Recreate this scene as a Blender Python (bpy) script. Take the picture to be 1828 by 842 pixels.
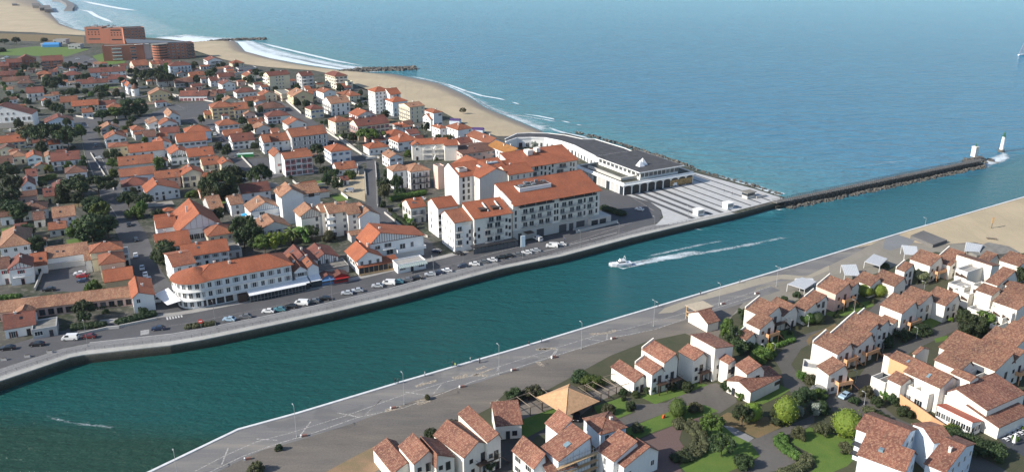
import bpy, bmesh, math, random
import numpy as np
from mathutils import Matrix, Vector
rad = math.radians
random.seed(7)
sc = bpy.context.scene
for o in list(bpy.data.objects): bpy.data.objects.remove(o)
col = sc.collection
# ---------------- camera, sky, sun, exposure ----------------
CAMH, F0, CX, CY, W0 = 120.0, 1500.0, 914.0, 421.0, 1828.0
TH = math.atan(531/1500.0); CT, ST = math.cos(TH), math.sin(TH)
cd = bpy.data.cameras.new('camera'); cam = bpy.data.objects.new('camera', cd); col.objects.link(cam)
cam.location = (0, 0, CAMH); cam.rotation_euler = (math.pi/2-TH, 0, 0)
cd.sensor_width = 36; cd.lens = F0/W0*36; cd.clip_start = 1; cd.clip_end = 60000
sc.camera = cam
SUN_AZ, SUN_EL = 22.0, 31.0      # light travels towards azimuth SUN_AZ (from +X), elevation
world = bpy.data.worlds.new('World'); sc.world = world; world.use_nodes = True
wn = world.node_tree.nodes; wl = world.node_tree.links
bg = wn['Background']; sky = wn.new('ShaderNodeTexSky'); sky.sky_type = 'NISHITA'; sky.sun_disc = False
sky.sun_elevation = rad(SUN_EL); sky.sun_rotation = rad(270-SUN_AZ); sky.air_density = 1.0; sky.dust_density = 1.0; sky.ozone_density = 2.5
wl.new(sky.outputs[0], bg.inputs[0]); bg.inputs[1].default_value = 0.125
sd = bpy.data.lights.new('sun', 'SUN'); sun = bpy.data.objects.new('sun', sd); col.objects.link(sun)
sd.energy = 5.0; sd.angle = rad(0.6); sd.color = (1.0, 0.93, 0.83)
ldir = Vector((math.cos(rad(SUN_AZ))*math.cos(rad(SUN_EL)), math.sin(rad(SUN_AZ))*math.cos(rad(SUN_EL)), -math.sin(rad(SUN_EL))))
sun.rotation_euler = ldir.to_track_quat('-Z', 'Y').to_euler(); sun.location = (-300, 0, 300)
sc.view_settings.view_transform = 'Standard'; sc.view_settings.look = 'None'; sc.view_settings.gamma = 1
sc.view_settings.exposure = 0.40
sc.render.engine = 'CYCLES'; sc.cycles.use_denoising = True; sc.cycles.max_bounces = 6
# ---------------- pixels of the photograph -> points in the world ----------------
R = {0:(0,0,1), 1:(0,0,3.8275), 2:(300,60,3.8275), 3:(0,180,3.8275), 4:(0,380,2.63), 5:(280,260,3.8275), 6:(280,380,3.238),
     7:(560,100,3.8275), 8:(640,220,3.238), 9:(880,200,3.238), 10:(1300,180,3.238), 11:(1080,420,2.8075), 12:(1428,400,3.5075),
     13:(1428,580,3.2125), 14:(1040,600,3.48), 15:(640,620,3.793), 16:(200,560,2.9865), 17:(1240,660,4.625), 18:(840,560,5.2615),
     19:(700,330,6.015), 20:(880,250,4.2115), 21:(900,740,5.3765), 22:(1200,400,2.911), 23:(1600,540,2.789), 24:(0,0,7.0167)}
def T(r, x, y): a, b, s = R[r]; return a+x/s, b+y/s
def P(x, y, z=0.0):
    dx, a, b = (x-CX)/F0, (y-CY)/F0, None
    dy, dz = CT-(-1)*0-a*ST, -ST-a*CT
    dy = CT - a*ST
    t = (z-CAMH)/dz
    return Vector((dx*t, dy*t, z))
def Q(r, x, y, z=0.0): return P(*T(r, x, y), z)
def solve(A, d, px):               # length along d from A until the photo column px
    k = (px-CX)/F0; D0 = A.y*CT+(CAMH-A.z)*ST
    den = d[0]-k*d[1]*CT
    return (k*D0-A.x)/den if abs(den) > 1e-6 else 10.0
# ---------------- mesh building ----------------
def lighten(c, k): return tuple(min(1, v*k) for v in c)
class MB:
    def __init__(s): s.v, s.f, s.m, s.a = [], [], [], None
    def poly(s, pts, m=0):
        n = len(s.v); s.v += [tuple(p) for p in pts]; s.f.append(tuple(range(n, n+len(pts)))); s.m.append(m); return s
    def box(s, x0, y0, z0, x1, y1, z1, m=0):
        n = len(s.v)
        s.v += [(x0,y0,z0),(x1,y0,z0),(x1,y1,z0),(x0,y1,z0),(x0,y0,z1),(x1,y0,z1),(x1,y1,z1),(x0,y1,z1)]
        for q in ((3,2,1,0),(4,5,6,7),(0,1,5,4),(1,2,6,5),(2,3,7,6),(3,0,4,7)): s.f.append(tuple(n+i for i in q)); s.m.append(m)
        return s
    def loft(s, A, B, m=0, caps=True):        # two rings of equal length
        n = len(s.v); k = len(A); s.v += [tuple(p) for p in A]+[tuple(p) for p in B]
        for i in range(k): j = (i+1) % k; s.f.append((n+i, n+j, n+k+j, n+k+i)); s.m.append(m)
        if caps: s.f.append(tuple(n+i for i in range(k-1, -1, -1))); s.f.append(tuple(n+k+i for i in range(k))); s.m += [m, m]
        return s
    def rings(s, rs, m=0):
        n = len(s.v); k = len(rs[0])
        for r in rs: s.v += [tuple(p) for p in r]
        for q in range(len(rs)-1):
            for i in range(k): j = (i+1) % k; s.f.append((n+q*k+i, n+q*k+j, n+(q+1)*k+j, n+(q+1)*k+i)); s.m.append(m)
        s.f.append(tuple(n+i for i in range(k-1, -1, -1))); s.f.append(tuple(n+(len(rs)-1)*k+i for i in range(k))); s.m += [m, m]
        return s
    def cyl(s, cx, cy, z0, z1, r0, r1=None, n=10, m=0):
        r1 = r0 if r1 is None else r1
        c = [(math.cos(2*math.pi*i/n), math.sin(2*math.pi*i/n)) for i in range(n)]
        return s.loft([(cx+r0*a, cy+r0*b, z0) for a, b in c], [(cx+r1*a, cy+r1*b, z1) for a, b in c], m)
    def tube(s, pts, r, n=5, m=0):
        pts = [Vector(p) for p in pts]; rs = []
        for i, p in enumerate(pts):
            d = (pts[min(i+1, len(pts)-1)]-pts[max(i-1, 0)]).normalized()
            u = d.cross(Vector((0, 0, 1)) if abs(d.z) < .95 else Vector((1, 0, 0))).normalized(); w = d.cross(u)
            rr = r[i] if isinstance(r, (list, tuple)) else r
            rs.append([p+(u*math.cos(2*math.pi*k/n)+w*math.sin(2*math.pi*k/n))*rr for k in range(n)])
        return s.rings(rs, m)
    def mesh(s, name, mats, M=None):
        me = bpy.data.meshes.new(name)
        v = [Vector(p) for p in s.v]
        if M is not None: v = [M @ p for p in v]
        me.from_pydata(v, [], s.f); me.validate(clean_customdata=False)
        for m in (mats if isinstance(mats, (list, tuple)) else [mats]): me.materials.append(m)
        if len(me.polygons) == len(s.m): me.polygons.foreach_set('material_index', s.m)
        if me.vertices:
            bm = bmesh.new(); bm.from_mesh(me)
            if all(len(f.verts) >= 3 for f in bm.faces) and s.a != 'sheet': bmesh.ops.recalc_face_normals(bm, faces=bm.faces)
            uvl = bm.loops.layers.uv.new('uv')
            for f in bm.faces:
                nn = f.normal
                e = Vector((-nn.y, nn.x, 0))
                e = e.normalized() if e.length > .05 else Vector((1, 0, 0))
                t = nn.cross(e)
                for l in f.loops: l[uvl].uv = (l.vert.co.dot(e), l.vert.co.dot(t))
            bm.to_mesh(me); bm.free()
        return me
def link(name, me, parent=None, M=None):
    o = bpy.data.objects.new(name, me); col.objects.link(o)
    if parent is not None: o.parent = parent
    if M is not None: o.matrix_local = M
    return o
def tag(o, label=None, cat=None, group=None, kind=None):
    if label: o['label'] = label
    if cat: o['category'] = cat
    if group: o['group'] = group
    if kind: o['kind'] = kind
    return o
def empty(name, loc, phi=0, label=None, cat=None, group=None):
    o = bpy.data.objects.new(name, None); col.objects.link(o); o.empty_display_size = .5
    o.location = loc; o.rotation_euler = (0, 0, phi)
    return tag(o, label, cat, group)
def one(name, mb, mats, loc, phi, label, cat, group=None, kind=None):
    o = link(name, mb.mesh(name, mats)); o.location = loc; o.rotation_euler = (0, 0, phi)
    return tag(o, label, cat, group, kind)
def copy_tree(o, parent=None):
    c = o.copy(); col.objects.link(c)
    if parent is not None: c.parent = parent
    for ch in o.children: copy_tree(ch, c)
    return c
# ---------------- materials ----------------
MATS = {}
class NT:
    def __init__(s, name):
        s.m = bpy.data.materials.new(name); s.m.use_nodes = True; s.n = s.m.node_tree.nodes; s.l = s.m.node_tree.links
        s.b = s.n['Principled BSDF']; s.out = s.n['Material Output']
    def N(s, t, **k):
        n = s.n.new('ShaderNode'+t)
        for a, b in k.items():
            if a in n.inputs.keys() if isinstance(a, str) else False: n.inputs[a].default_value = b
            else: setattr(n, a, b)
        return n
    def i(s, n, **k):
        for a, b in k.items():
            a = a.replace('_', ' ')
            if hasattr(b, 'is_linked') or hasattr(b, 'links'): s.l.new(b, n.inputs[a])
            else: n.inputs[a].default_value = b
        return n
    def co(s, kind='Object'): return s.n.new('ShaderNodeTexCoord').outputs[kind]
    def mapping(s, vec, scale=(1,1,1), rot=(0,0,0), loc=(0,0,0)):
        m = s.n.new('ShaderNodeMapping'); s.l.new(vec, m.inputs[0]); m.inputs['Scale'].default_value = scale; m.inputs['Rotation'].default_value = rot; m.inputs['Location'].default_value = loc
        return m.outputs[0]
    def noise(s, vec, scale, detail=3, rough=.55):
        n = s.n.new('ShaderNodeTexNoise'); s.l.new(vec, n.inputs['Vector']); n.inputs['Scale'].default_value = scale; n.inputs['Detail'].default_value = detail; n.inputs['Roughness'].default_value = rough
        return n.outputs[0]
    def ramp(s, fac, stops, interp='LINEAR'):
        r = s.n.new('ShaderNodeValToRGB'); s.l.new(fac, r.inputs[0]); cr = r.color_ramp; cr.interpolation = interp
        while len(cr.elements) < len(stops): cr.elements.new(.5)
        for e, (p, c) in zip(cr.elements, stops): e.position = p; e.color = (c[0], c[1], c[2], 1) if isinstance(c, (tuple, list)) else (c, c, c, 1)
        return r.outputs[0]
    def mix(s, fac, a, b, mode='MIX'):
        m = s.n.new('ShaderNodeMix'); m.data_type = 'RGBA'; m.blend_type = mode
        for sock, v in ((m.inputs[0], fac), (m.inputs[6], a), (m.inputs[7], b)):
            if hasattr(v, 'links'): s.l.new(v, sock)
            elif isinstance(v, (int, float)): sock.default_value = v
            else: sock.default_value = (v[0], v[1], v[2], 1)
        return m.outputs[2]
    def math(s, op, a, b=0.0, clamp=False):
        m = s.n.new('ShaderNodeMath'); m.operation = op; m.use_clamp = clamp
        for sock, v in ((m.inputs[0], a), (m.inputs[1], b)):
            if hasattr(v, 'links'): s.l.new(v, sock)
            else: sock.default_value = v
        return m.outputs[0]
    def bump(s, h, strength, dist=.05):
        b = s.n.new('ShaderNodeBump'); s.l.new(h, b.inputs['Height']); b.inputs['Strength'].default_value = strength; b.inputs['Distance'].default_value = dist
        s.l.new(b.outputs[0], s.b.inputs['Normal']); return b
    def base(s, c, rough=.8, metal=0, spec=None):
        if hasattr(c, 'links'): s.l.new(c, s.b.inputs['Base Color'])
        else: s.b.inputs['Base Color'].default_value = (c[0], c[1], c[2], 1)
        if hasattr(rough, 'links'): s.l.new(rough, s.b.inputs['Roughness'])
        else: s.b.inputs['Roughness'].default_value = rough
        s.b.inputs['Metallic'].default_value = metal
        if spec is not None: s.b.inputs['Specular IOR Level'].default_value = spec
        return s.m
def simple(name, c, rough=.7, metal=0, var=.12, scale=2.0):
    if name in MATS: return MATS[name]
    t = NT(name); n = t.noise(t.co(), scale, 4)
    m = t.base(t.mix(t.ramp(n, [(.3, 0), (.7, 1)]), lighten(c, 1-var), lighten(c, 1+var)), rough, metal)
    MATS[name] = m; return m
def roof_mat(key, c, dark, light, rnd=.5, speck=.5, tile=(.34, .5)):
    t = NT('roof_tiles_'+key); uv = t.co('UV')
    oi = t.n.new('ShaderNodeObjectInfo')
    br = t.n.new('ShaderNodeTexBrick'); t.l.new(uv, br.inputs['Vector'])
    br.offset = 0.5; br.inputs['Scale'].default_value = 1; br.inputs['Brick Width'].default_value = tile[0]; br.inputs['Row Height'].default_value = tile[1]
    br.inputs['Mortar Size'].default_value = .035; br.inputs['Bias'].default_value = 0
    br.inputs['Color1'].default_value = (0,0,0,1); br.inputs['Color2'].default_value = (1,1,1,1); br.inputs['Mortar'].default_value = (.1,.1,.1,1)
    vor = t.n.new('ShaderNodeTexVoronoi'); t.l.new(t.mapping(uv, (1/tile[0], 1/tile[1]/.9, 1)), vor.inputs['Vector']); vor.inputs['Scale'].default_value = 1
    cell = t.ramp(vor.outputs['Color'], [(.1, 0), (.9, 1)])
    big = t.noise(t.co('Object'), .16, 4, .6)
    rr = t.math('MULTIPLY_ADD', oi.outputs['Random'], rnd)  # + 0
    base = t.mix(t.ramp(big, [(.35, 0), (.65, 1)]), c, dark)
    base = t.mix(t.math('MULTIPLY', t.ramp(cell, [(.45, 0), (.9, 1)]), speck), base, light)
    base = t.mix(t.math('MULTIPLY', t.ramp(cell, [(.1, 1), (.4, 0)]), speck*.8), base, dark)
    base = t.mix(t.math('MULTIPLY', br.outputs['Fac'], .6), base, lighten(dark, .3))
    hsv = t.n.new('ShaderNodeHueSaturation'); t.l.new(base, hsv.inputs['Color'])
    t.l.new(t.math('MULTIPLY_ADD', oi.outputs['Random'], rnd*.6), hsv.inputs['Value'])
    v = hsv.inputs['Value'].links[0].from_node; v.inputs[2].default_value = 1-rnd*.3
    # lichen / soot streaks down the slope
    st = t.noise(t.mapping(uv, (1.2, .12, 1)), 1, 4, .6)
    colr = t.mix(t.math('MULTIPLY', t.ramp(st, [(.5, 0), (.78, 1)]), .5), hsv.outputs[0], (.09, .07, .05))
    wv = t.n.new('ShaderNodeTexWave'); t.l.new(uv, wv.inputs['Vector']); wv.inputs['Scale'].default_value = 1/tile[0]/3.14*1.57; wv.bands_direction = 'X'
    t.bump(t.math('ADD', wv.outputs['Fac'], cell), .5, .06)
    return t.base(colr, .85)
RC = {'o': roof_mat('orange', (.34,.112,.050), (.20,.066,.036), (.43,.19,.10), .5, .45),
      'v': roof_mat('vivid_orange', (.40,.118,.050), (.28,.08,.036), (.46,.18,.09), .25, .4),
      'r': roof_mat('dull_red', (.22,.068,.045), (.12,.04,.03), (.30,.13,.085), .5, .35),
      't': roof_mat('faded_tan', (.40,.20,.115), (.22,.10,.06), (.52,.33,.2), .3, .55),
      'n': roof_mat('brown', (.19,.085,.055), (.09,.04,.03), (.3,.16,.1), .4, .5),
      'm': roof_mat('mottled', (.31,.125,.080), (.15,.06,.042), (.44,.25,.16), .3, .75, (.30, .42)),
      'c': roof_mat('canal_brown', (.26,.115,.072), (.12,.055,.04), (.38,.23,.14), .35, .75, (.30, .42)),
      'y': roof_mat('mossy', (.40,.17,.04), (.26,.12,.03), (.50,.22,.06), .3, .4)}
def wall_mat(key, c, dirt=.3):
    t = NT('render_'+key); g = t.co('Object'); uv = t.co('UV')
    st = t.noise(t.mapping(uv, (1.0, .18, 1)), 1.3, 5, .62)
    sp = t.noise(g, .5, 4)
    b = t.mix(t.math('MULTIPLY', t.ramp(st, [(.5, 0), (.85, 1)]), dirt), c, lighten(c, .45))
    b = t.mix(t.math('MULTIPLY', t.ramp(sp, [(.4, 0), (.75, 1)]), .25), b, lighten(c, .8))
    t.bump(t.noise(g, 18, 2), .15, .01)
    return t.base(b, .88)
WC = {'w': wall_mat('white', (.80,.80,.78), .22), 'c': wall_mat('cream', (.72,.65,.48)), 'y': wall_mat('yellow', (.68,.56,.34)), 'g': wall_mat('grey', (.46,.46,.45)),
      'p': wall_mat('pink', (.72,.50,.42)), 'k': wall_mat('brick', (.40,.16,.10)), 'b': wall_mat('blue_white', (.68,.76,.83)), 's': wall_mat('stone', (.40,.37,.33), .4),
      'l': wall_mat('lime_cream', (.78,.745,.67), .3), 'q': wall_mat('concrete_panel', (.52,.50,.46), .35), 'u': wall_mat('apricot', (.66,.36,.19), .25)}
def glass():
    t = NT('window_glass'); oi = t.n.new('ShaderNodeObjectInfo')
    c = t.ramp(oi.outputs['Random'], [(0, (.015,.02,.025)), (.7, (.03,.04,.05)), (1, (.12,.13,.14))])
    return t.base(c, .12, 0, .6)
GL = glass()
FR = simple('white_paint', (.75,.75,.73), .5); DK = simple('dark_wood', (.06,.035,.025), .6); CONC = simple('concrete', (.42,.41,.39), .9, 0, .15, .8)
RED = simple('red_paint', (.33,.02,.02), .5); GREEN = simple('green_paint', (.03,.12,.07), .5); BLUEP = simple('blue_paint', (.10,.22,.42), .5); BROWNP = simple('brown_paint', (.13,.05,.03), .55)
METAL = simple('grey_metal', (.35,.36,.37), .4, .6); DMETAL = simple('dark_metal', (.05,.05,.055), .4, .4); BLACK = simple('black_plastic', (.015,.015,.016), .5)
AWN = simple('white_canvas', (.74,.75,.76), .7); WOOD = simple('grey_timber', (.20,.16,.12), .85, 0, .3, 3); LWOOD = simple('pale_timber', (.50,.34,.18), .8, 0, .2, 3)
FLATR = simple('roof_felt', (.055,.055,.06), .9, 0, .3, .3); GRAVELR = simple('roof_gravel', (.20,.19,.17), .95, 0, .25, .5); TERR = simple('terrace_tiles', (.34,.33,.31), .85, 0, .12, 1)
# ---------------- buildings ----------------
WMESH = {}
def winmesh(w, h, fr=FR, bars=1, name='window'):
    k = (w, h, fr.name, bars)
    if k in WMESH: return WMESH[k]
    b = MB(); x, z = w/2, h/2
    b.box(-x, -.03, -z, x, .05, z, 1)
    t = .09
    for q in ((-x-t, -z-t, -x, z+t), (x, -z-t, x+t, z+t), (-x, z, x, z+t), (-x-.1, -z-t-.04, x+.1, -z)): b.box(q[0], -.1, q[1], q[2], .05, q[3], 0)
    for i in range(bars):
        c = -x+w*(i+1)/(bars+1); b.box(c-.04, -.06, -z, c+.04, .02, z, 0)
    WMESH[k] = b.mesh(name, [fr, GL]); return WMESH[k]
SMESH = {}
def shutmesh(w, h, m):
    k = (w, h, m.name)
    if k not in SMESH:
        b = MB().box(-w/2, -.08, -h/2, w/2, -.02, h/2); SMESH[k] = b.mesh('shutter', [m])
    return SMESH[k]
ROT = {'f': 0, 'l': -math.pi/2, 'r': math.pi/2, 'b': math.pi}
ROOFWORD = {'gx': 'pitched', 'gy': 'gabled', 'hip': 'hipped', 'mr': 'lean-to', 'ml': 'lean-to', 'mf': 'lean-to', 'flat': 'flat'}
RCW = {'o': 'orange', 'v': 'vivid orange', 'r': 'dull red', 't': 'faded tan', 'n': 'brown', 'm': 'mottled tile', 'c': 'brown tile', 'y': 'mossy orange', 'F': 'dark flat', 'G': 'grey', 'T': 'pale terrace'}
WCW = {'w': 'white', 'c': 'cream', 'y': 'pale yellow', 'g': 'grey', 'p': 'pinkish', 'k': 'brick', 'b': 'bluish white', 's': 'stone', 'l': 'off-white', 'q': 'pale grey', 'u': 'apricot'}
FLATM = {'F': FLATR, 'G': GRAVELR, 'T': TERR}
FOOT = []
PHI0 = 29.7
class Block: pass
class Building:
    def __init__(s, name, label, cat, group=None): s.name, s.label, s.cat, s.group, s.root, s.blocks = name, label, cat, group, None, []
    def block(s, r, x1, y1, x2, h, d=8, roof='gx', rc='o', wc='w', xb=None, phi=PHI0, rise=None, apex=.5, over=.45, win='fl', n=None, shut=None,
              chim=1, z0=0.0, wt='win', space=3.0, skip=.12, w=None, pos=None, par=.5, roofz=None, noroof=False, slope=None, exact=False):
        if xb is None and not exact and 0 <= r <= 9 and r: phi = 30+.25*(phi-25)
        f = rad(phi); U = Vector((math.cos(f), math.sin(f), 0)); V = Vector((-math.sin(f), math.cos(f), 0))
        if pos is None:
            px, py = T(r, x1, y1); A = P(px, py, z0+h); w_ = solve(A, U, T(r, x2, 0)[0]) if w is None else w
            if w_ < 0: A = A+U*w_; w_ = -w_
            if xb is not None: d = abs(solve(P(px, py, z0+h), V, T(r, xb, 0)[0]))
        else: A = Vector(pos); w_ = w
        w = w_
        A = Vector((A.x, A.y, z0)); M = Matrix.Translation(A) @ Matrix.Rotation(f, 4, 'Z')
        if s.root is None:
            s.root = empty(s.name, (A.x, A.y, 0), f, s.label, s.cat, s.group); s.inv = (Matrix.Translation((A.x, A.y, 0)) @ Matrix.Rotation(f, 4, 'Z')).inverted()
        L = s.inv @ M
        B = Block(); B.L, B.w, B.d, B.h, B.A, B.f, B.z0 = L, w, d, h, A, f, z0
        short = min(w, d)
        if rise is None and slope and roof == 'gy': rise = slope*w*apex*.8
        if rise is None: rise = {'gx': .5*d/2, 'gy': .46*w/2, 'hip': .48*short/2, 'mr': .28*w, 'ml': .28*w, 'mf': .28*d}.get(roof, 0)
        wb = MB(); rb = MB(); th = .2; e = .03; zb = -.6 if z0 == 0 else 0
        def slabs(prof, ext0, ext1, axis):       # prof: two points (t,z) low..high in the gable plane, swept from ext0 to ext1
            (t0, za), (t1, zc) = prof; q = [(t0, za+e), (t1, zc+e), (t1, zc+e+th), (t0, za+e+th)]
            if axis == 'y': rb.loft([(t, ext0, z) for t, z in q], [(t, ext1, z) for t, z in q])
            else: rb.loft([(ext0, t, z) for t, z in q], [(ext1, t, z) for t, z in q])
        def two(size, ext, axis):
            a = apex*size; k0 = rise/a if a > 0 else 0; k1 = rise/(size-a) if size-a > 0 else 0
            if a > .01: slabs(((-over, h-k0*over), (a, h+rise)), -.35, ext+.35, axis)
            if size-a > .01: slabs(((size+over, h-k1*over), (a, h+rise)), -.35, ext+.35, axis)
            if axis == 'y': pr = [(0, zb), (w, zb), (w, h), (a, h+rise), (0, h)]; wb.loft([(x, 0, z) for x, z in pr], [(x, d, z) for x, z in pr])
            else: pr = [(0, zb), (d, zb), (d, h), (a, h+rise), (0, h)]; wb.loft([(0, y, z) for y, z in pr], [(w, y, z) for y, z in pr])
            # ridge tiles
            if axis == 'y': rb.tube([(a, -.35, h+rise+th+.02), (a, ext+.35, h+rise+th+.02)], .13, 5)
            else: rb.tube([(-.35, a, h+rise+th+.02), (ext+.35, a, h+rise+th+.02)], .13, 5)
        if roof == 'gy': two(w, d, 'y')
        elif roof == 'gx': two(d, w, 'x')
        elif roof == 'hip':
            wb.box(0, 0, zb, w, d, h); o = over
            if w >= d: r0, r1 = (d/2, d/2), (w-d/2, d/2)
            else: r0, r1 = (w/2, w/2), (w/2, d-w/2)
            c = [(-o, -o), (w+o, -o), (w+o, d+o), (-o, d+o)]; zz = h+e; rb.poly([(x, y, zz) for x, y in c][::-1])
            zt = zz+.15; n0 = [(x, y, zz) for x, y in c]; n1 = [(x, y, zt) for x, y in c]
            for i in range(4): j = (i+1) % 4; rb.poly([n0[i], n0[j], n1[j], n1[i]])
            a_, b_ = (r0[0], r0[1], zt+rise), (r1[0], r1[1], zt+rise)
            if w >= d:
                rb.poly([n1[0], n1[1], b_, a_]); rb.poly([n1[1], n1[2], b_]); rb.poly([n1[2], n1[3], a_, b_]); rb.poly([n1[3], n1[0], a_])
                hp = [(n1[0], a_), (n1[3], a_), (n1[1], b_), (n1[2], b_), (a_, b_)]
            else:
                rb.poly([n1[0], n1[1], a_]); rb.poly([n1[1], n1[2], b_, a_]); rb.poly([n1[2], n1[3], b_]); rb.poly([n1[3], n1[0], a_, b_])
                hp = [(n1[0], a_), (n1[1], a_), (n1[2], b_), (n1[3], b_), (a_, b_)]
            for p, q in hp:
                if (Vector(p)-Vector(q)).length > .3: rb.tube([p, q], .11, 4)
        elif roof in ('mr', 'ml'):
            za, zc = (h+rise, h) if roof == 'mr' else (h, h+rise)
            wb.loft([(0, 0, zb), (w, 0, zb), (w, 0, zc), (0, 0, za)], [(0, d, zb), (w, d, zb), (w, d, zc), (0, d, za)])
            k = (zc-za)/w; q = [(-.15, za-k*.15+e), (w+over, zc+k*over+e), (w+over, zc+k*over+e+th), (-.15, za-k*.15+e+th)]
            rb.loft([(x, -.3, z) for x, z in q], [(x, d+.3, z) for x, z in q])
        elif roof == 'mf':
            wb.loft([(0, 0, zb), (0, d, zb), (0, d, h+rise), (0, 0, h)], [(w, 0, zb), (w, d, zb), (w, d, h+rise), (w, 0, h)])
            k = rise/d; q = [(-over, h-k*over+e), (d+.1, h+rise+k*.1+e), (d+.1, h+rise+k*.1+e+th), (-over, h-k*over+e+th)]
            rb.loft([(-.3, y, z) for y, z in q], [(w+.3, y, z) for y, z in q])
        else:
            wb.box(0, 0, zb, w, d, h-par); t = .22
            for q in ((0, 0, w, t), (0, d-t, w, d), (0, t, t, d-t), (w-t, t, w, d-t)): wb.box(q[0], q[1], h-par, q[2], q[3], h)
            rb.box(t, t, h-par, w-t, d-t, h-par+.06)
        B.wall = link('wall', wb.mesh('wall', [WC[wc]], L), s.root)
        rm = FLATM[rc] if rc in FLATM else RC[rc]
        if not noroof: B.roof = link('roof' if rc != 'T' else 'terrace_floor', rb.mesh('roof', [rm], L), s.root)
        B.rise, B.apex, B.kind = rise, apex, roof
        rnd = random.Random(int(abs(A.x*13+A.y*7)))
        if chim and not noroof and roof in ('gx', 'gy', 'hip'):
            for i in range(chim):
                cx, cy = w*rnd.uniform(.25, .75), d*rnd.uniform(.35, .75); hh = h+rise+rnd.uniform(.3, .7); c = MB()
                c.box(cx-.35, cy-.28, h+.1, cx+.35, cy+.28, hh); c.box(cx-.42, cy-.35, hh, cx+.42, cy+.35, hh+.12); c.cyl(cx, cy, hh+.12, hh+.45, .14, .11, 6, 1)
                link('chimney', c.mesh('chimney', [WC['l'] if wc != 'k' else WC['k'], RC['r']], L), B.roof)
        s.blocks.append(B); FOOT.append((A, f, w, d))
        B.rnd = rnd
        if win:
            st = n if n is not None else max(1, round(h/2.95))
            for fc in win: s.windows(B, fc, st, wt, shut, space, skip)
        return B
    def put(s, B, fc, pos, z, wid, hei, fr=FR, bars=1, name='window', shut=None):
        if fc == 'f': lx, ly = pos, 0
        elif fc == 'l': lx, ly = 0, B.d-pos
        elif fc == 'b': lx, ly = pos, B.d
        else: lx, ly = B.w, pos
        M = B.L @ Matrix.Translation((lx, ly, z)) @ Matrix.Rotation(ROT[fc], 4, 'Z')
        o = link(name, winmesh(wid, hei, fr, bars, name), s.root, M)
        if shut:
            sw = wid*.48
            for sg in (-1, 1): link('shutter', shutmesh(sw, hei, shut), o, Matrix.Translation((sg*(wid/2+sw/2+.1), 0, 0)))
        return o
    def windows(s, B, fc, st, wt='win', shut=None, space=3.0, skip=.12):
        L = B.w if fc in 'fb' else B.d
        k = max(1, int(L/space)); fh = B.h/st
        for r in range(st):
            for i in range(k):
                if B.rnd.random() < skip: continue
                x = L*(i+.5)/k; z = fh*r+fh*.52
                if r == 0 and fc == 'f' and i == k//2 and B.z0 == 0: s.put(B, fc, x, 1.08, .95, 2.1, BROWNP if not shut else shut, 0, 'door'); continue
                wid, hei = (1.05, 1.3) if wt == 'win' else (.8, 1.0) if wt == 'small' else (1.1, 2.05) if wt == 'tall' else (2.2, 1.35) if wt == 'wide' else (.7, 1.7)
                if wt == 'tall': z = fh*r+1.1
                s.put(B, fc, x, z, wid, hei, FR, 1 if wid < 2 else 2, 'window', shut if L/k > 2.6 else None)
    def balcony(s, B, fc, a, b, z, depth=1.2, m=None, slab=None, rail='bars', hgt=1.0):
        m = m or DMETAL; slab = slab or CONC; c = MB(); c.box(a, -depth, z-.15, b, 0, z, 0)
        if rail == 'solid':
            for q in ((a, -depth, b, -depth+.1), (a, -depth+.1, a+.1, 0), (b-.1, -depth+.1, b, 0)): c.box(q[0], q[1], z, q[2], q[3], z+hgt, 1)
        else:
            for q in ((a, -depth, b, -depth+.05), (a, -depth+.05, a+.05, 0), (b-.05, -depth+.05, b, 0)):
                c.box(q[0], q[1], z+hgt-.07, q[2], q[3], z+hgt, 1)
            k = max(2, int((b-a)/.35))
            for i in range(k+1): x = a+.03+(b-a-.06)*i/k; c.box(x-.025, -depth+.005, z, x+.025, -depth+.045, z+hgt-.07, 1)
        if fc == 'f': M = B.L
        elif fc == 'l': M = B.L @ Matrix.Translation((0, B.d, 0)) @ Matrix.Rotation(ROT['l'], 4, 'Z')
        else: M = B.L @ Matrix.Translation((B.w, 0, 0)) @ Matrix.Rotation(ROT['r'], 4, 'Z')
        return link('balcony', c.mesh('balcony', [slab, m], M), s.root)
    def part(s, name, mb, mats, B=None, parent=None):
        return link(name, mb.mesh(name, mats, (B or s.blocks[0]).L), parent or s.root)
def timber(s, B, col=BROWNP, z=None, step=.9):      # half timbering on the gable or the top of the front
    c = MB(); h, w = B.h, B.w; z = h-2.2 if z is None else z
    c.box(-.02, -.06, z-.12, w+.02, .01, z+.12)
    k = int(w/step)
    for i in range(k+1):
        x = .1+(w-.2)*i/k
        if B.kind == 'gy': a = B.apex*w; top = h+B.rise*(x/a if x < a else (w-x)/(w-a))-.05
        else: top = h
        c.box(x-.09, -.05, z+.12, x+.09, .01, max(top, z+.2))
    return s.part('timber_framing', c, [col], B)
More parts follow.
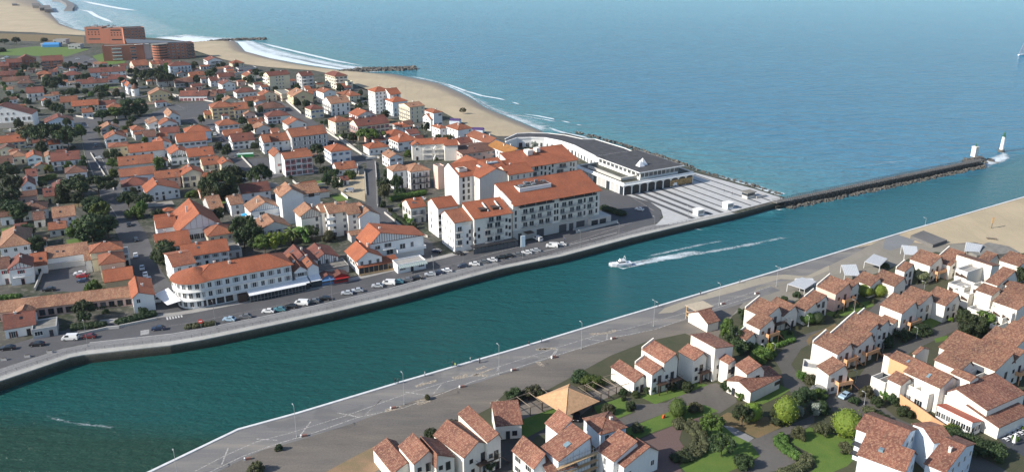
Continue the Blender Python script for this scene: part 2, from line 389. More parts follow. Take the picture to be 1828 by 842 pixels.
def H(r, x1, y1, x2, h, d, roof, rc, wc, ctx, **k):
    """one-block house"""
    name, cat = k.pop('name', 'house'), k.pop('cat', 'house'); grp = k.pop('group', 'houses of the town'); tm = k.pop('tim', None); lab = k.pop('label', None); bal = k.pop('bal', None)
    lab = lab or f"{WCW[wc]} {'house' if name == 'house' else name.replace('_', ' ')} with {RCW[rc]} {ROOFWORD[roof]} roof, {ctx}"
    d = d*1.3; q_ = random.Random(int(x1*7+y1*3))
    if 'shut' not in k and q_.random() < .4: k['shut'] = q_.choice((BROWNP, GREEN, RED, BLUEP, METAL, FR))
    b = Building(name, lab, cat, grp); B = b.block(r, x1, y1, x2, h, d, roof, rc, wc, **k)
    if tm: timber(b, B, tm)
    if roof in ('gx', 'gy') and q_.random() < .55:
        c = MB(); a = B.apex*(B.d if roof == 'gx' else B.w); L_ = B.w if roof == 'gx' else B.d
        for i in range(q_.choice((1, 1, 2))):
            s0 = a*q_.uniform(.35, .5); s1 = s0+1.0; y0 = L_*q_.uniform(.2, .7); y1 = y0+.8; z0 = B.h+B.rise*s0/a+.26; z1 = B.h+B.rise*s1/a+.26
            f_ = (lambda s, y, z: (y, s, z)) if roof == 'gx' else (lambda s, y, z: (s, y, z)); c = MB()
            c.loft([f_(s0, y0, z0), f_(s1, y0, z1), f_(s1, y1, z1), f_(s0, y1, z0)], [f_(s0, y0, z0+.1), f_(s1, y0, z1+.1), f_(s1, y1, z1+.1), f_(s0, y1, z0+.1)])
            link('roof_window', c.mesh('roof_window', [GL], B.L), B.roof)
    if bal:
        st = max(1, round(h/2.95))
        for q in range(1, st): b.balcony(B, bal, B.w*.1 if bal == 'f' else .5, (B.w*.9 if bal == 'f' else B.d-.5), q*h/st, 1.1)
    return b
# ---------------- ground and water materials ----------------
def m_asphalt(name, c=(.055,.055,.058), patch=.35):
    t = NT(name); g = t.co(); a = t.noise(g, .06, 5, .6); b = t.noise(g, 1.2, 4); s = t.noise(t.mapping(g, (.25, .02, 1), (0, 0, rad(-PHI0))), 1, 4)
    cc = t.mix(t.math('MULTIPLY', t.ramp(a, [(.35, 0), (.7, 1)]), patch), c, lighten(c, 1.9))
    cc = t.mix(t.math('MULTIPLY', t.ramp(b, [(.35, 0), (.7, 1)]), .3), cc, lighten(c, .55))
    cc = t.mix(t.math('MULTIPLY', t.ramp(s, [(.45, 0), (.75, 1)]), .3), cc, lighten(c, 1.5))
    t.bump(t.noise(g, 6, 3), .2, .02); return t.base(cc, .9)
ASPH = m_asphalt('asphalt', (.075,.075,.08)); ASPH2 = m_asphalt('worn_asphalt', (.10,.094,.086), .5); PAVE = m_asphalt('pavement_slabs', (.28,.27,.255), .4)
def m_town():
    t = NT('town_ground'); g = t.co(); a = t.noise(g, .045, 5, .6); b = t.noise(g, .4, 5, .65); c = t.noise(g, 3, 3)
    x = t.mix(t.ramp(a, [(.40, 0), (.55, 1)]), (.075,.07,.062), (.03,.04,.018))
    x = t.mix(t.ramp(b, [(.5, 0), (.62, 1)]), x, (.13,.12,.10)); x = t.mix(t.math('MULTIPLY', t.ramp(c, [(.3, 1), (.6, 0)]), .4), x, (.03,.035,.02))
    t.bump(c, .5, .1); return t.base(x, .95)
TOWN = m_town()
def m_sand(name, c=(.47,.385,.255)):
    t = NT(name); g = t.co(); a = t.noise(g, .03, 6, .62); b = t.noise(t.mapping(g, (.5, .06, 1), (0, 0, rad(20))), .6, 4); f = t.noise(g, 1.1, 5, .6)
    x = t.mix(t.ramp(a, [(.35, 0), (.65, 1)]), lighten(c, .82), c); x = t.mix(t.math('MULTIPLY', t.ramp(b, [(.5, 0), (.7, 1)]), .4), x, lighten(c, .72))
    at = t.n.new('ShaderNodeAttribute'); at.attribute_name = 'wet'
    x = t.mix(at.outputs['Fac'], x, (.20,.155,.12)); t.bump(t.math('ADD', f, a), .6, .35)
    r = t.math('MULTIPLY_ADD', at.outputs['Fac'], -.55); r.node.inputs[2].default_value = .95
    return t.base(x, r)
SAND = m_sand('sand')
def m_grass(name, c=(.075,.15,.02)):
    t = NT(name); g = t.co(); a = t.noise(g, .25, 5, .6); b = t.noise(g, 4, 4); x = t.mix(t.ramp(a, [(.3, 0), (.7, 1)]), c, (c[0]*1.7, c[1]*1.25, c[2]*1.5))
    x = t.mix(t.math('MULTIPLY', t.ramp(b, [(.3, 1), (.65, 0)]), .5), x, lighten(c, .45)); t.bump(b, .8, .12); return t.base(x, .95)
GRASS = m_grass('grass'); DRYG = m_grass('dry_grass', (.14,.12,.05))
def m_lot():       # grey brown car park on the near bank with blown sand
    t = NT('worn_car_park'); g = t.co(); f = rad(-31)
    s = t.noise(t.mapping(g, (.018, .11, 1), (0, 0, f)), 1, 6, .68); b = t.noise(g, 2.2, 5, .65); a = t.noise(g, .05, 5)
    x = t.mix(t.ramp(a, [(.35, 0), (.7, 1)]), (.105,.097,.088), (.15,.138,.124)); x = t.mix(t.math('MULTIPLY', t.ramp(s, [(.42, 0), (.68, 1)]), .7), x, (.25,.21,.165))
    x = t.mix(t.math('MULTIPLY', t.ramp(b, [(.35, 1), (.6, 0)]), .35), x, (.05,.045,.04)); t.bump(b, .5, .05); return t.base(x, .92)
LOT = m_lot()
def m_prom():
    t = NT('promenade_asphalt'); g = t.co(); f = rad(-31)
    s = t.noise(t.mapping(g, (.02, .16, 1), (0, 0, f)), 1, 6, .68); b = t.noise(g, 2.5, 4)
    x = t.mix(t.ramp(b, [(.3, 0), (.7, 1)]), (.14,.137,.135), (.18,.177,.175)); x = t.mix(t.math('MULTIPLY', t.ramp(s, [(.48, 0), (.72, 1)]), .7), x, (.29,.26,.22)); x = t.mix(t.math('MULTIPLY', t.ramp(t.noise(g, .09, 3), [(.55, 0), (.6, 1)]), .35), x, (.09,.09,.092)); return t.base(x, .9)
PROM = m_prom()
def m_paint(name='road_paint', c=(.62,.62,.60), wear=.45):
    t = NT(name); n = t.noise(t.co(), 1.6, 5, .7); a = t.ramp(n, [(.42, .15), (.6, 1)])
    t.b.inputs['Roughness'].default_value = .8; t.b.inputs['Base Color'].default_value = (*c, 1)
    t.l.new(t.math('MULTIPLY_ADD', a, wear), t.b.inputs['Alpha']); t.b.inputs['Alpha'].links[0].from_node.inputs[2].default_value = 1-wear
    return t.m
PAINT = m_paint(); PAINT2 = m_paint('faded_paint', (.45,.43,.40), .75); BLOWN = m_paint('blown_sand', (.42,.36,.28), .95)
def m_rock(name='wet_rock', c=(.075,.068,.06)):
    t = NT(name); g = t.co(); a = t.noise(g, .8, 5, .7); s = t.n.new('ShaderNodeSeparateXYZ'); gg = t.n.new('ShaderNodeNewGeometry'); t.l.new(gg.outputs['Position'], s.inputs[0])
    z = t.ramp(t.math('MULTIPLY_ADD', s.outputs[2], .25), [(.1, (.028,.03,.024)), (.75, (.09,.085,.07))]); z.node.inputs[0].links[0].from_node.inputs[2].default_value = 1.0
    x = t.mix(t.ramp(a, [(.3, 0), (.7, 1)]), z, lighten(c, 2.1)); t.bump(a, .9, .25); return t.base(x, .75)
ROCK = m_rock()
def m_quay():
    t = NT('quay_stone'); g = t.co(); uv = t.co('UV'); a = t.noise(t.mapping(g, (.7, .7, .7)), 1, 6, .7)
    s = t.n.new('ShaderNodeSeparateXYZ'); t.l.new(g, s.inputs[0]); zz = t.math('MULTIPLY_ADD', s.outputs[2], .25); zz.node.inputs[2].default_value = 1.0
    h = t.math('ADD', zz, t.math('MULTIPLY_ADD', a, .5)); h.node.inputs[1].links[0].from_node.inputs[2].default_value = -.25
    c = t.ramp(h, [(.0, (.012,.016,.010)), (.5, (.03,.032,.022)), (.8, (.085,.078,.06)), (1.0, (.17,.155,.125))])
    br = t.n.new('ShaderNodeTexBrick'); t.l.new(uv, br.inputs['Vector']); br.inputs['Scale'].default_value = 1; br.inputs['Brick Width'].default_value = 1.6; br.inputs['Row Height'].default_value = .6; br.inputs['Mortar Size'].default_value = .06
    c = t.mix(t.math('MULTIPLY', br.outputs['Fac'], .5), c, (.015,.015,.012)); t.bump(a, .9, .2); return t.base(c, .8)
QUAY = m_quay()
def m_water():
    t = NT('sea_water'); g = t.co(); at = t.n.new('ShaderNodeAttribute'); at.attribute_name = 'wcol'
    big = t.noise(t.mapping(g, (.004, .02, 1), (0, 0, rad(8))), 1, 4, .6)
    c = t.mix(t.math('MULTIPLY', t.ramp(big, [(.35, 0), (.65, 1)]), .3), at.outputs['Color'], t.mix(1.0, at.outputs['Color'], (.72,.80,.86), 'MULTIPLY'))
    l1 = t.noise(t.mapping(g, (.030, .16, 1), (0, 0, rad(8))), 1, 5, .62)
    l2 = t.noise(t.mapping(g, (.32, .60, 1), (0, 0, rad(-14))), 1, 5, .68)
    l3 = t.noise(t.mapping(g, (.10, .30, 1), (0, 0, rad(14))), 1, 4, .6)
    am = t.n.new('ShaderNodeAttribute'); am.attribute_name = 'swell'
    h = t.math('ADD', t.math('MULTIPLY', t.math('MULTIPLY', l1, 3.4), am.outputs['Fac']), t.math('ADD', t.math('MULTIPLY', l2, .27), t.math('MULTIPLY', t.math('MULTIPLY', l3, am.outputs['Fac']), .45)))
    t.bump(h, 1.0, 3.2)
    m = t.base(c, .16, 0, .42); t.b.inputs['IOR'].default_value = 1.33; return m
WATER = m_water()
def m_foam():
    t = NT('foam'); g = t.co(); at = t.n.new('ShaderNodeAttribute'); at.attribute_name = 'dens'
    n1 = t.noise(t.mapping(g, (.10, .22, 1), (0, 0, rad(-55))), 1, 6, .72); n2 = t.noise(g, 1.3, 4, .7)
    f = t.math('ADD', t.math('MULTIPLY', n1, .6), t.math('MULTIPLY', n2, .4))
    th = t.math('SUBTRACT', 1.02, at.outputs['Fac'])
    a = t.math('MULTIPLY', t.math('SUBTRACT', f, t.math('MULTIPLY', th, .74)), 3.2, True)
    a2 = t.math('MULTIPLY', a, t.math('MINIMUM', t.math('MULTIPLY', at.outputs['Fac'], 5.0), 1.0))
    t.l.new(a2, t.b.inputs['Alpha']); return t.base((.66,.74,.78), .8)
FOAM = m_foam()
def m_leaf(name, c, c2, var=.5):
    t = NT(name); at = t.n.new('ShaderNodeAttribute'); at.attribute_name = 'tone'; oi = t.n.new('ShaderNodeObjectInfo')
    x = t.mix(at.outputs['Fac'], c, c2); h = t.n.new('ShaderNodeHueSaturation'); t.l.new(x, h.inputs['Color'])
    hh = t.math('MULTIPLY_ADD', oi.outputs['Random'], .05); hh.node.inputs[2].default_value = .468; t.l.new(hh, h.inputs['Hue'])
    v = t.math('MULTIPLY_ADD', oi.outputs['Random'], var); v.node.inputs[2].default_value = 1-var/2; t.l.new(v, h.inputs['Value'])
    m = t.base(h.outputs[0], .7, 0, .3)
    return m
LF = {'d': m_leaf('dark_foliage', (.018,.034,.013), (.060,.088,.030)), 'g': m_leaf('green_foliage', (.038,.075,.014), (.12,.19,.035)), 'l': m_leaf('light_foliage', (.08,.13,.015), (.24,.29,.04)),
      'o': m_leaf('olive_foliage', (.045,.052,.024), (.12,.125,.055)), 'h': m_leaf('hedge_foliage', (.022,.042,.012), (.07,.10,.026)), 's': m_leaf('silvery_foliage', (.2,.24,.2), (.38,.42,.36))}
BARK = simple('bark', (.10,.075,.055), .95, 0, .3, 3)
# ---------------- land, water, roads ----------------
WZ = -2.8
U0 = Vector((math.cos(rad(PHI0)), math.sin(rad(PHI0)), 0)); V0 = Vector((-math.sin(rad(PHI0)), math.cos(rad(PHI0)), 0))
def TP(r, pts): return [T(r, *p) for p in pts]
def sheet(name, pts, mat, z=0.0, kind='structure', pix=True, world=False, label=None):
    v = [P(x, y, z) if pix else Vector((x, y, z)) for x, y in pts]
    b = MB(); b.a = 'sheet'; b.poly(v)
    me = b.mesh(name, [mat])
    if me.polygons[0].normal.z < 0: me.flip_normals()
    o = link(name, me); return tag(o, kind=kind, label=label)
def land(name, pts, top, side, z=0.0, bottom=-9):
    """a slab of ground: flat top and vertical quay faces"""
    b = MB(); b.a = 'sheet'; n = len(pts)
    ar = sum(pts[i][0]*pts[(i+1) % n][1]-pts[(i+1) % n][0]*pts[i][1] for i in range(n))
    if ar < 0: pts = pts[::-1]
    b.poly([(x, y, z) for x, y in pts], 0)
    for i in range(n):
        p, q = pts[i], pts[(i+1) % n]; b.poly([(p[0], p[1], bottom), (q[0], q[1], bottom), (q[0], q[1], z), (p[0], p[1], z)], 1)
    return tag(link(name, b.mesh(name, [top, side])), kind='structure')
def xy(r, pts, z=0.0): return [tuple(Q(r, x, y, z)[:2]) for x, y in pts]
quayT = [(-130,730),(0,681),(126,638.6),(150,634),(304,617),(363,607),(484,582),(589,559.5),(712,530),(800,506),(897,480),(1003,458),(1127,425),(1241,398),(1312,382),(1400,358)]
quay = xy(0, quayT)
coast = xy(0, [(1400,352),(1345,334),(1240,303),(1180,283),(1110,262),(1010,238),(950,242),(887,243),(842,228),(790,200),(758,193),(727,183),(650,160),(623,148),(603,133),(540,124),(456,117),(400,104),(347,92),(346,76),(300,70),(240,66),(150,62),(100,60),(0,56),(-400,45)])
land('ground_town', quay+coast+[(-1900, 1400), (-1900, 100), (-200, 90)], TOWN, QUAY)
nearT = [(150,900),(263,842),(424,765),(530,736),(720,679),(925,620),(1080,573),(1375,486),(1480,454),(1525,440),(1624,410),(1828,351),(2150,262)]
near = xy(0, nearT)
land('ground_near_bank', near+[(900, 700), (900, -50), (-60, -50)], LOT, QUAY)
# ---- beaches: sloping strips
def beach(name, pairs):
    b = MB(); b.a = 'sheet'; wet = []
    cols = [(0, .35, 0), (.4, -.2, 0), (.7, -1.1, 0), (.82, -1.8, .55), (1.0, -2.85, 1), (1.35, -6.5, 1)]
    rows = []
    for (a, c) in pairs:
        A = P(*a, .05); C = P(*c, WZ); rows.append([Vector((A.x+(C.x-A.x)*t, A.y+(C.y-A.y)*t, z if t else .05)) for t, z, w in cols])
    for r in rows:
        for p, c in zip(r, cols): b.v.append(tuple(p)); wet.append(c[2])
    k = len(cols)
    for i in range(len(rows)-1):
        for j in range(k-1): b.f.append((i*k+j, i*k+j+1, (i+1)*k+j+1, (i+1)*k+j)); b.m.append(0)
    me = b.mesh(name, [SAND])
    if me.polygons[0].normal.z < 0: me.flip_normals()
    at = me.attributes.new('wet', 'FLOAT', 'POINT'); at.data.foreach_set('value', wet)
    for p in me.polygons: p.use_smooth = True
    return tag(link(name, me), kind='structure')
beach('beach', [((345,75),(420,74)),((346,90),(438,92)),((399,106),(482,104)),((440,115),(530,114)),((480,120),(590,123)),((560,126),(640,129)),((600,134),(672,131)),
    ((623,147),(701,132)),((650,158),(743,140)),((700,172),(785,149)),((727,183),(821,165)),((758,193),(842,176)),((790,200),(868,193)),((842,228),(900,206)),((887,243),(960,231)),((935,243),(985,243))])
beach('far_beach', [((160,64),(153,57)),((125,62),(130,51)),((100,61),(106,42)),((60,58),(93,27)),((0,56),(76,9)),((-200,48),(58,-6)),((-400,42),(20,-20))])
sheet('sand_flat', [(1500,447),(1540,437),(1624,411.5),(1828,352.5),(2140,264),(2100,480),(1828,455),(1740,432),(1665,437),(1600,428),(1560,436)], SAND, .01)
sheet('dune_field', [(-200,54),(0,60),(100,63),(150,66),(150,78),(60,74),(0,72),(-200,70)], DRYG, .006)
# ---- water
def water():
    def ax(lo, hi, n, c, p): t = np.linspace(-1, 1, n); s = np.sign(t)*np.abs(t)**p; return np.where(s < 0, c+(c-lo)*s, c+(hi-c)*s)
    X = ax(-5000, 14000, 220, 60, 2.2); Y = ax(-300, 32000, 240, 330, 2.6)
    gx, gy = np.meshgrid(X, Y); n, m = gx.shape
    v = np.stack([gx, gy, np.full_like(gx, WZ)], -1).reshape(-1, 3)
    idx = np.arange(n*m).reshape(n, m); f = np.stack([idx[:-1, :-1], idx[:-1, 1:], idx[1:, 1:], idx[1:, :-1]], -1).reshape(-1, 4)
    me = bpy.data.meshes.new('sea'); me.from_pydata(v.tolist(), [], f.tolist()); me.materials.append(WATER)
    s = gx*U0.x+gy*U0.y; q = gx*V0.x+gy*V0.y
    p0 = P(1400, 356); q0 = p0.x*V0.x+p0.y*V0.y; s0 = p0.x*U0.x+p0.y*U0.y
    ss = lambda x: x*x*(3-2*x)
    cl = lambda x: ss(np.clip(x, 0, 1))
    sea = cl((q-(q0-6))/8)                                  # 0 in the canal, 1 north of the pier
    sea = np.maximum(sea, cl((s-(s0+170))/120))
    canal = np.array([.010, .078, .070])[None, None]; canal2 = np.array([.022, .13, .16])[None, None]
    c = canal+(canal2-canal)*cl((s-60)/260)[..., None]
    P1, P2 = P(-50, 728, WZ), P(470, 775, WZ)               # murky water in the bend
    dd = ((gx-P1.x)*(P2.y-P1.y)-(gy-P1.y)*(P2.x-P1.x))/((P2-P1).length); mk = cl(dd/9+.15)
    c = c+(np.array([.016, .048, .026])[None, None]-c)*mk[..., None]*.85
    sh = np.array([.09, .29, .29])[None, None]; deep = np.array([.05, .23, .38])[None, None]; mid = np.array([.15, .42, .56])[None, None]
    d = np.hypot(np.maximum(s-s0+60, 0), 0)*0+(q-q0)          # distance from the pier line
    coastd = gx-(-40)+0.62*(gy-480)                           # distance off the beach line
    f1 = cl((coastd-20)/260)
    cs = sh+(deep-sh)*f1[..., None]; far = cl((gy-600)/1500)[..., None]; cs = cs+(mid-cs)*far  # distant water paler: sky reflection and haze put into its colour
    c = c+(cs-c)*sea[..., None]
    at = me.color_attributes.new('wcol', 'FLOAT_COLOR', 'POINT'); at.data.foreach_set('color', np.concatenate([c, np.ones(c.shape[:2]+(1,))], -1).astype('f').ravel())
    a2 = me.attributes.new('swell', 'FLOAT', 'POINT'); a2.data.foreach_set('value', (.10+.9*sea).astype('f').ravel())
    tag(link('sea', me), kind='structure')
water()
sheet('sea_bed', [(-6000, -400), (15000, -400), (15000, 33000), (-6000, 33000)], SAND, -30, pix=False)
# ---- foam
FZ = WZ+.06
FV, FF, FD = [], [], []
def foam(rows, dens):        # rows: (inner, outer) photo points; dens: across the strip
    k = len(dens); base = len(FV)
    for i, (a, c) in enumerate(rows):
        A, C = P(*a, FZ), P(*c, FZ)
        e = .0 if i in (0, len(rows)-1) else 1
        for j in range(k): t = j/(k-1); FV.append(tuple(A+(C-A)*t)); FD.append(dens[j]*(e if len(rows) > 2 else 1))
    for i in range(len(rows)-1):
        for j in range(k-1): FF.append((base+i*k+j, base+i*k+j+1, base+(i+1)*k+j+1, base+(i+1)*k+j))
def crest(pts, wid, dens):   # a foam line of a width in metres
    W = [P(*p, FZ+.01*len(FV) % .03) for p in pts]; base = len(FV)
    for i, p in enumerate(W):
        d = (W[min(i+1, len(W)-1)]-W[max(i-1, 0)]).normalized(); nn = Vector((-d.y, d.x, 0)); e = .35 if i in (0, len(W)-1) else 1
        for t, f in ((-1, .0), (-.4, .8), (0, 1), (.4, .8), (1, 0)): FV.append(tuple(p+nn*t*wid*.5*(e*.5+.5))); FD.append(dens*f*e)
    for i in range(len(W)-1):
        for j in range(4): FF.append((base+i*5+j, base+i*5+j+1, base+(i+1)*5+j+1, base+(i+1)*5+j))
foam([((405,73),(430,68)),((424,76),(459,73)),((438,92),(493,83)),((482,104),(535,94)),((530,113),(587,106)),((590,122),(626,115)),((640,128),(674,120)),((701,131),(735,126))], [.8,.85,.62,.7,.4,.0])
foam([((701,132),(720,127)),((743,139),(762,138)),((785,148),(800,148)),((821,164),(838,163)),((842,175),(866,177)),((868,192),(895,190)),((900,205),(930,200)),((960,230),(990,219)),((990,243),(1040,235))], [.6,.6,.4,.38,.2,0])
foam([((154,58),(180,58)),((130,51),(300,66)),((106,42),(360,70)),((93,27),(380,62)),((84,15),(330,40)),((70,2),(260,20)),((50,-8),(215,5)),((40,-20),(170,-20))], [.6,.45,.42,.45,.38,.0])
foam([((250,67),(300,60)),((300,70),(345,58)),((346,76),(390,62)),((400,74),(440,66)),((440,74),(470,70))], [.9,.95,.7,.3,0])
crest([(140,0),(165,6),(195,12),(225,17),(250,20)], 22, 1.0); crest([(135,16),(160,21),(172,29),(190,36),(203,42)], 14, 1.0); crest([(98,32),(106,38),(116,42),(130,50)], 9, .9)
crest([(455,74),(490,83),(540,95),(600,109),(660,120)], 10, .95); crest([(500,99),(560,112),(620,123)], 8, .9)
crest([(775,146),(800,151),(830,162),(860,171),(890,176),(906,180)], 5, 1.0); crest([(913,182),(920,184),(928,187)], 4, 1.0); crest([(845,172),(862,186),(880,196),(905,204),(940,208),(975,214),(1000,219)], 3.5, .95)
crest([(930,203),(960,207),(985,212),(992,214)], 4, 1.0); crest([(1000,215),(1012,218),(1020,220)], 3, 1.0); crest([(1027,222),(1033,223),(1040,224)], 2.5, .9)
crest([(975,225),(990,232),(1010,238),(1040,244),(1060,252)], 6, .8)
foam([((1240,308),(1262,304)),((1290,320),(1310,314)),((1345,334),(1362,330)),((1385,347),(1400,341)),((1400,353),(1425,346))], [.75,.62,.5,.3,0])
crest([(1250,314),(1258,317),(1264,320)], 3, 1.0); crest([(1335,330),(1350,334),(1366,337),(1375,339)], 3.2, 1.0); crest([(1390,344),(1397,345),(1402,347)], 2.4, 1.0)
crest([(1128,471),(1170,465),(1250,452),(1330,438),(1385,427),(1420,420)], 5.5, .5); crest([(1130,464),(1180,452),(1250,437),(1320,424)], 4.5, .48); crest([(1098,475),(1112,479),(1128,476)], 2.0, .8); crest([(1112,475),(1140,471),(1180,463)], 4.5, .8)
foam([((1118,470),(1118,477)),((1127,466),(1127,478)),((1150,461),(1150,474)),((1175,456),(1180,468)),((1220,448),(1225,460)),((1290,436),(1295,446))], [.2,.62,.66,.2]); foam([((1112,471),(1112,477)),((1124,468),(1124,477)),((1145,464),(1145,473)),((1165,461),(1165,469))], [.5,.95,.95,.5])
crest([(1225,410),(1240,408),(1258,411)], 1.6, .9); crest([(1378,372),(1390,374),(1402,373)], 2, .9)
foam([((1740,298),(1752,288)),((1765,300),(1762,282)),((1795,292),(1790,268)),((1810,285),(1812,275))], [.1,.72,.7,.1])
foam([((1500,345),(1500,340)),((1600,325),(1600,318)),((1700,302),(1700,296)),((1750,292),(1755,286))], [.0,.42,.42,.0])
foam([((1470,318),(1470,311)),((1550,300),(1550,292)),((1650,284),(1650,277)),((1735,270),(1735,262))], [.0,.34,.34,.0])
crest([(35,736),(80,740),(110,750),(150,757),(200,762),(240,760)], 3.0, .36)
rnd = random.Random(5)
for i in range(26):
    x, y = rnd.uniform(560, 1900), rnd.uniform(10, 190); 
    if y > 60+(x-560)*.13+10 or x > 1100: pass
me = bpy.data.meshes.new('surf_foam'); me.from_pydata(FV, [], FF); me.materials.append(FOAM); me.attributes.new('dens', 'FLOAT', 'POINT').data.foreach_set('value', FD)
tag(link('surf_foam', me), 'white surf and wake foam lying on the water', kind='stuff')
# ---- strips parallel to a traced edge
def offs(pts, o):
    out = []
    for i, p in enumerate(pts):
        a, b = Vector(pts[max(i-1, 0)]), Vector(pts[min(i+1, len(pts)-1)]); d = (b-a).normalized(); out.append((p[0]-d.y*o, p[1]+d.x*o))
    return out
ROADS = []; ROADS2 = []
def strip(name, pts, o0, o1, z, mat, h=0, kind='structure', extra=None):
    a, c = offs(pts, o0), offs(pts, o1); b = MB()
    b.a = None if h else 'sheet'
    for i in range(len(pts)-1):
        q = [(*a[i], z), (*a[i+1], z), (*c[i+1], z), (*c[i], z)]
        if h: b.loft([(x, y, z-h) for x, y, _ in q], q)
        else: b.poly(q if o1 > o0 else q[::-1])
    o = link(name, b.mesh(name, [mat])); return tag(o, kind=kind)
LIP = m_asphalt('lip_concrete', (.33,.325,.30), .4)
strip('quay_promenade', quay[:-1], .0, 2.8, .30, LIP, .30)
strip('quay_path', quay[:-2], 2.85, 8.6, .008, m_asphalt('path_asphalt', (.17,.17,.172)))
strip('quay_kerb', quay[3:-3], 8.6, 8.95, .14, CONC, .14)
strip('quay_road', quay[:-3], 8.95, 23, .010, ASPH)
strip('quay_pavement', quay[3:-5], 23, 26, .12, PAVE, .12)
for k, (a, b_) in enumerate(((3.9, 4.02), (5.9, 6.02), (7.6, 7.72))): strip('path_line', quay[1:-2], a, b_, .016, PAINT2)
strip('road_line', quay[4:-5], 15.4, 15.52, .018, PAINT2)
for nm, pts, mat, z in (
    ('street_cars', [(270,566),(336,556),(300,500),(285,478),(262,420),(240,385),(222,350),(200,305),(178,250),(169,222),(160,205),(132,205),(142,224),(152,270),(165,320),(185,365),(205,410),(232,465),(256,525)], ASPH, .014),
    ('street_cross', [(130,210),(170,208),(200,212),(240,214),(300,190),(380,182),(392,205),(405,240),(438,285),(470,320),(455,330),(400,270),(372,222),(300,215),(200,226),(130,226)], ASPH, .012),
    ('car_park_town', [(300,188),(378,180),(396,212),(380,232),(345,212),(310,212)], ASPH, .018),
    ('car_park_lane', [(425,286),(476,281),(506,314),(462,324)], ASPH, .018),
    ('street_villas', [(500,312),(560,308),(640,296),(655,288),(580,236),(560,215),(500,180),(470,170),(460,180),(520,205),(565,240),(630,292),(560,300),(470,322)], ASPH, .016),
    ('street_garden', [(654,286),(671,286),(676,345),(680,368),(700,382),(770,432),(790,470),(700,500),(640,515),(600,520),(700,478),(690,440),(655,372)], ASPH, .020),
    ('car_park_yard', [(70,520),(78,482),(150,470),(160,480),(162,500),(150,520)], ASPH, .016),
    ('sand_garden', [(600,312),(650,300),(652,360),(622,350),(580,322)], SAND, .008),
    ('sports_field', [(0,99),(0,90),(60,83),(130,84),(160,88),(118,101),(60,100)], GRASS, .010),
    ('red_building_lawn', [(165,100),(185,95),(225,108),(222,113),(180,117)], GRASS, .010),
    ('hospital_car_park', [(110,106),(150,98),(175,108),(165,120),(128,118)], ASPH, .012),
    ('terminus_road', [(1030,330),(1110,344),(1165,362),(1182,380),(1176,396),(1120,414),(1030,440),(900,475),(880,465),(1000,430),(1090,400)], ASPH, .012),
    ('plaza', [(1103,344),(1170,325),(1240,308),(1346,337),(1398,354),(1310,377),(1200,400),(1170,402),(1184,388),(1180,374),(1160,360)], simple('plaza_slabs', (.44,.445,.44), .85, 0, .1, .3), .020)):
    sheet(nm, pts, mat, z)
    if mat in (ASPH, SAND, GRASS): ROADS.append(xy(0, pts))
# stripes of the plaza, laid across it
def clipline(p, d, poly):
    ts = []
    n = len(poly)
    for i in range(n):
        a, b = Vector(poly[i]), Vector(poly[(i+1) % n]); e = b-a; den = d.x*e.y-d.y*e.x
        if abs(den) < 1e-9: continue
        w = a-p; t = (w.x*e.y-w.y*e.x)/den; s_ = (w.x*d.y-w.y*d.x)/den
        if 0 <= s_ <= 1: ts.append(t)
    return (min(ts), max(ts)) if len(ts) > 1 else None
plz = xy(0, [(1108,345),(1170,328),(1240,311),(1344,339),(1392,354),(1310,375),(1200,398),(1176,400),(1187,388),(1183,374),(1162,358)])
o0 = Vector(P(1108, 345)[:2]); uu, vv = Vector(U0[:2]), Vector(V0[:2]); DS = simple('dark_slabs', (.085,.088,.09), .85, 0, .15, .5)
b = MB(); b.a = 'sheet'
ks = [3.5, 9, 14.5, 21, 27.5, 34, 41, 48, 55, 62, 70, 78, 86]
for i, k in enumerate(ks):
    wd = 2.4 if i < 4 else 1.2
    c0, c1 = clipline(o0+uu*k, vv, plz), clipline(o0+uu*(k+wd), vv, plz)
    if c0 and c1: b.poly([(*(o0+uu*k+vv*c0[0]), .026), (*(o0+uu*(k+wd)+vv*c1[0]), .026), (*(o0+uu*(k+wd)+vv*c1[1]), .026), (*(o0+uu*k+vv*c0[1]), .026)])
tag(link('plaza_stripes', b.mesh('plaza_stripes', [DS])), kind='structure')
# ---- near bank
rn = near[::-1]
strip('near_quay_lip', near, 0, -.8, .18, simple('pale_lip', (.62,.63,.63), .8, 0, .12, .6), .18)
strip('near_promenade', near[:-3], -.8, -10.5, .006, PROM)
def line(name, r, pts, wid, mat, z, kind='structure', h=0):
    W = [tuple(Q(r, x, y)[:2]) for x, y in pts]; return strip(name, W, -wid/2, wid/2, z, mat, h, kind)
L1 = TP(16, [(440,838),(600,755),(770,680),(960,630),(1250,540)])+[(720,704),(800,680)]+TP(18, [(0,580),(430,440),(830,310),(1280,170)])+TP(11, [(100,470),(440,378),(600,330),(830,255)])
L2 = TP(16, [(520,842),(690,760),(850,700),(1070,635),(1310,550)])+[(720,727.5),(780,705)]+TP(18, [(0,640),(240,565),(730,410),(1368,215)])+TP(11, [(250,470),(560,362),(760,300)])
line('path_edge_line', 0, L1, .26, PAINT2, .014); line('path_edge_line', 0, L2, .30, PAINT2, .014)
strip('cycle_path', [tuple(P(*p)[:2]) for p in L1], 0, -4.5, .010, PROM)
for a, c in (((620,712),(585,800)),((1000,650),(1060,572)),((1440,450),(1355,535)),((1200,525),(1310,548)),((770,665),(880,672))): line('path_mark', 16, [a, c], .35, PAINT2, .018)
for a, c in (((160,345),(50,450)),((560,250),(505,312)),((320,300),(470,325)),((385,265),(440,230)),((770,180),(870,190)),((950,125),(925,180)),((1185,55),(1290,70)),((1345,5),(1310,55))): line('path_mark', 15, [a, c], .35, PAINT2, .018)
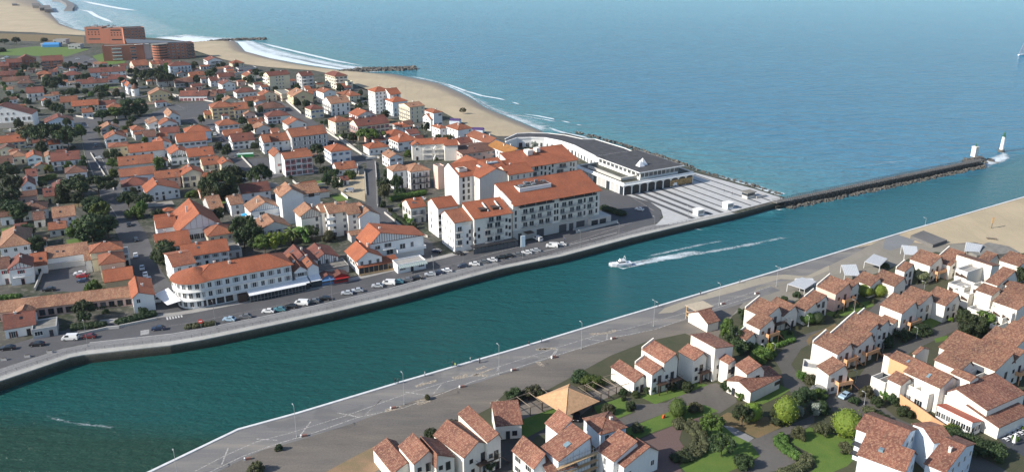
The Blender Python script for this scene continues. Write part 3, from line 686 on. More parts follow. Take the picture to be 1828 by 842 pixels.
for a, c in (((820,330),(780,395)),((595,395),(725,410)),((275,490),(235,560)),((1100,235),(1220,250)),((1285,170),(1278,245))): line('path_mark', 18, [a, c], .35, PAINT2, .018)
for a, c, w in (((640,330),(800,322),.9),((1120,190),(1290,180),1.0),((1290,180),(1368,150),1.0),((0,590),(210,512),.5),((30,570),(160,580),.9)): line('blown_sand', 18, [a, c], w*1.6, BLOWN, .022)
for a, c, w in (((640,210),(740,188),1.2),((385,262),(530,222),.8),((790,150),(860,128),.8),((1200,15),(1290,10),.8),((180,428),(290,400),1.0),((390,378),(480,350),1.6),((1215,115),(1245,108),2),((910,395),(970,370),2.4)): line('blown_sand', 15, [a, c], w*1.6, BLOWN, .022)
sheet('sand_drift', TP(11, [(265,392),(300,362),(480,300),(640,245),(800,205),(900,195),(1010,205),(1100,160),(1123,150),(1123,175),(1000,225),(880,218),(760,250),(640,285),(480,325),(340,385)]), m_sand('drift_sand', (.36,.32,.25)), .018)
sheet('sand_drift', TP(12, [(0,370),(60,330),(200,250),(330,190),(480,110),(560,70),(640,60),(560,90),(520,150),(480,190),(400,200),(300,250),(330,290),(150,330),(60,380)]), m_sand('drift_sand_two', (.27,.245,.20)), .016)
sheet('sandy_ground', TP(11, [(620,420),(760,262),(960,215),(1123,160)])+TP(12, [(330,195),(560,75),(900,120),(1403,140),(1403,240),(600,400),(0,520)]), m_sand('sandy_ground', (.25,.23,.19)), .009)
sheet('paved_slip', TP(12, [(535,85),(600,62),(720,100),(700,125),(560,165),(520,150)]), m_asphalt('slip_concrete', (.17,.175,.18), .3), .020)
sheet('garden_ground', TP(15, [(150,830),(420,610),(560,580),(900,400),(1000,300),(1280,285)])+TP(11, [(30,600),(210,530),(400,490),(580,560),(570,500),(640,400),(720,350),(940,335),(1010,300)])+TP(12, [(100,400),(250,365),(340,335),(470,310),(590,262),(700,205),(850,172),(1050,205),(1400,180)])+[(1900,430),(2100,560),(2050,1000),(600,1000)],
      m_grass('garden_soil', (.050,.062,.028)), .012)
sheet('dry_verge', TP(15, [(0,720),(150,645),(215,655),(262,730),(110,842),(-120,900),(-260,860)]), m_grass('verge', (.20,.165,.085)), .014)
for nm, r, pts, mat, z in (
    ('lane', 0, [(1395,662),(1382,640),(1402,618),(1430,598),(1490,580),(1545,560),(1568,538),(1600,500),(1640,487),(1668,498),(1640,520),(1600,545),(1570,562),(1530,572),(1470,600),(1430,622),(1412,650),(1440,690),(1480,700),(1520,690),(1545,655),(1580,632),(1640,600),(1700,565),(1735,575),(1700,592),(1640,620),(1590,650),(1560,672),(1548,700),(1600,745),(1680,780),(1780,830),(1900,900),(1850,960),(1700,842),(1620,800),(1560,765),(1490,735),(1430,712),(1400,690)], m_asphalt('lane_asphalt', (.085,.08,.072), .4), .022),
    ('court', 14, [(270,372),(330,420),(430,418),(520,410),(620,350),(720,310),(830,288),(935,345),(960,405),(850,478),(760,440),(640,430),(500,480),(260,570),(200,522),(330,470)], m_asphalt('court_asphalt', (.10,.092,.082), .4), .022),
    ('brick_court', 14, [(310,655),(560,555),(680,515),(740,500),(700,560),(620,570),(600,640),(640,700),(580,760),(620,842),(400,842),(380,750)], simple('brick_paving', (.13,.085,.075), .9, 0, .25, 3), .024),
    ('park_path', 14, [(1035,650),(1110,615),(1250,565),(1392,505),(1440,480),(1440,530),(1392,565),(1240,620),(1200,655),(1330,775),(1200,835),(960,860),(1030,800),(1100,745)], m_asphalt('path_grey', (.10,.093,.085), .4), .024),
    ('park_path', 14, [(870,550),(930,560),(1065,630),(1030,655),(940,610)], m_asphalt('path_pale', (.20,.20,.20), .3), .028),
    ('yard', 15, [(980,600),(1100,560),(1300,500),(1480,470),(1620,470),(1500,540),(1200,600),(1030,842),(900,842),(960,720)], m_asphalt('yard_asphalt', (.05,.048,.046), .3), .016),
    ('palapa_court', 15, [(1000,390),(1270,300),(1450,330),(1745,240),(1800,280),(1600,380),(1480,480),(1400,470),(1330,410),(1090,490)], m_asphalt('palapa_paving', (.16,.14,.12), .3), .018),
    ('lawn', 15, [(1085,495),(1330,405),(1425,460),(1130,612),(1095,600)], GRASS, .026), ('lawn', 15, [(1590,400),(1800,330),(1850,440),(1700,500),(1640,480)], GRASS, .026),
    ('lawn', 14, [(350,372),(480,330),(600,330),(700,285),(780,300),(600,370),(450,420)], GRASS, .026), ('lawn', 14, [(270,575),(500,480),(640,430),(760,425),(845,462),(620,530),(420,600),(300,655)], GRASS, .026),
    ('lawn', 14, [(690,560),(740,520),(870,560),(1030,640),(1100,740),(1000,800),(900,842),(640,842),(600,800),(720,730),(745,650)], GRASS, .026),
    ('lawn', 14, [(850,500),(900,470),(980,490),(1150,500),(1230,565),(1085,632),(1000,590),(900,560)], DRYG, .026), ('lawn', 14, [(1030,370),(1200,290),(1290,330),(1230,370),(1120,420),(1030,420)], GRASS, .028),
    ('lawn', 17, [(790,600),(830,540),(950,470),(1100,520),(1340,570),(1350,700),(1260,790),(1000,900),(900,900),(1010,790),(940,680)], GRASS, .026),
    ('lawn', 11, [(740,640),(800,560),(860,545),(950,510),(940,480),(880,470),(850,520),(720,560)], GRASS, .026), ('lawn', 12, [(60,760),(80,700),(200,665),(240,640),(220,620),(60,700),(40,730)], DRYG, .026), ('lawn', 12, [(150,560),(300,505),(470,470),(460,510),(230,590)], GRASS, .026),
    ('lawn', 12, [(690,600),(830,570),(900,600),(760,700),(690,690)], GRASS, .028), ('lawn', 12, [(840,715),(920,695),(930,720),(850,740)], GRASS, .028)):
    sheet(nm, TP(r, pts), mat, z)
    if nm not in ('lawn',): ROADS2.append(xy(r, pts))
b = MB(); pts_ = offs(quay[:-2], 2.9)
for p_, q_ in zip(pts_, pts_[1:]):
    p_, q_ = Vector((*p_, 0)), Vector((*q_, 0)); k_ = max(1, int((q_-p_).length/2.5))
    b.tube([p_+Vector((0,0,1.25)), q_+Vector((0,0,1.25))], .04, 4); b.tube([p_+Vector((0,0,.8)), q_+Vector((0,0,.8))], .03, 4)
    for i in range(k_): c_ = p_+(q_-p_)*(i/k_); b.tube([c_, c_+Vector((0,0,1.3))], .05, 4)
tag(link('quay_railing', b.mesh('quay_railing', [simple('rail_dark', (.10,.105,.11), .5, .3)])), 'thin dark metal railing running along the far quay wall', 'railing')
# ---------------- the town: one-block houses (region, corner x, corner y, other corner x, eave height, depth, roof, tiles, walls, where) ----------------
G2 = 'balcony'
H(1,185,640,300,6,11,'gx','r','w','beside tall pines west of the arched school', wt='tall', bal='f')
H(1,45,432,150,5,9,'gx','r','k','end of the brick row below the sports field', phi=20)
H(1,112,412,245,6,10,'gy','r','k','with pale arched front, in the brick row', phi=20)
H(1,285,420,430,8,12,'gx','r','k','largest of the brick row by the car park', phi=20, wt='wide')
H(1,0,455,60,4,10,'gx','r','k','outermost of the brick row', phi=20)
H(1,255,512,352,4,8,'hip','o','k','small, directly below the largest brick house', phi=25)
H(1,-40,520,120,3.5,9,'gx','r','k','long low, under the tall thin mast', phi=12)
H(1,20,560,200,3.5,9,'gx','n','c','long low, second row under the mast', phi=12)
H(1,120,575,235,3.5,8,'hip','n','s','squat, between the mast and the pines', phi=15)
H(1,430,520,560,4.5,9,'hip','r','w','with arched openings above the big pine group', phi=25, wt='tall')
H(1,610,500,860,5,10,'gx','r','w','long terrace beside the road to the red hospital', phi=8, space=3.5)
H(1,740,545,865,3.5,7,'gx','r','w','low, at the lower end of the long terrace', phi=8)
H(1,555,575,740,3.5,8,'gx','r','l','low, hidden behind the round pine', phi=12)
H(1,600,548,660,4,7,'hip','r','w','tiny, with steep cap between terrace and pines', phi=12)
H(1,915,452,1015,6.5,13,'gx','o','p','two-storey, first below the hospital lawn', phi=50, shut=GREEN)
H(1,1035,440,1090,4,8,'gx','o','c','small, behind the blue-white block', phi=45)
H(1,1090,440,1175,4,9,'gx','r','p','beside the blue-white block, under the hospital wing', phi=20)
H(1,1160,455,1305,9,10,'hip','r','b','tall with stacked balconies, under the hospital wing', phi=22, wt='tall', bal='f', n=3)
H(1,1300,520,1400,4,8,'gx','o','c','half hidden by pines below the blue-white block', phi=30)
H(2,270,188,370,7,13,'gy','r','w','with glazed side, last house before the sand', phi=35, wt='wide', rise=2.5, bal='f')
H(2,400,240,450,4,9,'hip','r','w','cubic, just below the glazed beach house', phi=45)
H(2,440,208,520,4.5,9,'hip','o','c','on the beach edge behind the glazed house', phi=40)
H(2,482,240,605,4,9,'flat','F','g','low boxy, between beach and cream blocks', phi=25, wt='wide', chim=0)
H(2,350,298,455,3.6,8,'gx','r','p','narrow, behind a dark pine near the beach', phi=18)
H(2,535,292,598,5,10,'gy','o','c','with blank yellow gable left of the cream blocks'.replace('left of','next to'), phi=45)
H(2,370,350,458,5.5,10,'gy','r','w','with stepped white gable, above the car park', phi=40)
H(2,290,325,345,5,8,'gx','r','w','joined behind the stepped white gable', phi=30)
H(2,75,427,265,4,9,'gx','r','w','long low with arched garage doors', phi=5, exact=True, wt='tall', skip=0)
H(2,265,428,322,3.4,8,'gx','n','s','short, attached to the long arched one', phi=5, exact=True)
H(1,1085,560,1200,4.5,10,'gx','n','g','with blank end wall under spreading black pine', phi=30)
H(1,1195,570,1320,4,9,'gx','n','g','low, alongside the spreading black pine', phi=10, wt='wide')
H(2,468,408,605,4.2,9,'hip','r','w','square, with dark tiles above the yellow villa', phi=25)
H(2,310,412,390,3.4,7,'gx','r','l','small, between pines north of yellow villa', phi=15)
H(2,380,465,478,4,8,'gy','t','c','low gable just behind the yellow villa', phi=25)
H(2,525,462,665,3.2,7,'gx','o','g','long shed-like, behind the yellow villa', phi=8)
H(2,640,425,742,5,9,'gy','o','c','at the corner of the cream blocks forecourt', phi=35)
H(2,300,512,450,8,11,'hip','o','y','tall yellow villa at the car park corner', phi=12, shut=BROWNP, n=3)
H(2,450,522,550,6,11,'gx','o','y','lower wing joined to the tall yellow villa', phi=12, wt='tall')
H(2,252,555,300,3,6,'gx','o','y','tiny annex before the tall yellow villa', phi=12)
H(2,855,430,988,7.5,13,'gy','t','y','big blank gable beside the white cube house', phi=25, skip=.6)
H(2,775,412,850,6,16,'flat','G','c','with flat top behind the big blank gable', phi=25, chim=0)
H(2,1062,405,1148,9,11,'gy','o','w','with bright blind side wall, below cream blocks', phi=48, rise=1.8, skip=.5)
H(2,975,522,1062,6.5,8,'hip','r','c','cubic, in front of the bright blind wall', phi=48)
H(2,1112,482,1242,8.5,12,'gx','t','w','with side loggias, next up from the crossroads', phi=42, bal='l', wt='tall')
H(2,1240,430,1312,5,10,'hip','o','c','square, behind the white tower block', phi=45)
H(7,300,412,420,5,11,'gy','v','w','with dark red gable in front of white tower', phi=42, tim=BROWNP, rise=2.6)
H(7,148,455,247,8,9,'hip','o','c','three-storey corner villa with small balconies', phi=44, bal='f', n=3)
H(7,300,482,515,9,10,'gx','r','c','with side balconies half behind a green pine', phi=36, bal='l', wt='tall')
H(2,845,708,1085,8.5,11,'gx','o','g','long, with grey shutters and dormers', phi=30, wt='tall')
H(2,680,572,832,5,9,'hip','r','w','with red and blue gable trim, mid town', phi=15, shut=RED)
H(2,612,520,800,3,11,'hip','n','g','wide low with dark wavy tiles', phi=5)
H(2,820,625,945,5,10,'gy','o','w','clean white gable beside the red-blue trimmed villa', phi=28)
H(2,558,620,655,3.2,8,'gx','o','c','small patched one amid grey yards', phi=28)
H(2,600,655,705,3.4,8,'gy','t','l','faded, in the grey yards near the trimmed villa', phi=40)
H(2,345,632,482,5,9,'hip','o','w','square, on the lane beside parked cars', phi=22)
H(2,385,700,512,3.2,8,'gx','o','p','low, behind the square one on the lane', phi=12)
H(2,440,740,592,5,10,'gx','r','w','long-roofed opposite the bottle bank lot', phi=18)
H(2,700,740,830,6,10,'gx','o','w','terrace house behind the pink shuttered hotel', phi=14)
H(2,652,745,700,7,10,'gx','o','w','narrow, with bright side wall behind hotel', phi=14)
H(7,205,275,312,4.5,10,'hip','o','c','low, tucked behind the white tower', phi=48)
H(7,540,318,640,10,10,'hip','v','b','tall, next to white tower by the beach', phi=40, wt='tall', n=3)
H(7,655,352,757,11,12,'gx','t','c','modern, with dark vertical stripes facing beach', phi=46, rise=1.6, wt='slit', bal='l', n=4)
H(7,818,392,877,12,9,'hip','o','w','slim tall cube at the top of the beach path', phi=44, skip=.6)
H(7,798,432,835,8,8,'gx','o','w','small stepped front of the slim tall cube', phi=44, skip=.3)
H(7,602,490,662,4.5,10,'hip','v','w','with crossed ridges, before the striped modern', phi=42)
H(7,862,498,912,6.5,8,'hip','o','w','first of the pair by the purple tents', phi=44)
H(7,985,508,1082,7.5,11,'hip','o','w','second of the pair, nearer the purple tents', phi=46, skip=.5)
H(7,525,550,640,4.5,9,'hip','v','w','with deep eaves behind the arched cream block', phi=30, wt='wide')
H(7,575,592,718,5.5,10,'hip','v','w','joined ahead of the deep-eaved one', phi=32, wt='wide')
H(7,378,635,512,4,8,'hip','v','w','bungalow facing the three-way junction', phi=18, skip=0)
H(7,518,698,608,6,9,'gy','t','w','with three small gable windows, by green garden', phi=20, shut=BROWNP)
H(7,1000,598,1082,3.5,7,'gx','r','p','small, squeezed behind the long terrace', phi=30)
H(7,118,657,252,7,10,'hip','v','w','with blue shutters at the street corner', phi=20, shut=BLUEP, skip=0)
H(5,1232,166,1365,3.4,8,'gx','o','w','low, just below the blue-shuttered corner villa', phi=10)
H(5,1262,238,1310,2.6,4,'gx','r','w','tiny shed beside a green container', phi=10, chim=0, name='shed', cat='shed')
# --- left block
H(3,310,152,500,4.5,11,'gy','r','b','low broad gable between school and main street', phi=28, rise=3)
H(1,415,702,530,4.5,10,'gx','o','c','behind pines, back half of the cream pair', phi=14, wt='tall')
H(1,492,728,672,4.5,9,'gx','v','c','front half of the cream pair', phi=8)
H(1,562,772,632,4,7,'gx','o','w','small, at the foot of the cream pair', phi=20)
H(1,735,742,842,4,8,'hip','o','w','half sunk among the central pines', phi=20)
H(1,665,720,790,3.5,7,'gx','r','w','dark low, behind central pines', phi=14)
H(1,1022,650,1165,5.5,10,'gy','t','y','next to the arched garage row', phi=18)
H(1,870,590,905,7,9,'gy','v','w','narrow steep-roofed beside the round turret', phi=40, rise=2.4)
H(3,1150,108,1228,6.5,14,'gy','t','w','big faded gable overlooking the car park', phi=26, apex=.35, rise=2.5)
H(3,1015,162,1085,5,12,'gy','t','w','lower half joined to the big faded gable', phi=26, apex=.9, rise=2)
H(3,1095,165,1212,6,9,'gy','o','w','with plain white gable before the faded one', phi=26)
H(3,1100,225,1228,4,8,'gx','r','l','low, below the plain white gable', phi=10)
H(3,905,205,985,5,9,'hip','o','w','with tall steep cap beside big central pines', phi=30)
H(3,985,250,1065,5.5,9,'gx','n','w','with steep dark roof, middle of block', phi=12)
H(3,690,195,812,4.5,9,'gy','t','g','first of three on the main street corner', phi=25)
H(3,720,262,860,6,9,'gy','o','w','second on the main street corner, shuttered gable', phi=24, shut=GREEN)
H(3,745,322,878,7,9,'hip','o','y','on main street, third from the corner', phi=14, rise=1.2, skip=0)
H(3,885,355,1122,5.5,10,'gx','v','w','long plain, behind the half-timbered twin', phi=11, space=4)
H(3,1065,300,1170,6,9,'gy','v','w','small upright, behind the long plain one', phi=30)
H(3,1212,285,1412,7,11,'gx','v','w','long, with three dormer windows along the lane', phi=9, shut=GREEN, skip=0)
H(3,1270,222,1440,7,10,'hip','v','b','behind the dormered long one, beside the lane', phi=10)
H(3,1165,365,1285,6.5,11,'gy','v','w','front gable of half-timbered twin', phi=22, tim=BROWNP, shut=GREEN, skip=0)
H(3,1285,385,1462,6,10,'gx','v','w','long wing of half-timbered twin', phi=11, tim=BROWNP, shut=GREEN, skip=0)
H(3,1062,420,1145,3,6,'hip','r','w','tiny, before the half-timbered twin', phi=25)
H(3,1245,510,1392,6.5,9,'gy','v','c','upright gable with arched doors', phi=24, shut=BROWNP, wt='tall')
H(5,315,135,430,5,9,'gx','o','c','with dark wooden balcony near the lane', phi=14, bal='f', wt='tall')
H(5,440,128,520,6,8,'gy','v','c','tall end of the wooden balcony villa', phi=24, wt='tall')
H(3,812,445,1055,5,10,'gx','o','l','barn-like with big plain roof on the main street', phi=8, rise=3.2, win='')
H(3,820,522,1060,4.5,6,'mf','o','b','lower front of the barn-like hall', phi=8, skip=.5)
H(3,835,590,1015,4.5,9,'hip','r','w','square, with low white garden wall', phi=10, skip=0)
H(3,1062,535,1230,5.5,8,'gx','o','p','narrow, with tall mast at its corner', phi=9)
H(3,1000,630,1225,4.5,11,'gy','v','w','wide with sunlit cream side, above the market hall', phi=22, apex=.35)
H(5,330,245,488,3.5,9,'gx','v','w','low, half behind the tall dark pines', phi=12)
H(3,1395,560,1531,3.5,8,'gx','v','w','low with white gable panel beside pines', phi=14)
# far left
H(3,0,290,170,4.5,9,'gx','v','c','long, below the arched school at the edge', phi=9)
H(3,0,335,95,4,8,'gy','n','c','dark-tiled, beneath the long edge one', phi=20)
H(3,70,388,178,4,9,'hip','t','c','squat, left over among garden hedges'.replace('left over','alone'), phi=22)
H(3,-20,435,85,4,9,'gx','n','w','at the picture edge beside the squat cream one', phi=14)
H(3,185,392,285,5.5,9,'gy','v','b','narrow blue-shuttered with bright gable', phi=26, shut=BLUEP)
H(3,350,415,545,5.5,10,'gx','r','w','with long blue-railed balcony on main street', phi=8, bal='f', wt='tall')
H(3,305,385,365,5,9,'gy','t','w','small back wing of blue-railed balcony villa', phi=15)
H(3,450,500,592,4,9,'hip','n','w','low, corner of hedge and main street', phi=16)
H(3,150,585,240,5,10,'gy','r','b','with steep red front amid deep gardens', phi=26, rise=2.4)
H(3,180,520,250,5,8,'gx','r','w','behind the steep red front', phi=14)
H(3,368,605,480,5.5,9,'gy','r','y','yellow gable shaded by a large cypress', phi=26)
H(3,300,655,370,3.5,8,'gx','r','y','low annex of the shaded yellow gable', phi=12)
H(3,150,758,320,4.5,9,'hip','n','l','brown hipped, deep in dark trees', phi=14)
H(3,362,800,512,5.5,9,'gx','t','w','with two small front windows below the hedge', phi=11)
H(3,230,815,300,3.5,7,'gx','n','l','low, beneath the brown hipped one', phi=10)
H(4,0,165,140,6,16,'hip','t','w','broad white house at the edge above red shutters', phi=12, rise=3.4, skip=.3)
H(4,0,20,60,4,8,'gx','n','w','dark low, deep among trees at the edge', phi=14)
H(4,215,215,410,4.5,11,'gx','t','w','long blank-walled beside the walled car park', phi=8, win='', chim=0, rise=2)
H(4,230,80,310,3.2,6,'gx','o','l','small, before the two-window white one', phi=8)
# --- block behind the hotel
H(6,0,82,120,4.5,10,'gx','v','w','bright front left of market hall'.replace('left of','against'), phi=12)
H(6,0,205,195,3.6,11,'gx','v','w','low wide-roofed behind the round tree', phi=10)
H(6,295,138,445,5.5,9,'hip','o','c','square two-storey between hall and hotel', phi=18)
H(6,150,255,415,5,9,'gx','v','w','long back wing of the quayside hotel', phi=10, name='annex', cat='house')
H(6,590,105,770,5,10,'gy','t','l','low villa with weathered tiles beside palms', phi=24)
H(6,385,225,490,3.2,9,'flat','G','g','grey flat annex beside the hotel yard', phi=10, chim=0)
H(5,580,328,775,5.5,9,'gx','r','w','dark red-roofed behind the blue timbered villa', phi=12)
H(5,365,435,452,3.6,12,'gx','t','g','low weathered behind the market hall', phi=30)
# ---------------- larger buildings ----------------
def arch_win(b, B, fc, xs, z, w=1.6, h=2.2):
    for x in xs: b.put(B, fc, x, z, w, h, FR, 2)
# school with arched windows at the top edge of the town
s = Building('school', 'long white school with arched windows above a grey stone ground floor', 'school', None)
B = s.block(3,214,92,-190,8.6,14,'gy','r','w',phi=14,exact=True,rise=6.5,win='',chim=0,apex=.5)
for r_, z in ((0, 2.0), (1, 6.0)): arch_win(s, B, 'f', [B.w*f for f in (.56,.66,.76,.86,.95)], z)
arch_win(s, B, 'f', [B.w*f for f in (.5,.6,.7)], 9.6, 1.1, 1.4)
c = MB(); c.box(-.1, -.12, 0, B.w+.1, 0, 3.6); s.part('stone_base', c, [WC['s']], B)
# red brick hospital by the sea
s = Building('hospital', 'red brick hospital with a cubic tower and long curved wing by the surf', 'hospital')
B = s.block(1,575,188,692,19,16,'flat','G','k',phi=3,exact=True,win='',par=.8); s.block(1,735,192,838,19,14,'flat','G','k',phi=3,exact=True,win='',par=.8)
for q in s.blocks[:2]:
    for zz in (16.3, 5.2): s.put(q, 'f', q.w/2, zz, q.w*.66, 1.2, DK, 5)
    for zz in (13.3, 10.6):
        for f in (.2,.4,.6,.8): s.put(q, 'f', q.w*f, zz, 1.1, 1.1, DK, 0)
q = s.block(1,692,196,735,18,14,'flat','G','k',phi=3,exact=True,win='',par=.4)
q = s.block(1,838,195,985,19,18,'flat','F','k',phi=42,win='f',n=6,wt='wide',space=3.6,skip=.1)
q = s.block(1,695,316,978,15.5,13,'flat','G','k',phi=20,exact=True,win='',par=.7)
for f, wd, bars in ((.34, 9, 6), (.74, 5, 3)):
    for k in range(4): s.put(q, 'f', q.w*f, 2.3+3.5*k, wd, 1.6, FR, bars); s.balcony(q, 'f', q.w*f-wd/2, q.w*f+wd/2, 1.3+3.5*k, .9, WC['l'], WC['l'], 'solid', .9) if f < .5 else None
q = s.block(1,1095,303,1322,16,13,'flat','F','k',phi=32,exact=True,win='f',n=5,wt='wide',space=4.4,skip=.0,par=.6)
for k in range(1, 5): s.balcony(q, 'f', q.w-7, q.w, k*3.2, 1.3, DMETAL, CONC, 'solid')
c = MB(); q0 = q
for k in range(6): z = 2.6*k; c.cyl(0, 4.5, z+.0, z+1.5, 8.2, 8.2, 20, 0); c.cyl(0, 4.5, z+1.5, z+2.6, 7.4, 7.4, 20, 1)
c.cyl(0, 4.5, 15.6, 16.3, 8.6, 8.6, 20, 2); s.part('rounded_corner', c, [WC['k'], GL, GRAVELR], q)
c = MB(); c.box(-22, 14, 0, -8, 22, 15.0); s.part('white_atrium', c, [WC['w']], q)
c = MB(); c.loft([(-30, 10, 17.5), (25, 8, 15.5), (25, 16, 15.5), (-30, 22, 21)], [(-30, 10, 17.8), (25, 8, 15.8), (25, 16, 15.8), (-30, 22, 21.3)]); s.part('sloping_canopy', c, [simple('zinc', (.2,.22,.24), .5, .3)], q)
c = MB(); rr = random.Random(2)
for k in range(9): x, y = rr.uniform(2, 30), rr.uniform(2, 12); c.box(x, y, 19, x+rr.uniform(1, 4), y+rr.uniform(1, 3), 19+rr.uniform(.7, 2))
s.part('roof_plant', c, [METAL], s.blocks[0])
# cream apartment blocks beside the beach
s = Building('apartment_building', 'cream four-storey apartment block with blank yellow gable, farther of the beach pair', 'apartments', 'cream apartments by the beach')
B = s.block(2,690,292,830,11.5,13,'gx','r','c',phi=50,win='l',n=4,wt='wide',space=4,rise=2.6)
for z in (1.6, 4.6, 7.6, 10.0):
    for f in (.35, .5, .65): s.put(B, 'f', B.w*f, z, 1, 1.2)
for k in range(1, 4): s.balcony(B, 'l', 1, B.d-1, k*2.9, 1.4, WC['w'], WC['w'], 'solid')
q = s.block(2,912,292,992,11.5,11,'gx','r','g',phi=50,win='fl',n=4,wt='wide',space=4,rise=2.6)
for k in range(1, 4): s.balcony(q, 'f', .6, q.w-.6, k*2.9, 1.4, FR, WC['w'])
s = Building('apartment_building', 'cream apartment block with stepped end, nearer the groyne and boat masts', 'apartments', 'cream apartments by the beach')
B = s.block(2,1140,296,1225,10.5,20,'hip','r','c',phi=50,win='fl',n=4,wt='wide',space=3.6)
q = s.block(2,1225,330,1262,6.5,12,'flat','T','c',phi=50,win='f',n=2,wt='wide',par=.9)
for k in range(1, 4): s.balcony(B, 'f', .6, B.w-.6, k*2.6, 1.3, WC['l'], WC['l'], 'solid')
# white tower block
s = Building('tower_block', 'white six-storey tower block with orange roofs close to the beach', 'apartments')
B = s.block(7,418,248,520,16,11,'hip','v','w',phi=46,win='fl',n=6,wt='win',space=2.7,skip=.05)
q = s.block(7,520,262,592,14.5,12,'gx','v','w',phi=46,win='f',n=5,wt='tall',over=.9)
for k in range(1, 5): s.balcony(q, 'f', .5, q.w-.5, k*2.9, 1.6, FR, CONC)
for k in range(1, 5): s.balcony(B, 'f', 6, B.w-.5, k*2.7, 1.3, FR, CONC)
q = s.block(7,405,262,470,13.8,6,'gx','v','w',phi=46,win='f',n=5,wt='win',space=2.7)
# pink hotel with red shutters
s = Building('hotel', 'white hotel with dark red shutters and balconies mid town', 'hotel')
B = s.block(5,872,92,1060,9.8,10,'gx','o','w',phi=16,win='',rise=2.2)
for k in range(3):
    for i in range(5):
        x = B.w*(i+.5)/5; s.put(B, 'f', x, 1.6+3.2*k, 1.1, 1.9, FR, 1, 'window', RED)
        if k and i in (0, 1, 3, 4): s.balcony(B, 'f', x-1.1, x+1.1, 3.2*k+.4, .7, RED, RED)
B = s.block(5,800,75,872,9.8,12,'gy','o','w',phi=20,win='f',n=3,wt='win',shut=RED,rise=2.4)
# hall with the large orange roof
s = Building('market_hall', 'large hall with broad orange gable roof and pale timber front', 'hall')
B = s.block(5,150,585,440,6.5,24,'gy','v','w',phi=24,rise=6.2,apex=.52,win='',over=.9)
for f in (.25,.4,.55,.7): s.put(B, 'f', B.w*f, 3.2, 2.2, 2.2, FR, 2)
timber(s, B, simple('pale_beam', (.45,.42,.38), .7), 6.6, 2.4)
q = s.block(5,0,565,135,6,12,'gx','v','w',phi=14,win='f',n=1,wt='wide')
# blue-timbered villa, half-timbered apartments
s = Building('villa', 'white villa with pale blue timber gable and tan tiles beside palm garden', 'house')
B = s.block(5,640,452,845,6,12,'gy','t','w',phi=24,rise=3.4,win='f',n=2,wt='wide'); timber(s, B, BLUEP, 6.0, .8)
q = s.block(5,505,405,590,5.5,11,'gx','t','w',phi=24,win='f',n=2)
s.balcony(B, 'f', 1, B.w-1, 3, 1.2, BLUEP, WC['w'])
s = Building('apartment_building', 'half-timbered apartment house with red brown gable, tan roof and deep loggias', 'apartments')
B = s.block(5,845,345,1112,12,11,'gx','t','w',phi=14,rise=2.8,win='',over=.9)
for k in range(4):
    s.put(B, 'f', B.w*.22, 1.6+3*k, 3.4, 2.0, FR, 3); s.put(B, 'f', B.w*.46, 1.6+3*k, 2.4, 2.0, FR, 2)
    if k: s.balcony(B, 'f', .5, B.w*.55, 3*k, 1.2, DK, WC['w'], 'solid', .9)
    if k in (1, 3): s.put(B, 'f', B.w*.78, 1.6+3*k, 2.4, 1.3, DK, 1)
timber(s, B, BROWNP, 10.4, .8)
q = s.block(5,850,350,1000,13,12,'gy','t','w',phi=14,rise=3,win='',noroof=False,over=.8)
s = Building('apartment_building', 'cream apartment house with curved balconies, timbered corner and jumbled tan roofs', 'apartments')
B = s.block(5,985,480,1125,10,10,'gy','t','l',phi=20,rise=2.6,win='f',n=3,wt='tall',over=.8,skip=.3); timber(s, B, BROWNP, 8.6, .7)
q = s.block(5,1175,460,1312,11,11,'gx','t','l',phi=18,rise=2.4,win='f',n=4,over=.8)
for k in range(1, 4): s.balcony(q, 'f', -1.6, 2.0, k*2.75, 1.3, WC['w'], WC['w'], 'solid'); s.balcony(q, 'f', q.w-.6, q.w+2.6, k*2.75, 1.3, WC['l'], WC['l'], 'solid')
q = s.block(5,1385,490,1520,8.5,13,'gy','t','w',phi=20,rise=2.4,win='l',n=3)
q = s.block(5,1125,455,1180,10.5,9,'gx','t','l',phi=18,win='f',n=3)
q = s.block(5,1305,470,1390,10,11,'gx','t','l',phi=18,win='f',n=4)
# Basque restaurant on the quay
s = Building('restaurant', 'white restaurant with steep orange gables, timber trim and orange porch roof on the quay', 'restaurant')
B = s.block(6,1230,185,1540,8.2,13,'gy','v','w',phi=19,rise=4.2,apex=.2,win='',over=1.1)
timber(s, B, BROWNP, 8.4, 1.0)
for x, z, w, h in ((.14, 6.6, 2, 1.4), (.33, 6.8, 2.8, 1.8), (.6, 5.4, 2.2, 2.0), (.78, 5.5, 1.2, 2.0), (.36, 4.0, 2.6, 2.0), (.14, 3.6, 1.4, 1.8)): s.put(B, 'f', B.w*x, z, w, h, FR, 1)
s.balcony(B, 'f', B.w*.22, B.w*.45, 5.6, 1.4, FR, WC['w']); s.balcony(B, 'f', B.w*.46, B.w, 3.9, 2.6, WC['w'], WC['w'], 'solid', 1.1)
q = s.block(6,1160,275,1300,5.6,13,'gy','v','w',phi=19,rise=2.8,apex=.42,win='f',n=2,wt='tall',over=.9); 
s.windows(q, 'l', 1, 'wide')
q = s.block(6,1165,318,1392,2.9,3.4,'mf','v','w',phi=19,rise=1.3,win='',noroof=False); q.wall.hide_render = False
c = MB(); c.box(.3, -.1, .2, q.w-.3, .02, 2.6); s.part('glazed_front', c, [GL], q)
c = MB()
for i in range(9): x = .2+(q.w-.4)*i/8; c.box(x-.09, -.25, 0, x+.09, -.08, 2.95)
c.box(0, -1.6, .0, q.w*.9, -1.5, .9); s.part('porch_posts', c, [LWOOD], q)
q = s.block(6,1392,300,1555,3.6,6,'flat','T','w',phi=19,win='f',n=1,wt='wide',par=.5)
c = MB()
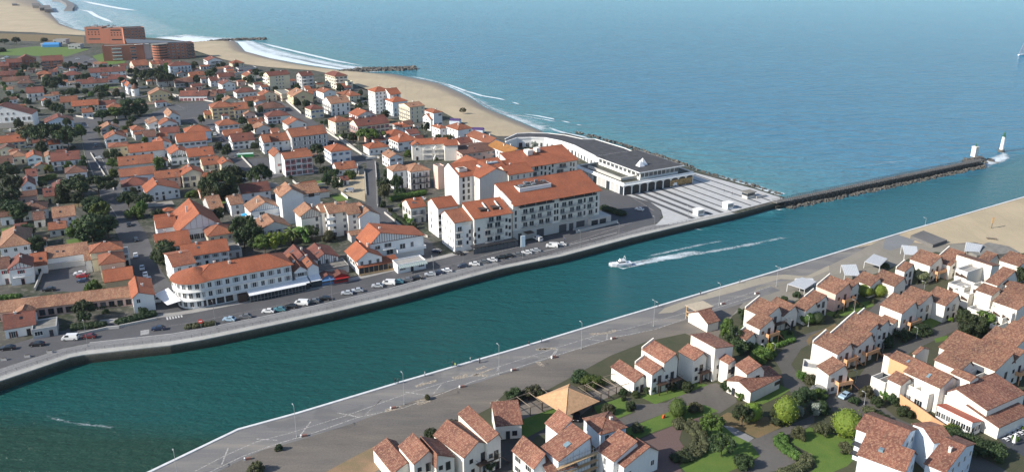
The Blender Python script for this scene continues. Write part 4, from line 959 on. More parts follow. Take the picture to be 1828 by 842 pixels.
for i in range(14): x = q.w*(i+.1)/14; c.loft([(x, -.2, 3.4), (x+q.w/14*.8, -.2, 3.4), (x+q.w/14*.8, -2.0, 2.7), (x, -2.0, 2.7)], [(x, -.2, 3.46), (x+q.w/14*.8, -.2, 3.46), (x+q.w/14*.8, -2.0, 2.76), (x, -2.0, 2.76)])
s.part('striped_awning', c, [simple('striped_canvas', (.35,.42,.40), .8)], q)
s.block(6,1300,135,1402,8.4,8,'gx','v','w',phi=19,win='',rise=1.6)
# quayside hotel with rounded corner and white awnings
s = Building('hotel', 'long white quayside hotel with rounded corner, orange hipped roof and white awnings', 'hotel')
q = s.block(6,222,402,775,9.6,13,'hip','v','w',phi=30.5,exact=True,win='',rise=3.2,over=.8,chim=2)
for k in range(3):
    for i in range(11):
        if k == 0 and i > 3: continue
        s.put(q, 'f', q.w*(i+.5)/11, 1.5+3.2*k, 2.3 if k == 0 else 1.2, 2.0 if k == 0 else 1.7, DK if k == 0 else FR, 2 if k == 0 else 1, 'window', WC['g'] if k and i % 2 == 0 else None)
for k in (1, 2): s.balcony(q, 'f', 0, q.w*.97, 3.2*k, 1.1, FR, WC['w'])
c = MB()
for z in (3.05, 6.25, 9.3): c.cyl(1.2, 6.6, z, z+.2, 7.9, 7.9, 28, 0)
c.cyl(1.2, 6.6, 0, 9.5, 6.7, 6.7, 28, 0)
for k in range(2):
    for i in range(9):
        a = math.pi*(1.0+.5*i/8)
        ca, sa = math.cos(a), math.sin(a)
s.part('rounded_corner', c, [WC['w']], q)
c = MB(); AN = [math.pi*(.6+.95*i/20) for i in range(21)]
for z in (3.25, 6.45):
    c.tube([(1.2+7.88*math.cos(a), 6.6+7.88*math.sin(a), z+1.0) for a in AN], .05, 4)
    for i in range(40): a = math.pi*(.6+.95*i/39); c.tube([(1.2+7.88*math.cos(a), 6.6+7.88*math.sin(a), z), (1.2+7.88*math.cos(a), 6.6+7.88*math.sin(a), z+1.0)], .03, 3)
s.part('curved_railing', c, [FR], q)
c = MB(); c.cyl(1.2, 6.6, 9.64, 9.72, 8.3, 8.3, 28); c.cyl(1.2, 6.6, 9.72, 12.9, 8.3, .1, 28); s.part('corner_roof', c, [RC['v']], q)
for k in range(3):
    for i in range(5):
        a = math.pi*(1.02+.11*i); w_ = s.part('window', MB().box(-.65, -.12, -.9 if k else -1.1, .65, .05, .9 if k else 1.1), [GL], q)
        w_.matrix_local = q.L @ Matrix.Translation((1.2+6.72*math.cos(a), 6.6+6.72*math.sin(a), 1.6+3.2*k)) @ Matrix.Rotation(a+math.pi/2, 4, 'Z')
        w_.data = winmesh(1.25, 1.8); 
c = MB(); c.loft([(-4.3, -1, 0), (5, -3, 0), (7, 10, 0), (-2, 12, 0)], [(-3.0, 1, 12.5), (1.5, 1.5, 12.5), (3, 8, 12.5), (-1.5, 9, 12.5)]) if False else None
q1 = s.block(6,95,312,222,8.6,16,'gx','o','w',phi=35,win='fl',n=3,rise=1.8)
x0, x1 = q.w*.50, q.w*.965
c = MB(); c.loft([(x0, 0, 3.3), (x1+5, 0, 3.3), (x1+5, -4.2, 2.5), (x0, -4.2, 2.5)], [(x0, 0, 3.4), (x1+5, 0, 3.4), (x1+5, -4.2, 2.6), (x0, -4.2, 2.6)]); s.part('awning', c, [AWN], q)
c = MB(); c.box(x0+.2, -3.9, 0, x1+4.8, -3.82, 2.4, 0)
for i in range(17): x = x0+.2+(x1-x0+4.4)*i/16; c.box(x-.05, -3.97, 0, x+.05, -3.80, 2.45, 1)
c.box(x0+.2, -3.99, .75, x1+4.8, -3.93, .85, 1); s.part('terrace_glazing', c, [GL, METAL], q)
c = MB(); c.loft([(-9.5, 2, 2.6), (-5.2, 1, 3.6), (-7, 15, 3.6), (-12, 14, 2.6)], [(-9.5, 2, 2.7), (-5.2, 1, 3.7), (-7, 15, 3.7), (-12, 14, 2.7)]); s.part('side_awning', c, [AWN], q)
c = MB(); c.box(q.w*.40, -2.6, 0, q.w*.49, 0, 2.7); s.part('entrance_porch', c, [DK], q)
# twin gabled annexes beside the hotel
for k, (x, y, x2, ctx) in enumerate(((795,338,865,'against the hotel end, farther from the red kiosk'), (868,322,935,'second beside the hotel end, nearer the red kiosk'))):
    h_ = H(6,x,y,x2,6.4,12,'gy','o','w',ctx,phi=19,name='annex',rise=1.6,wt='wide'); qq = h_.blocks[0]
    c = MB(); c.loft([(.1, -.05, 3.5), (qq.w-.1, -.05, 3.5), (qq.w-.1, -4, 2.6), (.1, -4, 2.6)], [(.1, -.05, 3.6), (qq.w-.1, -.05, 3.6), (qq.w-.1, -4, 2.7), (.1, -4, 2.7)]); h_.part('awning', c, [AWN], qq)
    c = MB(); c.box(.2, -3.6, 0, qq.w-.2, -3.5, 2.5); h_.part('terrace_glazing', c, [GL], qq)
H(6,915,275,1050,4.6,10,'gy','r','w','behind the rooftop terrace, dark half-timbered gable',phi=19,apex=.4,wt='tall',tim=DK)
H(6,780,300,925,5.6,10,'gy','r','w','brown-gabled one immediately behind the twin annexes',phi=19,apex=.45,rise=3,wt='wide')
h_ = Building('terrace_bar', 'low bar with planted rooftop terrace and dark railing', 'bar'); q = h_.block(6,935,330,1110,3.0,8,'flat','G','g',phi=19,win='',par=.2); h_.balcony(q, 'f', 0, q.w, 3.0, .3, DMETAL, DK)
for nm, x, y, x2, m, lab in (('kiosk', 948, 382, 1030, BLUEP, 'small open-fronted blue kiosk beside the red kiosk'), ('kiosk', 1025, 372, 1105, RED, 'small dark red kiosk with pink gable on the quay')):
    k_ = Building(nm, lab, 'kiosk'); q = k_.block(6,x,y,x2,2.7,4.5,'gy','r','w',phi=19,win='',rise=1.0,chim=0); q.wall.data.materials[0] = m
    c = MB(); c.box(.3, -.06, .9, q.w-.3, .03, 2.2); k_.part('serving_hatch', c, [GL], q)
    c = MB(); c.loft([(.1, 0, 2.5), (q.w-.1, 0, 2.5), (q.w-.1, -1.3, 2.1), (.1, -1.3, 2.1)], [(.1, 0, 2.58), (q.w-.1, 0, 2.58), (q.w-.1, -1.3, 2.18), (.1, -1.3, 2.18)]); k_.part('awning', c, [m], q)
# ---- white villa with red shutters, long low school-like building, corner house
s = Building('villa', 'white Basque villa with dark red shutters and gables beside its small lawn', 'house')
B = s.block(4,40,265,150,6.5,10,'gy','r','w',phi=14,rise=2.2,win='f',n=2,shut=RED,space=5,skip=0); s.block(4,0,262,42,6.3,10,'gx','n','w',phi=14,win='f',n=2,shut=RED,skip=0); s.block(4,-60,270,0,6.3,10,'gy','n','w',phi=14,win='f',n=2,shut=RED,skip=0)
s.balcony(B, 'f', .8, B.w-.8, 3.2, .9, FR, WC['w']); timber(s, B, RED, 6.2, 1.2)
H(4,145,250,218,3.6,9,'gx','v','w','garage wing next to the red-shuttered villa',phi=8,wt='tall')
s = Building('school_hall', 'very long low hall with weathered tan roof and brown windows along a courtyard', 'hall')
B = s.block(4,-40,470,620,3.4,9,'gx','t','p',phi=19,exact=True,rise=2.0,win='',chim=0)
for i in range(16): s.put(B, 'f', B.w*(i+.5)/16, 1.5, 1.6, 1.9, BROWNP, 1) if i not in (2, 3) else None
q = s.block(4,60,478,160,3.3,4,'gy','t','p',phi=19,exact=True,rise=1.4,win='',chim=0)
H(4,20,545,165,3.4,8,'gx','r','w','small, with arched porch by the quay road',phi=10,wt='tall')
H(4,148,548,265,3.3,6,'flat','G','g','dark glazed kiosk-like building next to the arched porch',phi=6,name='shop',cat='shop',chim=0,wt='wide')
H(4,622,400,722,5.6,12,'gy','v','w','bright corner house at the zebra crossing',phi=12,rise=1.7,apex=.3,skip=.3)
H(4,492,325,625,3.6,8,'gx','v','y','low link behind the bright corner house',phi=9,win='')
s = Building('house', 'cream house with layered orange hipped roofs above the walled car park', 'house')
B = s.block(4,470,245,585,6.5,11,'hip','o','c',phi=14,win='fl',n=2); q = s.block(4,425,190,575,7.5,9,'hip','o','c',phi=14,win='l',n=2)
q = s.block(4,400,222,470,5,9,'gx','t','w',phi=14,win='f',n=2); q = s.block(4,575,192,606,5,8,'flat','T','w',phi=14,win='f',n=2)
H(4,200,135,215,3,3,'gx','t','w','tiny turret-like annex beside walled car park',phi=10,name='shed',cat='shed',chim=0,win='')
# small old cream villa beside the apartments
H(19,200,250,360,7.2,8,'gx','v','l','old villa squeezed beside the white apartments',phi=28,wt='tall',bal='f',skip=0)
# white villa with dark balconies
s = Building('villa', 'white three-storey villa with dark balcony frames and tan hipped roof', 'house')
B = s.block(8,300,283,410,9.2,12,'hip','t','w',phi=12,win='fl',n=3,wt='tall',space=2.6,skip=0); q = s.block(8,198,280,300,9.2,9,'hip','t','w',phi=12,win='f',n=3,wt='tall',skip=0)
for k in range(1, 3): s.balcony(B, 'f', .2, B.w-.2, 3.05*k, 1.2, DMETAL, DMETAL)
for f in (0.02, .33, .66, .98): s.part('balcony_post', MB().box(B.w*f-.12, -1.3, 0, B.w*f+.12, -1.1, 9.0), [DMETAL], B)
# arched cream apartment block
s = Building('apartment_building', 'cream block with two great arched loggias and zigzag outside stairs', 'apartments')
B = s.block(7,700,606,915,9.2,9,'gx','v','l',phi=11,exact=True,win='',rise=2.2); q = s.block(7,895,612,985,9,12,'gx','v','l',phi=11,exact=True,win='',rise=1.8,pos=None); q2 = s.block(7,672,612,735,8.8,6,'gy','v','l',phi=11,exact=True,win='f',n=2,rise=1.5)
for f in (.36, .74):
    c = MB(); n = 12; wd = B.w*.14
    pts = [(B.w*f-wd, 0)]+[(B.w*f-wd*math.cos(math.pi*i/n), 5.2+2.6*math.sin(math.pi*i/n)) for i in range(n+1)]+[(B.w*f+wd, 0)]
    c.loft([(x, -.08, z) for x, z in pts], [(x, .05, z) for x, z in pts]); s.part('arched_loggia', c, [WC['g']], B)
    for z in (2.9, 5.8): s.balcony(B, 'f', B.w*f-wd, B.w*f+wd, z, .6, WC['l'], WC['l'], 'solid')
c = MB(); 
for a_, b_ in (((.52, 0), (.60, 2.9)), ((.60, 2.9), (.52, 5.8)), ((.52, 5.8), (.60, 7.6))):
    x0_, x1_ = B.w*a_[0], B.w*b_[0]; c.loft([(x0_, -2.4, a_[1]), (x1_, -2.4, b_[1]), (x1_, -2.4, b_[1]+.9), (x0_, -2.4, a_[1]+.9)], [(x0_, -1.2, a_[1]), (x1_, -1.2, b_[1]), (x1_, -1.2, b_[1]+.9), (x0_, -1.2, a_[1]+.9)])
s.part('outside_stair', c, [WC['w']], B)
# long low terrace with mossy roof, running toward the beach
s = Building('terrace_row', 'long two-storey terrace with orange and mossy roof ending at the apartments', 'terrace')
B = s.block(7,1340,670,1445,6,24,'gy','y','w',phi=33,win='l',n=2,wt='tall',space=3.0,chim=2,skip=0)
q = s.block(7,1195,600,1300,6,27,'gy','o','w',phi=33,win='l',n=2,wt='tall',space=3.0,chim=2,skip=0)
H(8,600,180,820,5,16,'gx','n','p','broad, brown patched roof behind apartment gable',phi=28,rise=1.4,skip=.4)
# ---- the modern apartment complex
RAIL = simple('rail_grey', (.16,.165,.17), .5)
def loggias(s, q, fc, x0, x1, rows, zs, n, depth=.9, mat=WC['q']):
    for k in range(rows):
        for i in range(n):
            a = x0+(x1-x0)*(i+.08)/n; b_ = x0+(x1-x0)*(i+.92)/n
            s.put(q, fc, (a+b_)/2+(b_-a)*.12*(-1)**(i+k), zs+2.9*k+1.3, round((b_-a)*.62, 1), 1.95, FR, 1); s.balcony(q, fc, a, b_, zs+2.9*k+.15, depth, RAIL, mat, 'bars')
s = Building('apartment_building', 'large apartment building with vivid orange roof, stone plinth and white roof terrace facing canal', 'apartments', 'modern apartments on the quay')
q = s.block(8,893,470,1395,16.2,16,'gx','v','l',phi=28,rise=5.2,apex=.93,win='',over=1.5,chim=0)
M1 = q
c = MB(); c.box(-.25, -.35, 0, q.w+.3, .1, 4.6, 0); s.part('stone_plinth', c, [WC['q']], q)
for x, w in ((.30, 3.6), (.56, 3.8), (.66, 2.2), (.77, 4.4), (.07, 1.6)): s.part('garage_door', MB().box(q.w*x-w/2, -.45, .0, q.w*x+w/2, -.3, 3.4 if w > 3 else 3.2), [simple('dark_shutter', (.07,.07,.075), .6)], q)
loggias(s, q, 'f', q.w*.08, q.w*.44, 3, 5.2, 4); loggias(s, q, 'f', q.w*.52, q.w*.80, 3, 5.2, 3); loggias(s, q, 'f', q.w*.84, q.w*.93, 3, 5.2, 1)
for f in (.03, .47, .50, .82, .965):
    for z in (6.6, 9.5, 12.4): s.put(q, 'f', q.w*f, z, .7, 1.7, DK, 0)
c = MB(); c.box(q.w*.06, -.9, 14.1, q.w*.45, 0, 14.3, 0); c.box(q.w*.06, -.9, 14.3, q.w*.45, -.82, 15.2, 1); c.box(q.w*.52, -.9, 14.1, q.w*.95, 0, 14.3, 0); c.box(q.w*.52, -.9, 14.3, q.w*.95, -.82, 15.2, 1); s.part('top_gallery', c, [WC['q'], DMETAL], q)
c = MB(); c.box(q.w*.08, -.04, 14.4, q.w*.44, .06, 16.0); c.box(q.w*.52, -.04, 14.4, q.w*.94, .06, 16.0); s.part('top_glazing', c, [GL], q)
for f in (.12, .24, .36, .56, .68, .8, .9): s.part('roof_support', MB().box(q.w*f-.1, -.9, 14.3, q.w*f+.1, -.7, 16.0), [WC['q']], q)
rb_ = MB(); x0, x1, y0, y1 = q.w*.16, q.w*.52, 6.5, 12.5   # white roof terrace box with planters
rb_.box(x0, y0, 17.6, x1, y1, 20.4, 0); rt = s.part('roof_terrace', rb_, [WC['w']], q)
c = MB(); rr = random.Random(4); c.box(x0+.4, y0+.4, 20.4, x1-.4, y1-.4, 20.5, 0)
for i in range(26):
    x, y = rr.uniform(x0+.6, x1-1.2), rr.uniform(y0+.6, y1-1.0); c.box(x, y, 20.5, x+rr.uniform(.6, 1.6), y+rr.uniform(.3, .8), 20.5+rr.uniform(.4, 1.1), 1)
s.part('roof_equipment', c, [DK, METAL], q)
c = MB(); c.loft([(-.3, 1, 12), (-.3, 15, 12), (-.3, 15, 20.6), (-.3, 14.6, 21.4), (-.3, 1, 17)], [(.0, 1, 12), (.0, 15, 12), (.0, 15, 20.6), (.0, 14.6, 21.4), (.0, 1, 17)]); s.part('white_gable', c, [WC['w']], q)
c = MB(); c.box(q.w*.86, -2.4, 0, q.w+5, 5, 4.0); s.part('stone_terrace', c, [WC['q']], q)
for f in (.91, 1.01): s.part('terrace_window', MB().box(q.w*f-1.7, -2.5, 1.1, q.w*f+1.7, -2.38, 3.2), [GL], q)
c = MB(); c.box(q.w*.11, -3.6, 3.4, q.w*.19, 0, 3.6); s.part('entrance_canopy', c, [DK], q)
s = Building('apartment_building', 'white apartment building with two roof cut-outs and dark ground-floor terrace on the corner', 'apartments', 'modern apartments on the quay')
q = s.block(19,880,362,1282,13.8,12,'gx','v','l',phi=28,rise=3.6,apex=.9,win='',over=.7,chim=0); M2 = q
loggias(s, q, 'f', q.w*.25, q.w*.78, 3, 2.6, 2); loggias(s, q, 'f', q.w*.3, q.w*.8, 1, 11.0, 2)
for f, zz in ((.12, (6, 9)), (.86, (5, 8, 11)), (.95, (4.5, 7.5, 10.5)), (.02, (4, 7))):
    for z in zz: s.put(q, 'f', q.w*f, z, .8, 1.3, DK, 0)
c = MB(); c.box(-2, -3.6, .0, q.w+1.2, -3.5, 2.2, 0); c.box(-2, -3.7, 2.5, q.w+1.2, 0, 2.7, 1)
for i in range(13): x = -2+(q.w+3.2)*i/12; c.box(x-.06, -3.65, 0, x+.06, -3.4, 2.5, 1)
s.part('dark_terrace', c, [GL, DMETAL], q)
c = MB()
for f in (.35, .68): c.box(q.w*f-1.6, 3.0, 15.2, q.w*f+1.6, 8.0, 16.05); 
s.part('roof_cutout', c, [DK], q)
c = MB()
for f in (.35, .68): c.loft([(q.w*f+1.5, 2.6, 14.9), (q.w*f+1.9, 2.6, 14.9), (q.w*f+1.9, 8.2, 16.9), (q.w*f+1.5, 8.2, 16.9)], [(q.w*f+1.5, 2.6, 15.5), (q.w*f+1.9, 2.6, 15.5), (q.w*f+1.9, 8.2, 17.4), (q.w*f+1.5, 8.2, 17.4)])
s.part('cutout_wall', c, [WC['w']], q)
q = s.block(19,668,405,850,12.8,13,'gx','o','w',phi=28,rise=2.4,apex=.7,win='l',n=4,wt='slit',over=.7,space=2.4,chim=0)
loggias(s, q, 'f', .2, 3.6, 3, 2.6, 1)
for f, zz in ((.75, (3.5, 6.5)), (.9, (5, 8))):
    for z in zz: s.put(q, 'f', q.w*f, z, .7, 1.3, DK, 0)
c = MB(); c.box(q.w*.45, -.05, 11.0, q.w+.4, .3, 12.8); s.part('attic_wall', c, [WC['l']], q)
q = s.block(19,492,250,700,13.2,11,'gx','v','w',phi=28,rise=2.4,apex=.6,win='',over=.6,chim=0)
for k in range(3): s.put(q, 'f', 2.0, 3.2+3*k, 3.4, 1.9, DK, 2); s.balcony(q, 'f', .3, 3.9, 1.9+3*k, .5, WC['w'], WC['w'], 'bars')
for k in range(3):
    s.put(q, 'l', q.d*.3, 3+3*k, .7, 1.5, DK, 0)
s = Building('apartment_building', 'white apartment building with blind gable and courtyard loggias behind the quay buildings', 'apartments', 'modern apartments on the quay')
q = s.block(8,583,312,868,13.5,15,'gx','v','w',phi=28,rise=3.6,apex=.75,win='',over=.6,chim=0)
for f in (.08, .18):
    for z in (3, 6, 9, 12): s.put(q, 'f', q.w*f, z, .9, 1.8, DK, 0)
loggias(s, q, 'f', q.w*.26, q.w*.55, 4, 1.2, 2); loggias(s, q, 'f', q.w*.6, q.w*.95, 4, 1.2, 2)
c = MB(); c.loft([(-.35, 0, 0), (-.35, 15.3, 0), (-.35, 15.3, 14.5), (-.35, 11.25, 17.8), (-.35, 0, 13.9)], [(0, 0, 0), (0, 15.3, 0), (0, 15.3, 14.5), (0, 11.25, 17.8), (0, 0, 13.9)]); s.part('white_gable', c, [WC['w']], q)
for x, y in ((q.w*.14, 4.5), (q.w*.55, 4.0)): s.part('roof_cutout', MB().box(x-2.2, y-1.2, 14.9, x+2.2, y+2.6, 16.3), [WC['l']], q)
c = MB()
for x, y in ((q.w*.14, 4.5), (q.w*.55, 4.0)): c.box(x-1.5, y-1.0, 16.3, x+1.5, y+2.0, 16.36)
s.part('cutout_floor', c, [DK], q)
q = s.block(8,700,318,885,13.5,30,'gy','v','l',phi=28,rise=3.4,win='',over=.5,chim=1,pos=None)
q = s.block(8,868,300,1010,13.5,14,'gx','v','l',phi=28,rise=2.8,win='f',n=4,wt='slit',chim=1)
s = Building('apartment_building', 'rear apartment building with orange roof and dark glazing beside the casino', 'apartments', 'modern apartments on the quay')
q = s.block(8,905,262,1262,13.2,16,'gx','v','l',phi=28,rise=4.6,apex=.9,win='',over=1.2,chim=2)
loggias(s, q, 'f', q.w*.05, q.w*.38, 3, 4.6, 3); loggias(s, q, 'f', q.w*.64, q.w*.85, 3, 4.0, 1)
for f in (.42, .48, .55, .6, .9, .95):
    for z in (5.5, 9, 12): s.put(q, 'f', q.w*f, z-(f*10 % 2), .8, 1.7, DK, 0)
c = MB(); c.box(q.w*.34, 8.5, 16.4, q.w*.42, 12.5, 18.8, 0); c.box(q.w*.50, 9.5, 17, q.w*.56, 12.5, 19.0, 0); s.part('roof_box', c, [WC['l']], q)
q = s.block(8,760,285,905,12.8,13,'gx','v','l',phi=28,rise=3,win='f',n=4,wt='slit',chim=1)
c = MB(); c.box(1, 4, 14.5, 7, 10, 16.4); s.part('glass_rooflight', c, [simple('pale_glass', (.35,.42,.45), .2)], q)
# apricot end of the courtyard building
H(8,458,250,497,12.0,4,'flat','G','p','blind end wall behind the dark-balcony villa',phi=28,win='',chim=0,name='annex',cat='apartments')
# ---- casino
s = Building('casino', 'flat-roofed white casino with arcade, dark roof and set-back upper storey at the plaza', 'casino')
q = s.block(9,758,412,1160,6.2,46,'flat','G','w',xb=485,phi=30,win='',par=.7)
for i in range(9):
    a = q.w*(i+.08)/9; b_ = q.w*(i+.92)/9; c = MB(); n = 8
    pts = [(a, 0), (a, 3.6)]+[((a+b_)/2-(b_-a)/2*math.cos(math.pi*j/n), 3.6+.9*math.sin(math.pi*j/n)) for j in range(1, n)]+[(b_, 3.6), (b_, 0)]
    c.loft([(x, -.06, z) for x, z in pts], [(x, .04, z) for x, z in pts]); s.part('arcade_opening', c, [simple('dark_interior', (.02,.022,.025), .4)], q)
for i in range(11):
    a = q.d*(i+.1)/11; b_ = q.d*(i+.9)/11; c = MB(); 
    c.box(-.06, a, 0, .04, b_, 4.2); s.part('side_bay', c, [WC['g'] if i % 3 else GL], q)
c = MB(); c.box(-1.2, -1.2, 5.0, q.w+1.2, 0, 5.3); c.box(-1.2, 0, 5.0, 0, q.d, 5.3); s.part('cornice', c, [WC['w']], q)
q.roof.data.materials[0] = simple('mossy_felt', (.085,.088,.07), .95, 0, .35, .3)
c = MB(); c.box(2.0, 5.2, 6.0, 3.0, 34, 7.3); c.box(3.0, 5.2, 6.0, 12, 6.2, 7.3); s.part('parapet_wall', c, [WC['q']], q)
U1 = s.block(9,852,346,1072,9.8,36,'flat','F','w',xb=612,phi=30,win='',par=.4)
for i in range(9): s.put(U1, 'f', U1.w*(i+.5)/9, 7.9, U1.w/11, 2.0, FR, 2)
for i in range(10): s.put(U1, 'l', U1.d*(i+.5)/10, 7.9, 2.4, 1.6, FR, 2)
c = MB(); c.box(-2.2, -2.2, 9.8, U1.w+2.2, U1.d+1, 10.2, 0); c.box(-1.9, -1.9, 10.2, U1.w+1.9, U1.d+.7, 10.26, 1); s.part('overhanging_roof', c, [WC['w'], FLATR], U1)
c = MB()
for x, y, r_ in ((U1.w*.25, 8, 1.7), (U1.w*.36, 9.5, 1.9)): c.loft([(x-r_, y-r_, 10.3), (x+r_, y-r_, 10.3), (x+r_, y+r_, 10.3), (x-r_, y+r_, 10.3)], [(x-.1, y-.1, 10.3+r_*1.8), (x+.1, y-.1, 10.3+r_*1.8), (x+.1, y+.1, 10.3+r_*1.8), (x-.1, y+.1, 10.3+r_*1.8)])
s.part('skylight', c, [simple('white_glass', (.8,.82,.84), .25)], U1)
c = MB(); c.box(q.w*.66, -.09, .3, q.w*.99, -.07, 3.4); s.part('painted_boards', c, [simple('ochre_mural', (.35,.22,.09), .8, 0, .5, .8)], q)
# curved arcade wing
s2 = [Q(9, x, y, 5.5) for x, y in ((75,175),(140,152),(220,150),(300,152),(390,170),(470,196),(540,232),(600,262),(640,290))]
fr = [Q(9, x, y, 5.5) for x, y in ((70,160),(140,128),(220,124),(320,126),(420,138),(520,160),(590,160),(760,212),(830,240))]
wing = empty('arcade_wing', (s2[0].x, s2[0].y, 0), 0, 'long curved white arcade wing with dark roof and red doors beside the beach', 'casino wing')
Mi = Matrix.Translation((-s2[0].x, -s2[0].y, 0)); c = MB(); rf = MB(); n = len(s2)
for i in range(n-1):
    a, b_, e, f = s2[i], s2[i+1], fr[i+1], fr[i]
    c.loft([(p.x, p.y, -.5) for p in (a, b_, e, f)], [(p.x, p.y, 5.4) for p in (a, b_, e, f)])
    k = 1.0; rf.loft([(p.x, p.y, 5.45) for p in (a, b_, e, f)], [(p.x, p.y, 5.75) for p in (a, b_, e, f)])
link('wall', c.mesh('wall', [WC['w']], Mi), wing); link('roof', rf.mesh('roof', [FLATR], Mi), wing)
c = MB()
for i in range(n-1):
    a, b_ = s2[i], s2[i+1]; d = (b_-a).normalized(); nn = Vector((d.y, -d.x, 0)); c.loft([(a+nn*.02-d*.0).to_tuple(), (b_+nn*.02).to_tuple(), (b_+nn*.35).to_tuple(), (a+nn*.35).to_tuple()], [tuple(p+Vector((0, 0, .9))) for p in (a+nn*.02, b_+nn*.02, b_+nn*.35, a+nn*.35)])
link('parapet', c.mesh('parapet', [WC['w']], Mi @ Matrix.Translation((0, 0, -.3))), wing)
for i in range(1, n-1):
    a, b_ = s2[i], s2[i+1]; d = (b_-a); L_ = d.length; d.normalize(); ang = math.atan2(d.y, d.x); k = max(1, int(L_/3.4))
    for j in range(k):
        p = a+d*(L_*(j+.5)/k); w_ = link('door', winmesh(1.9 if (i+j) % 3 else 1.2, 2.4, RED if (i+j) % 4 == 1 else FR, 1, 'door'), wing, Mi @ Matrix.Translation((p.x, p.y, 1.4)) @ Matrix.Rotation(ang, 4, 'Z'))
c = MB()
for i in range(n-1):
    for S_, sg in ((fr, 1), (s2, -1)):
        a, b_ = S_[i], S_[i+1]; d = (b_-a).normalized(); nn = Vector((-d.y, d.x, 0))*sg*.3
        c.loft([(p.x, p.y, 5.76) for p in (a-nn, b_-nn, b_+nn, a+nn)], [(p.x, p.y, 6.05) for p in (a-nn, b_-nn, b_+nn, a+nn)])
link('roof_edge', c.mesh('roof_edge', [WC['w']], Mi), wing)

# ---------------- the holiday village on the near bank ----------------
PH = 31.5
GR = 'stepped holiday houses on the near bank'
def U(r, x1, y1, x2, xb, h, ctx, roof='gy', rc='c', wc='l', phi=PH, apex=.78, rise=None, chim=0, win='f', bal=None, parapet=False, d=8, lab=None, **k):
    b = Building('holiday_house', lab or f"{WCW[wc]} holiday house, {ctx}", 'house', GR)
    B = b.block(r, x1, y1, x2, h, d, roof, rc, wc, xb=xb, phi=phi, rise=rise, slope=.55, apex=apex, chim=chim, win='', over=.15, **k)
    w = B.w
    if 'f' in win:
        b.put(B, 'f', w*.72, 1.1, .95, 2.1, BROWNP, 0, 'door'); b.put(B, 'f', w*.3, 1.5, .8, 1.0, DK, 0)
        if h > 5: b.put(B, 'f', w*.65, 4.3, 1.0, 2.0, DK, 0); b.put(B, 'f', w*.25, 4.4, .8, .9, DK, 0)
    if bal:
        col_ = WC['u'] if bal == 'u' else DK
        b.balcony(B, 'f', w*.40, w*1.15, 3.1, 1.6, col_, col_, 'solid' if bal == 'u' else 'bars'); c = MB()
        for x in (w*.42, w*1.1): c.box(x-.1, -1.55, 0, x+.1, -1.35, 3.1)
        c.loft([(w*1.15, -1.5, 2.9), (w*1.15, -.5, 2.9), (w*1.15+3, -.5, .1), (w*1.15+3, -1.5, .1)], [(w*1.15, -1.5, 3.1), (w*1.15, -.5, 3.1), (w*1.15+3, -.5, .3), (w*1.15+3, -1.5, .3)])
        b.part('outside_stair', c, [col_], B)
    if parapet:     # raised white rake wall on the far gable
        c = MB(); y = B.d; c.loft([(-.1, y, 0), (w+.1, y, 0), (w+.1, y, h+.6), (w*apex, y, h+B.rise+.9), (-.1, y, h+.9)], [(-.1, y+.3, 0), (w+.1, y+.3, 0), (w+.1, y+.3, h+.6), (w*apex, y+.3, h+B.rise+.9), (-.1, y+.3, h+.9)]); b.part('rake_wall', c, [WC['l']], B)
    return b
U(11,800,415,885,705,6,'top unit of the cluster beside the round shrubs',bal='d',parapet=True)
U(11,890,405,965,800,5,'low wide unit between the top cluster and the hedge balls')
U(11,775,470,850,712,6,'middle step of the shrub-side cluster',bal='u')
U(11,705,525,755,660,4,'lowest walled step of the shrub-side cluster',parapet=True)
U(11,1003,380,1065,945,5,'first with tall white fin wall behind the path')
U(11,1060,341,1115,1000,5.5,'second with tall white fin wall behind the path',parapet=True)
U(12,225,438,320,108,6.5,'pinkish-fronted with garage, above the lawn strip',wc='p',bal='u',parapet=True)
U(12,315,405,370,250,5,'narrow, behind the red gate and white canopy')
U(12,440,388,510,340,4.5,'half hidden by clipped golden bushes')
U(12,590,391,663,458,5,'low broad, behind the last golden bush')
U(12,655,298,715,605,6,'with white side wall behind the palm',parapet=True)
U(12,815,262,893,690,6.5,'beyond the palm, with pink steps',bal='u')
U(12,940,262,1043,845,5.5,'outermost toward the sand, with pink gable edge',parapet=True)
U(12,910,512,1000,782,6,'end unit beside the apricot yard wall')
U(12,745,508,835,620,6.5,'second from the apricot yard wall')
U(12,638,560,735,505,7.5,'with two stacked apricot balconies',bal='u')
U(12,585,622,635,510,4,'low link before the stacked apricot balconies')
U(12,488,655,560,342,7.5,'upper end of the inner lane row',parapet=True)
U(12,400,697,500,258,6.8,'second unit down the inner lane row',parapet=True)
U(12,352,770,463,190,6.2,'third unit down the inner lane row',bal='u',parapet=True)
U(12,235,815,330,85,6,'fourth unit down the inner lane row',bal='u',parapet=True)
U(13,165,285,275,100,6.2,'free-standing at the lane corner above the blue car',bal='u',phi=18)
b = Building('garden_wall', 'tall off-white terrace wall joined to the lane corner house', 'wall'); b.block(13,15,235,165,4.2,5,'flat','T','l',phi=-22,win='',par=1.0,chim=0)
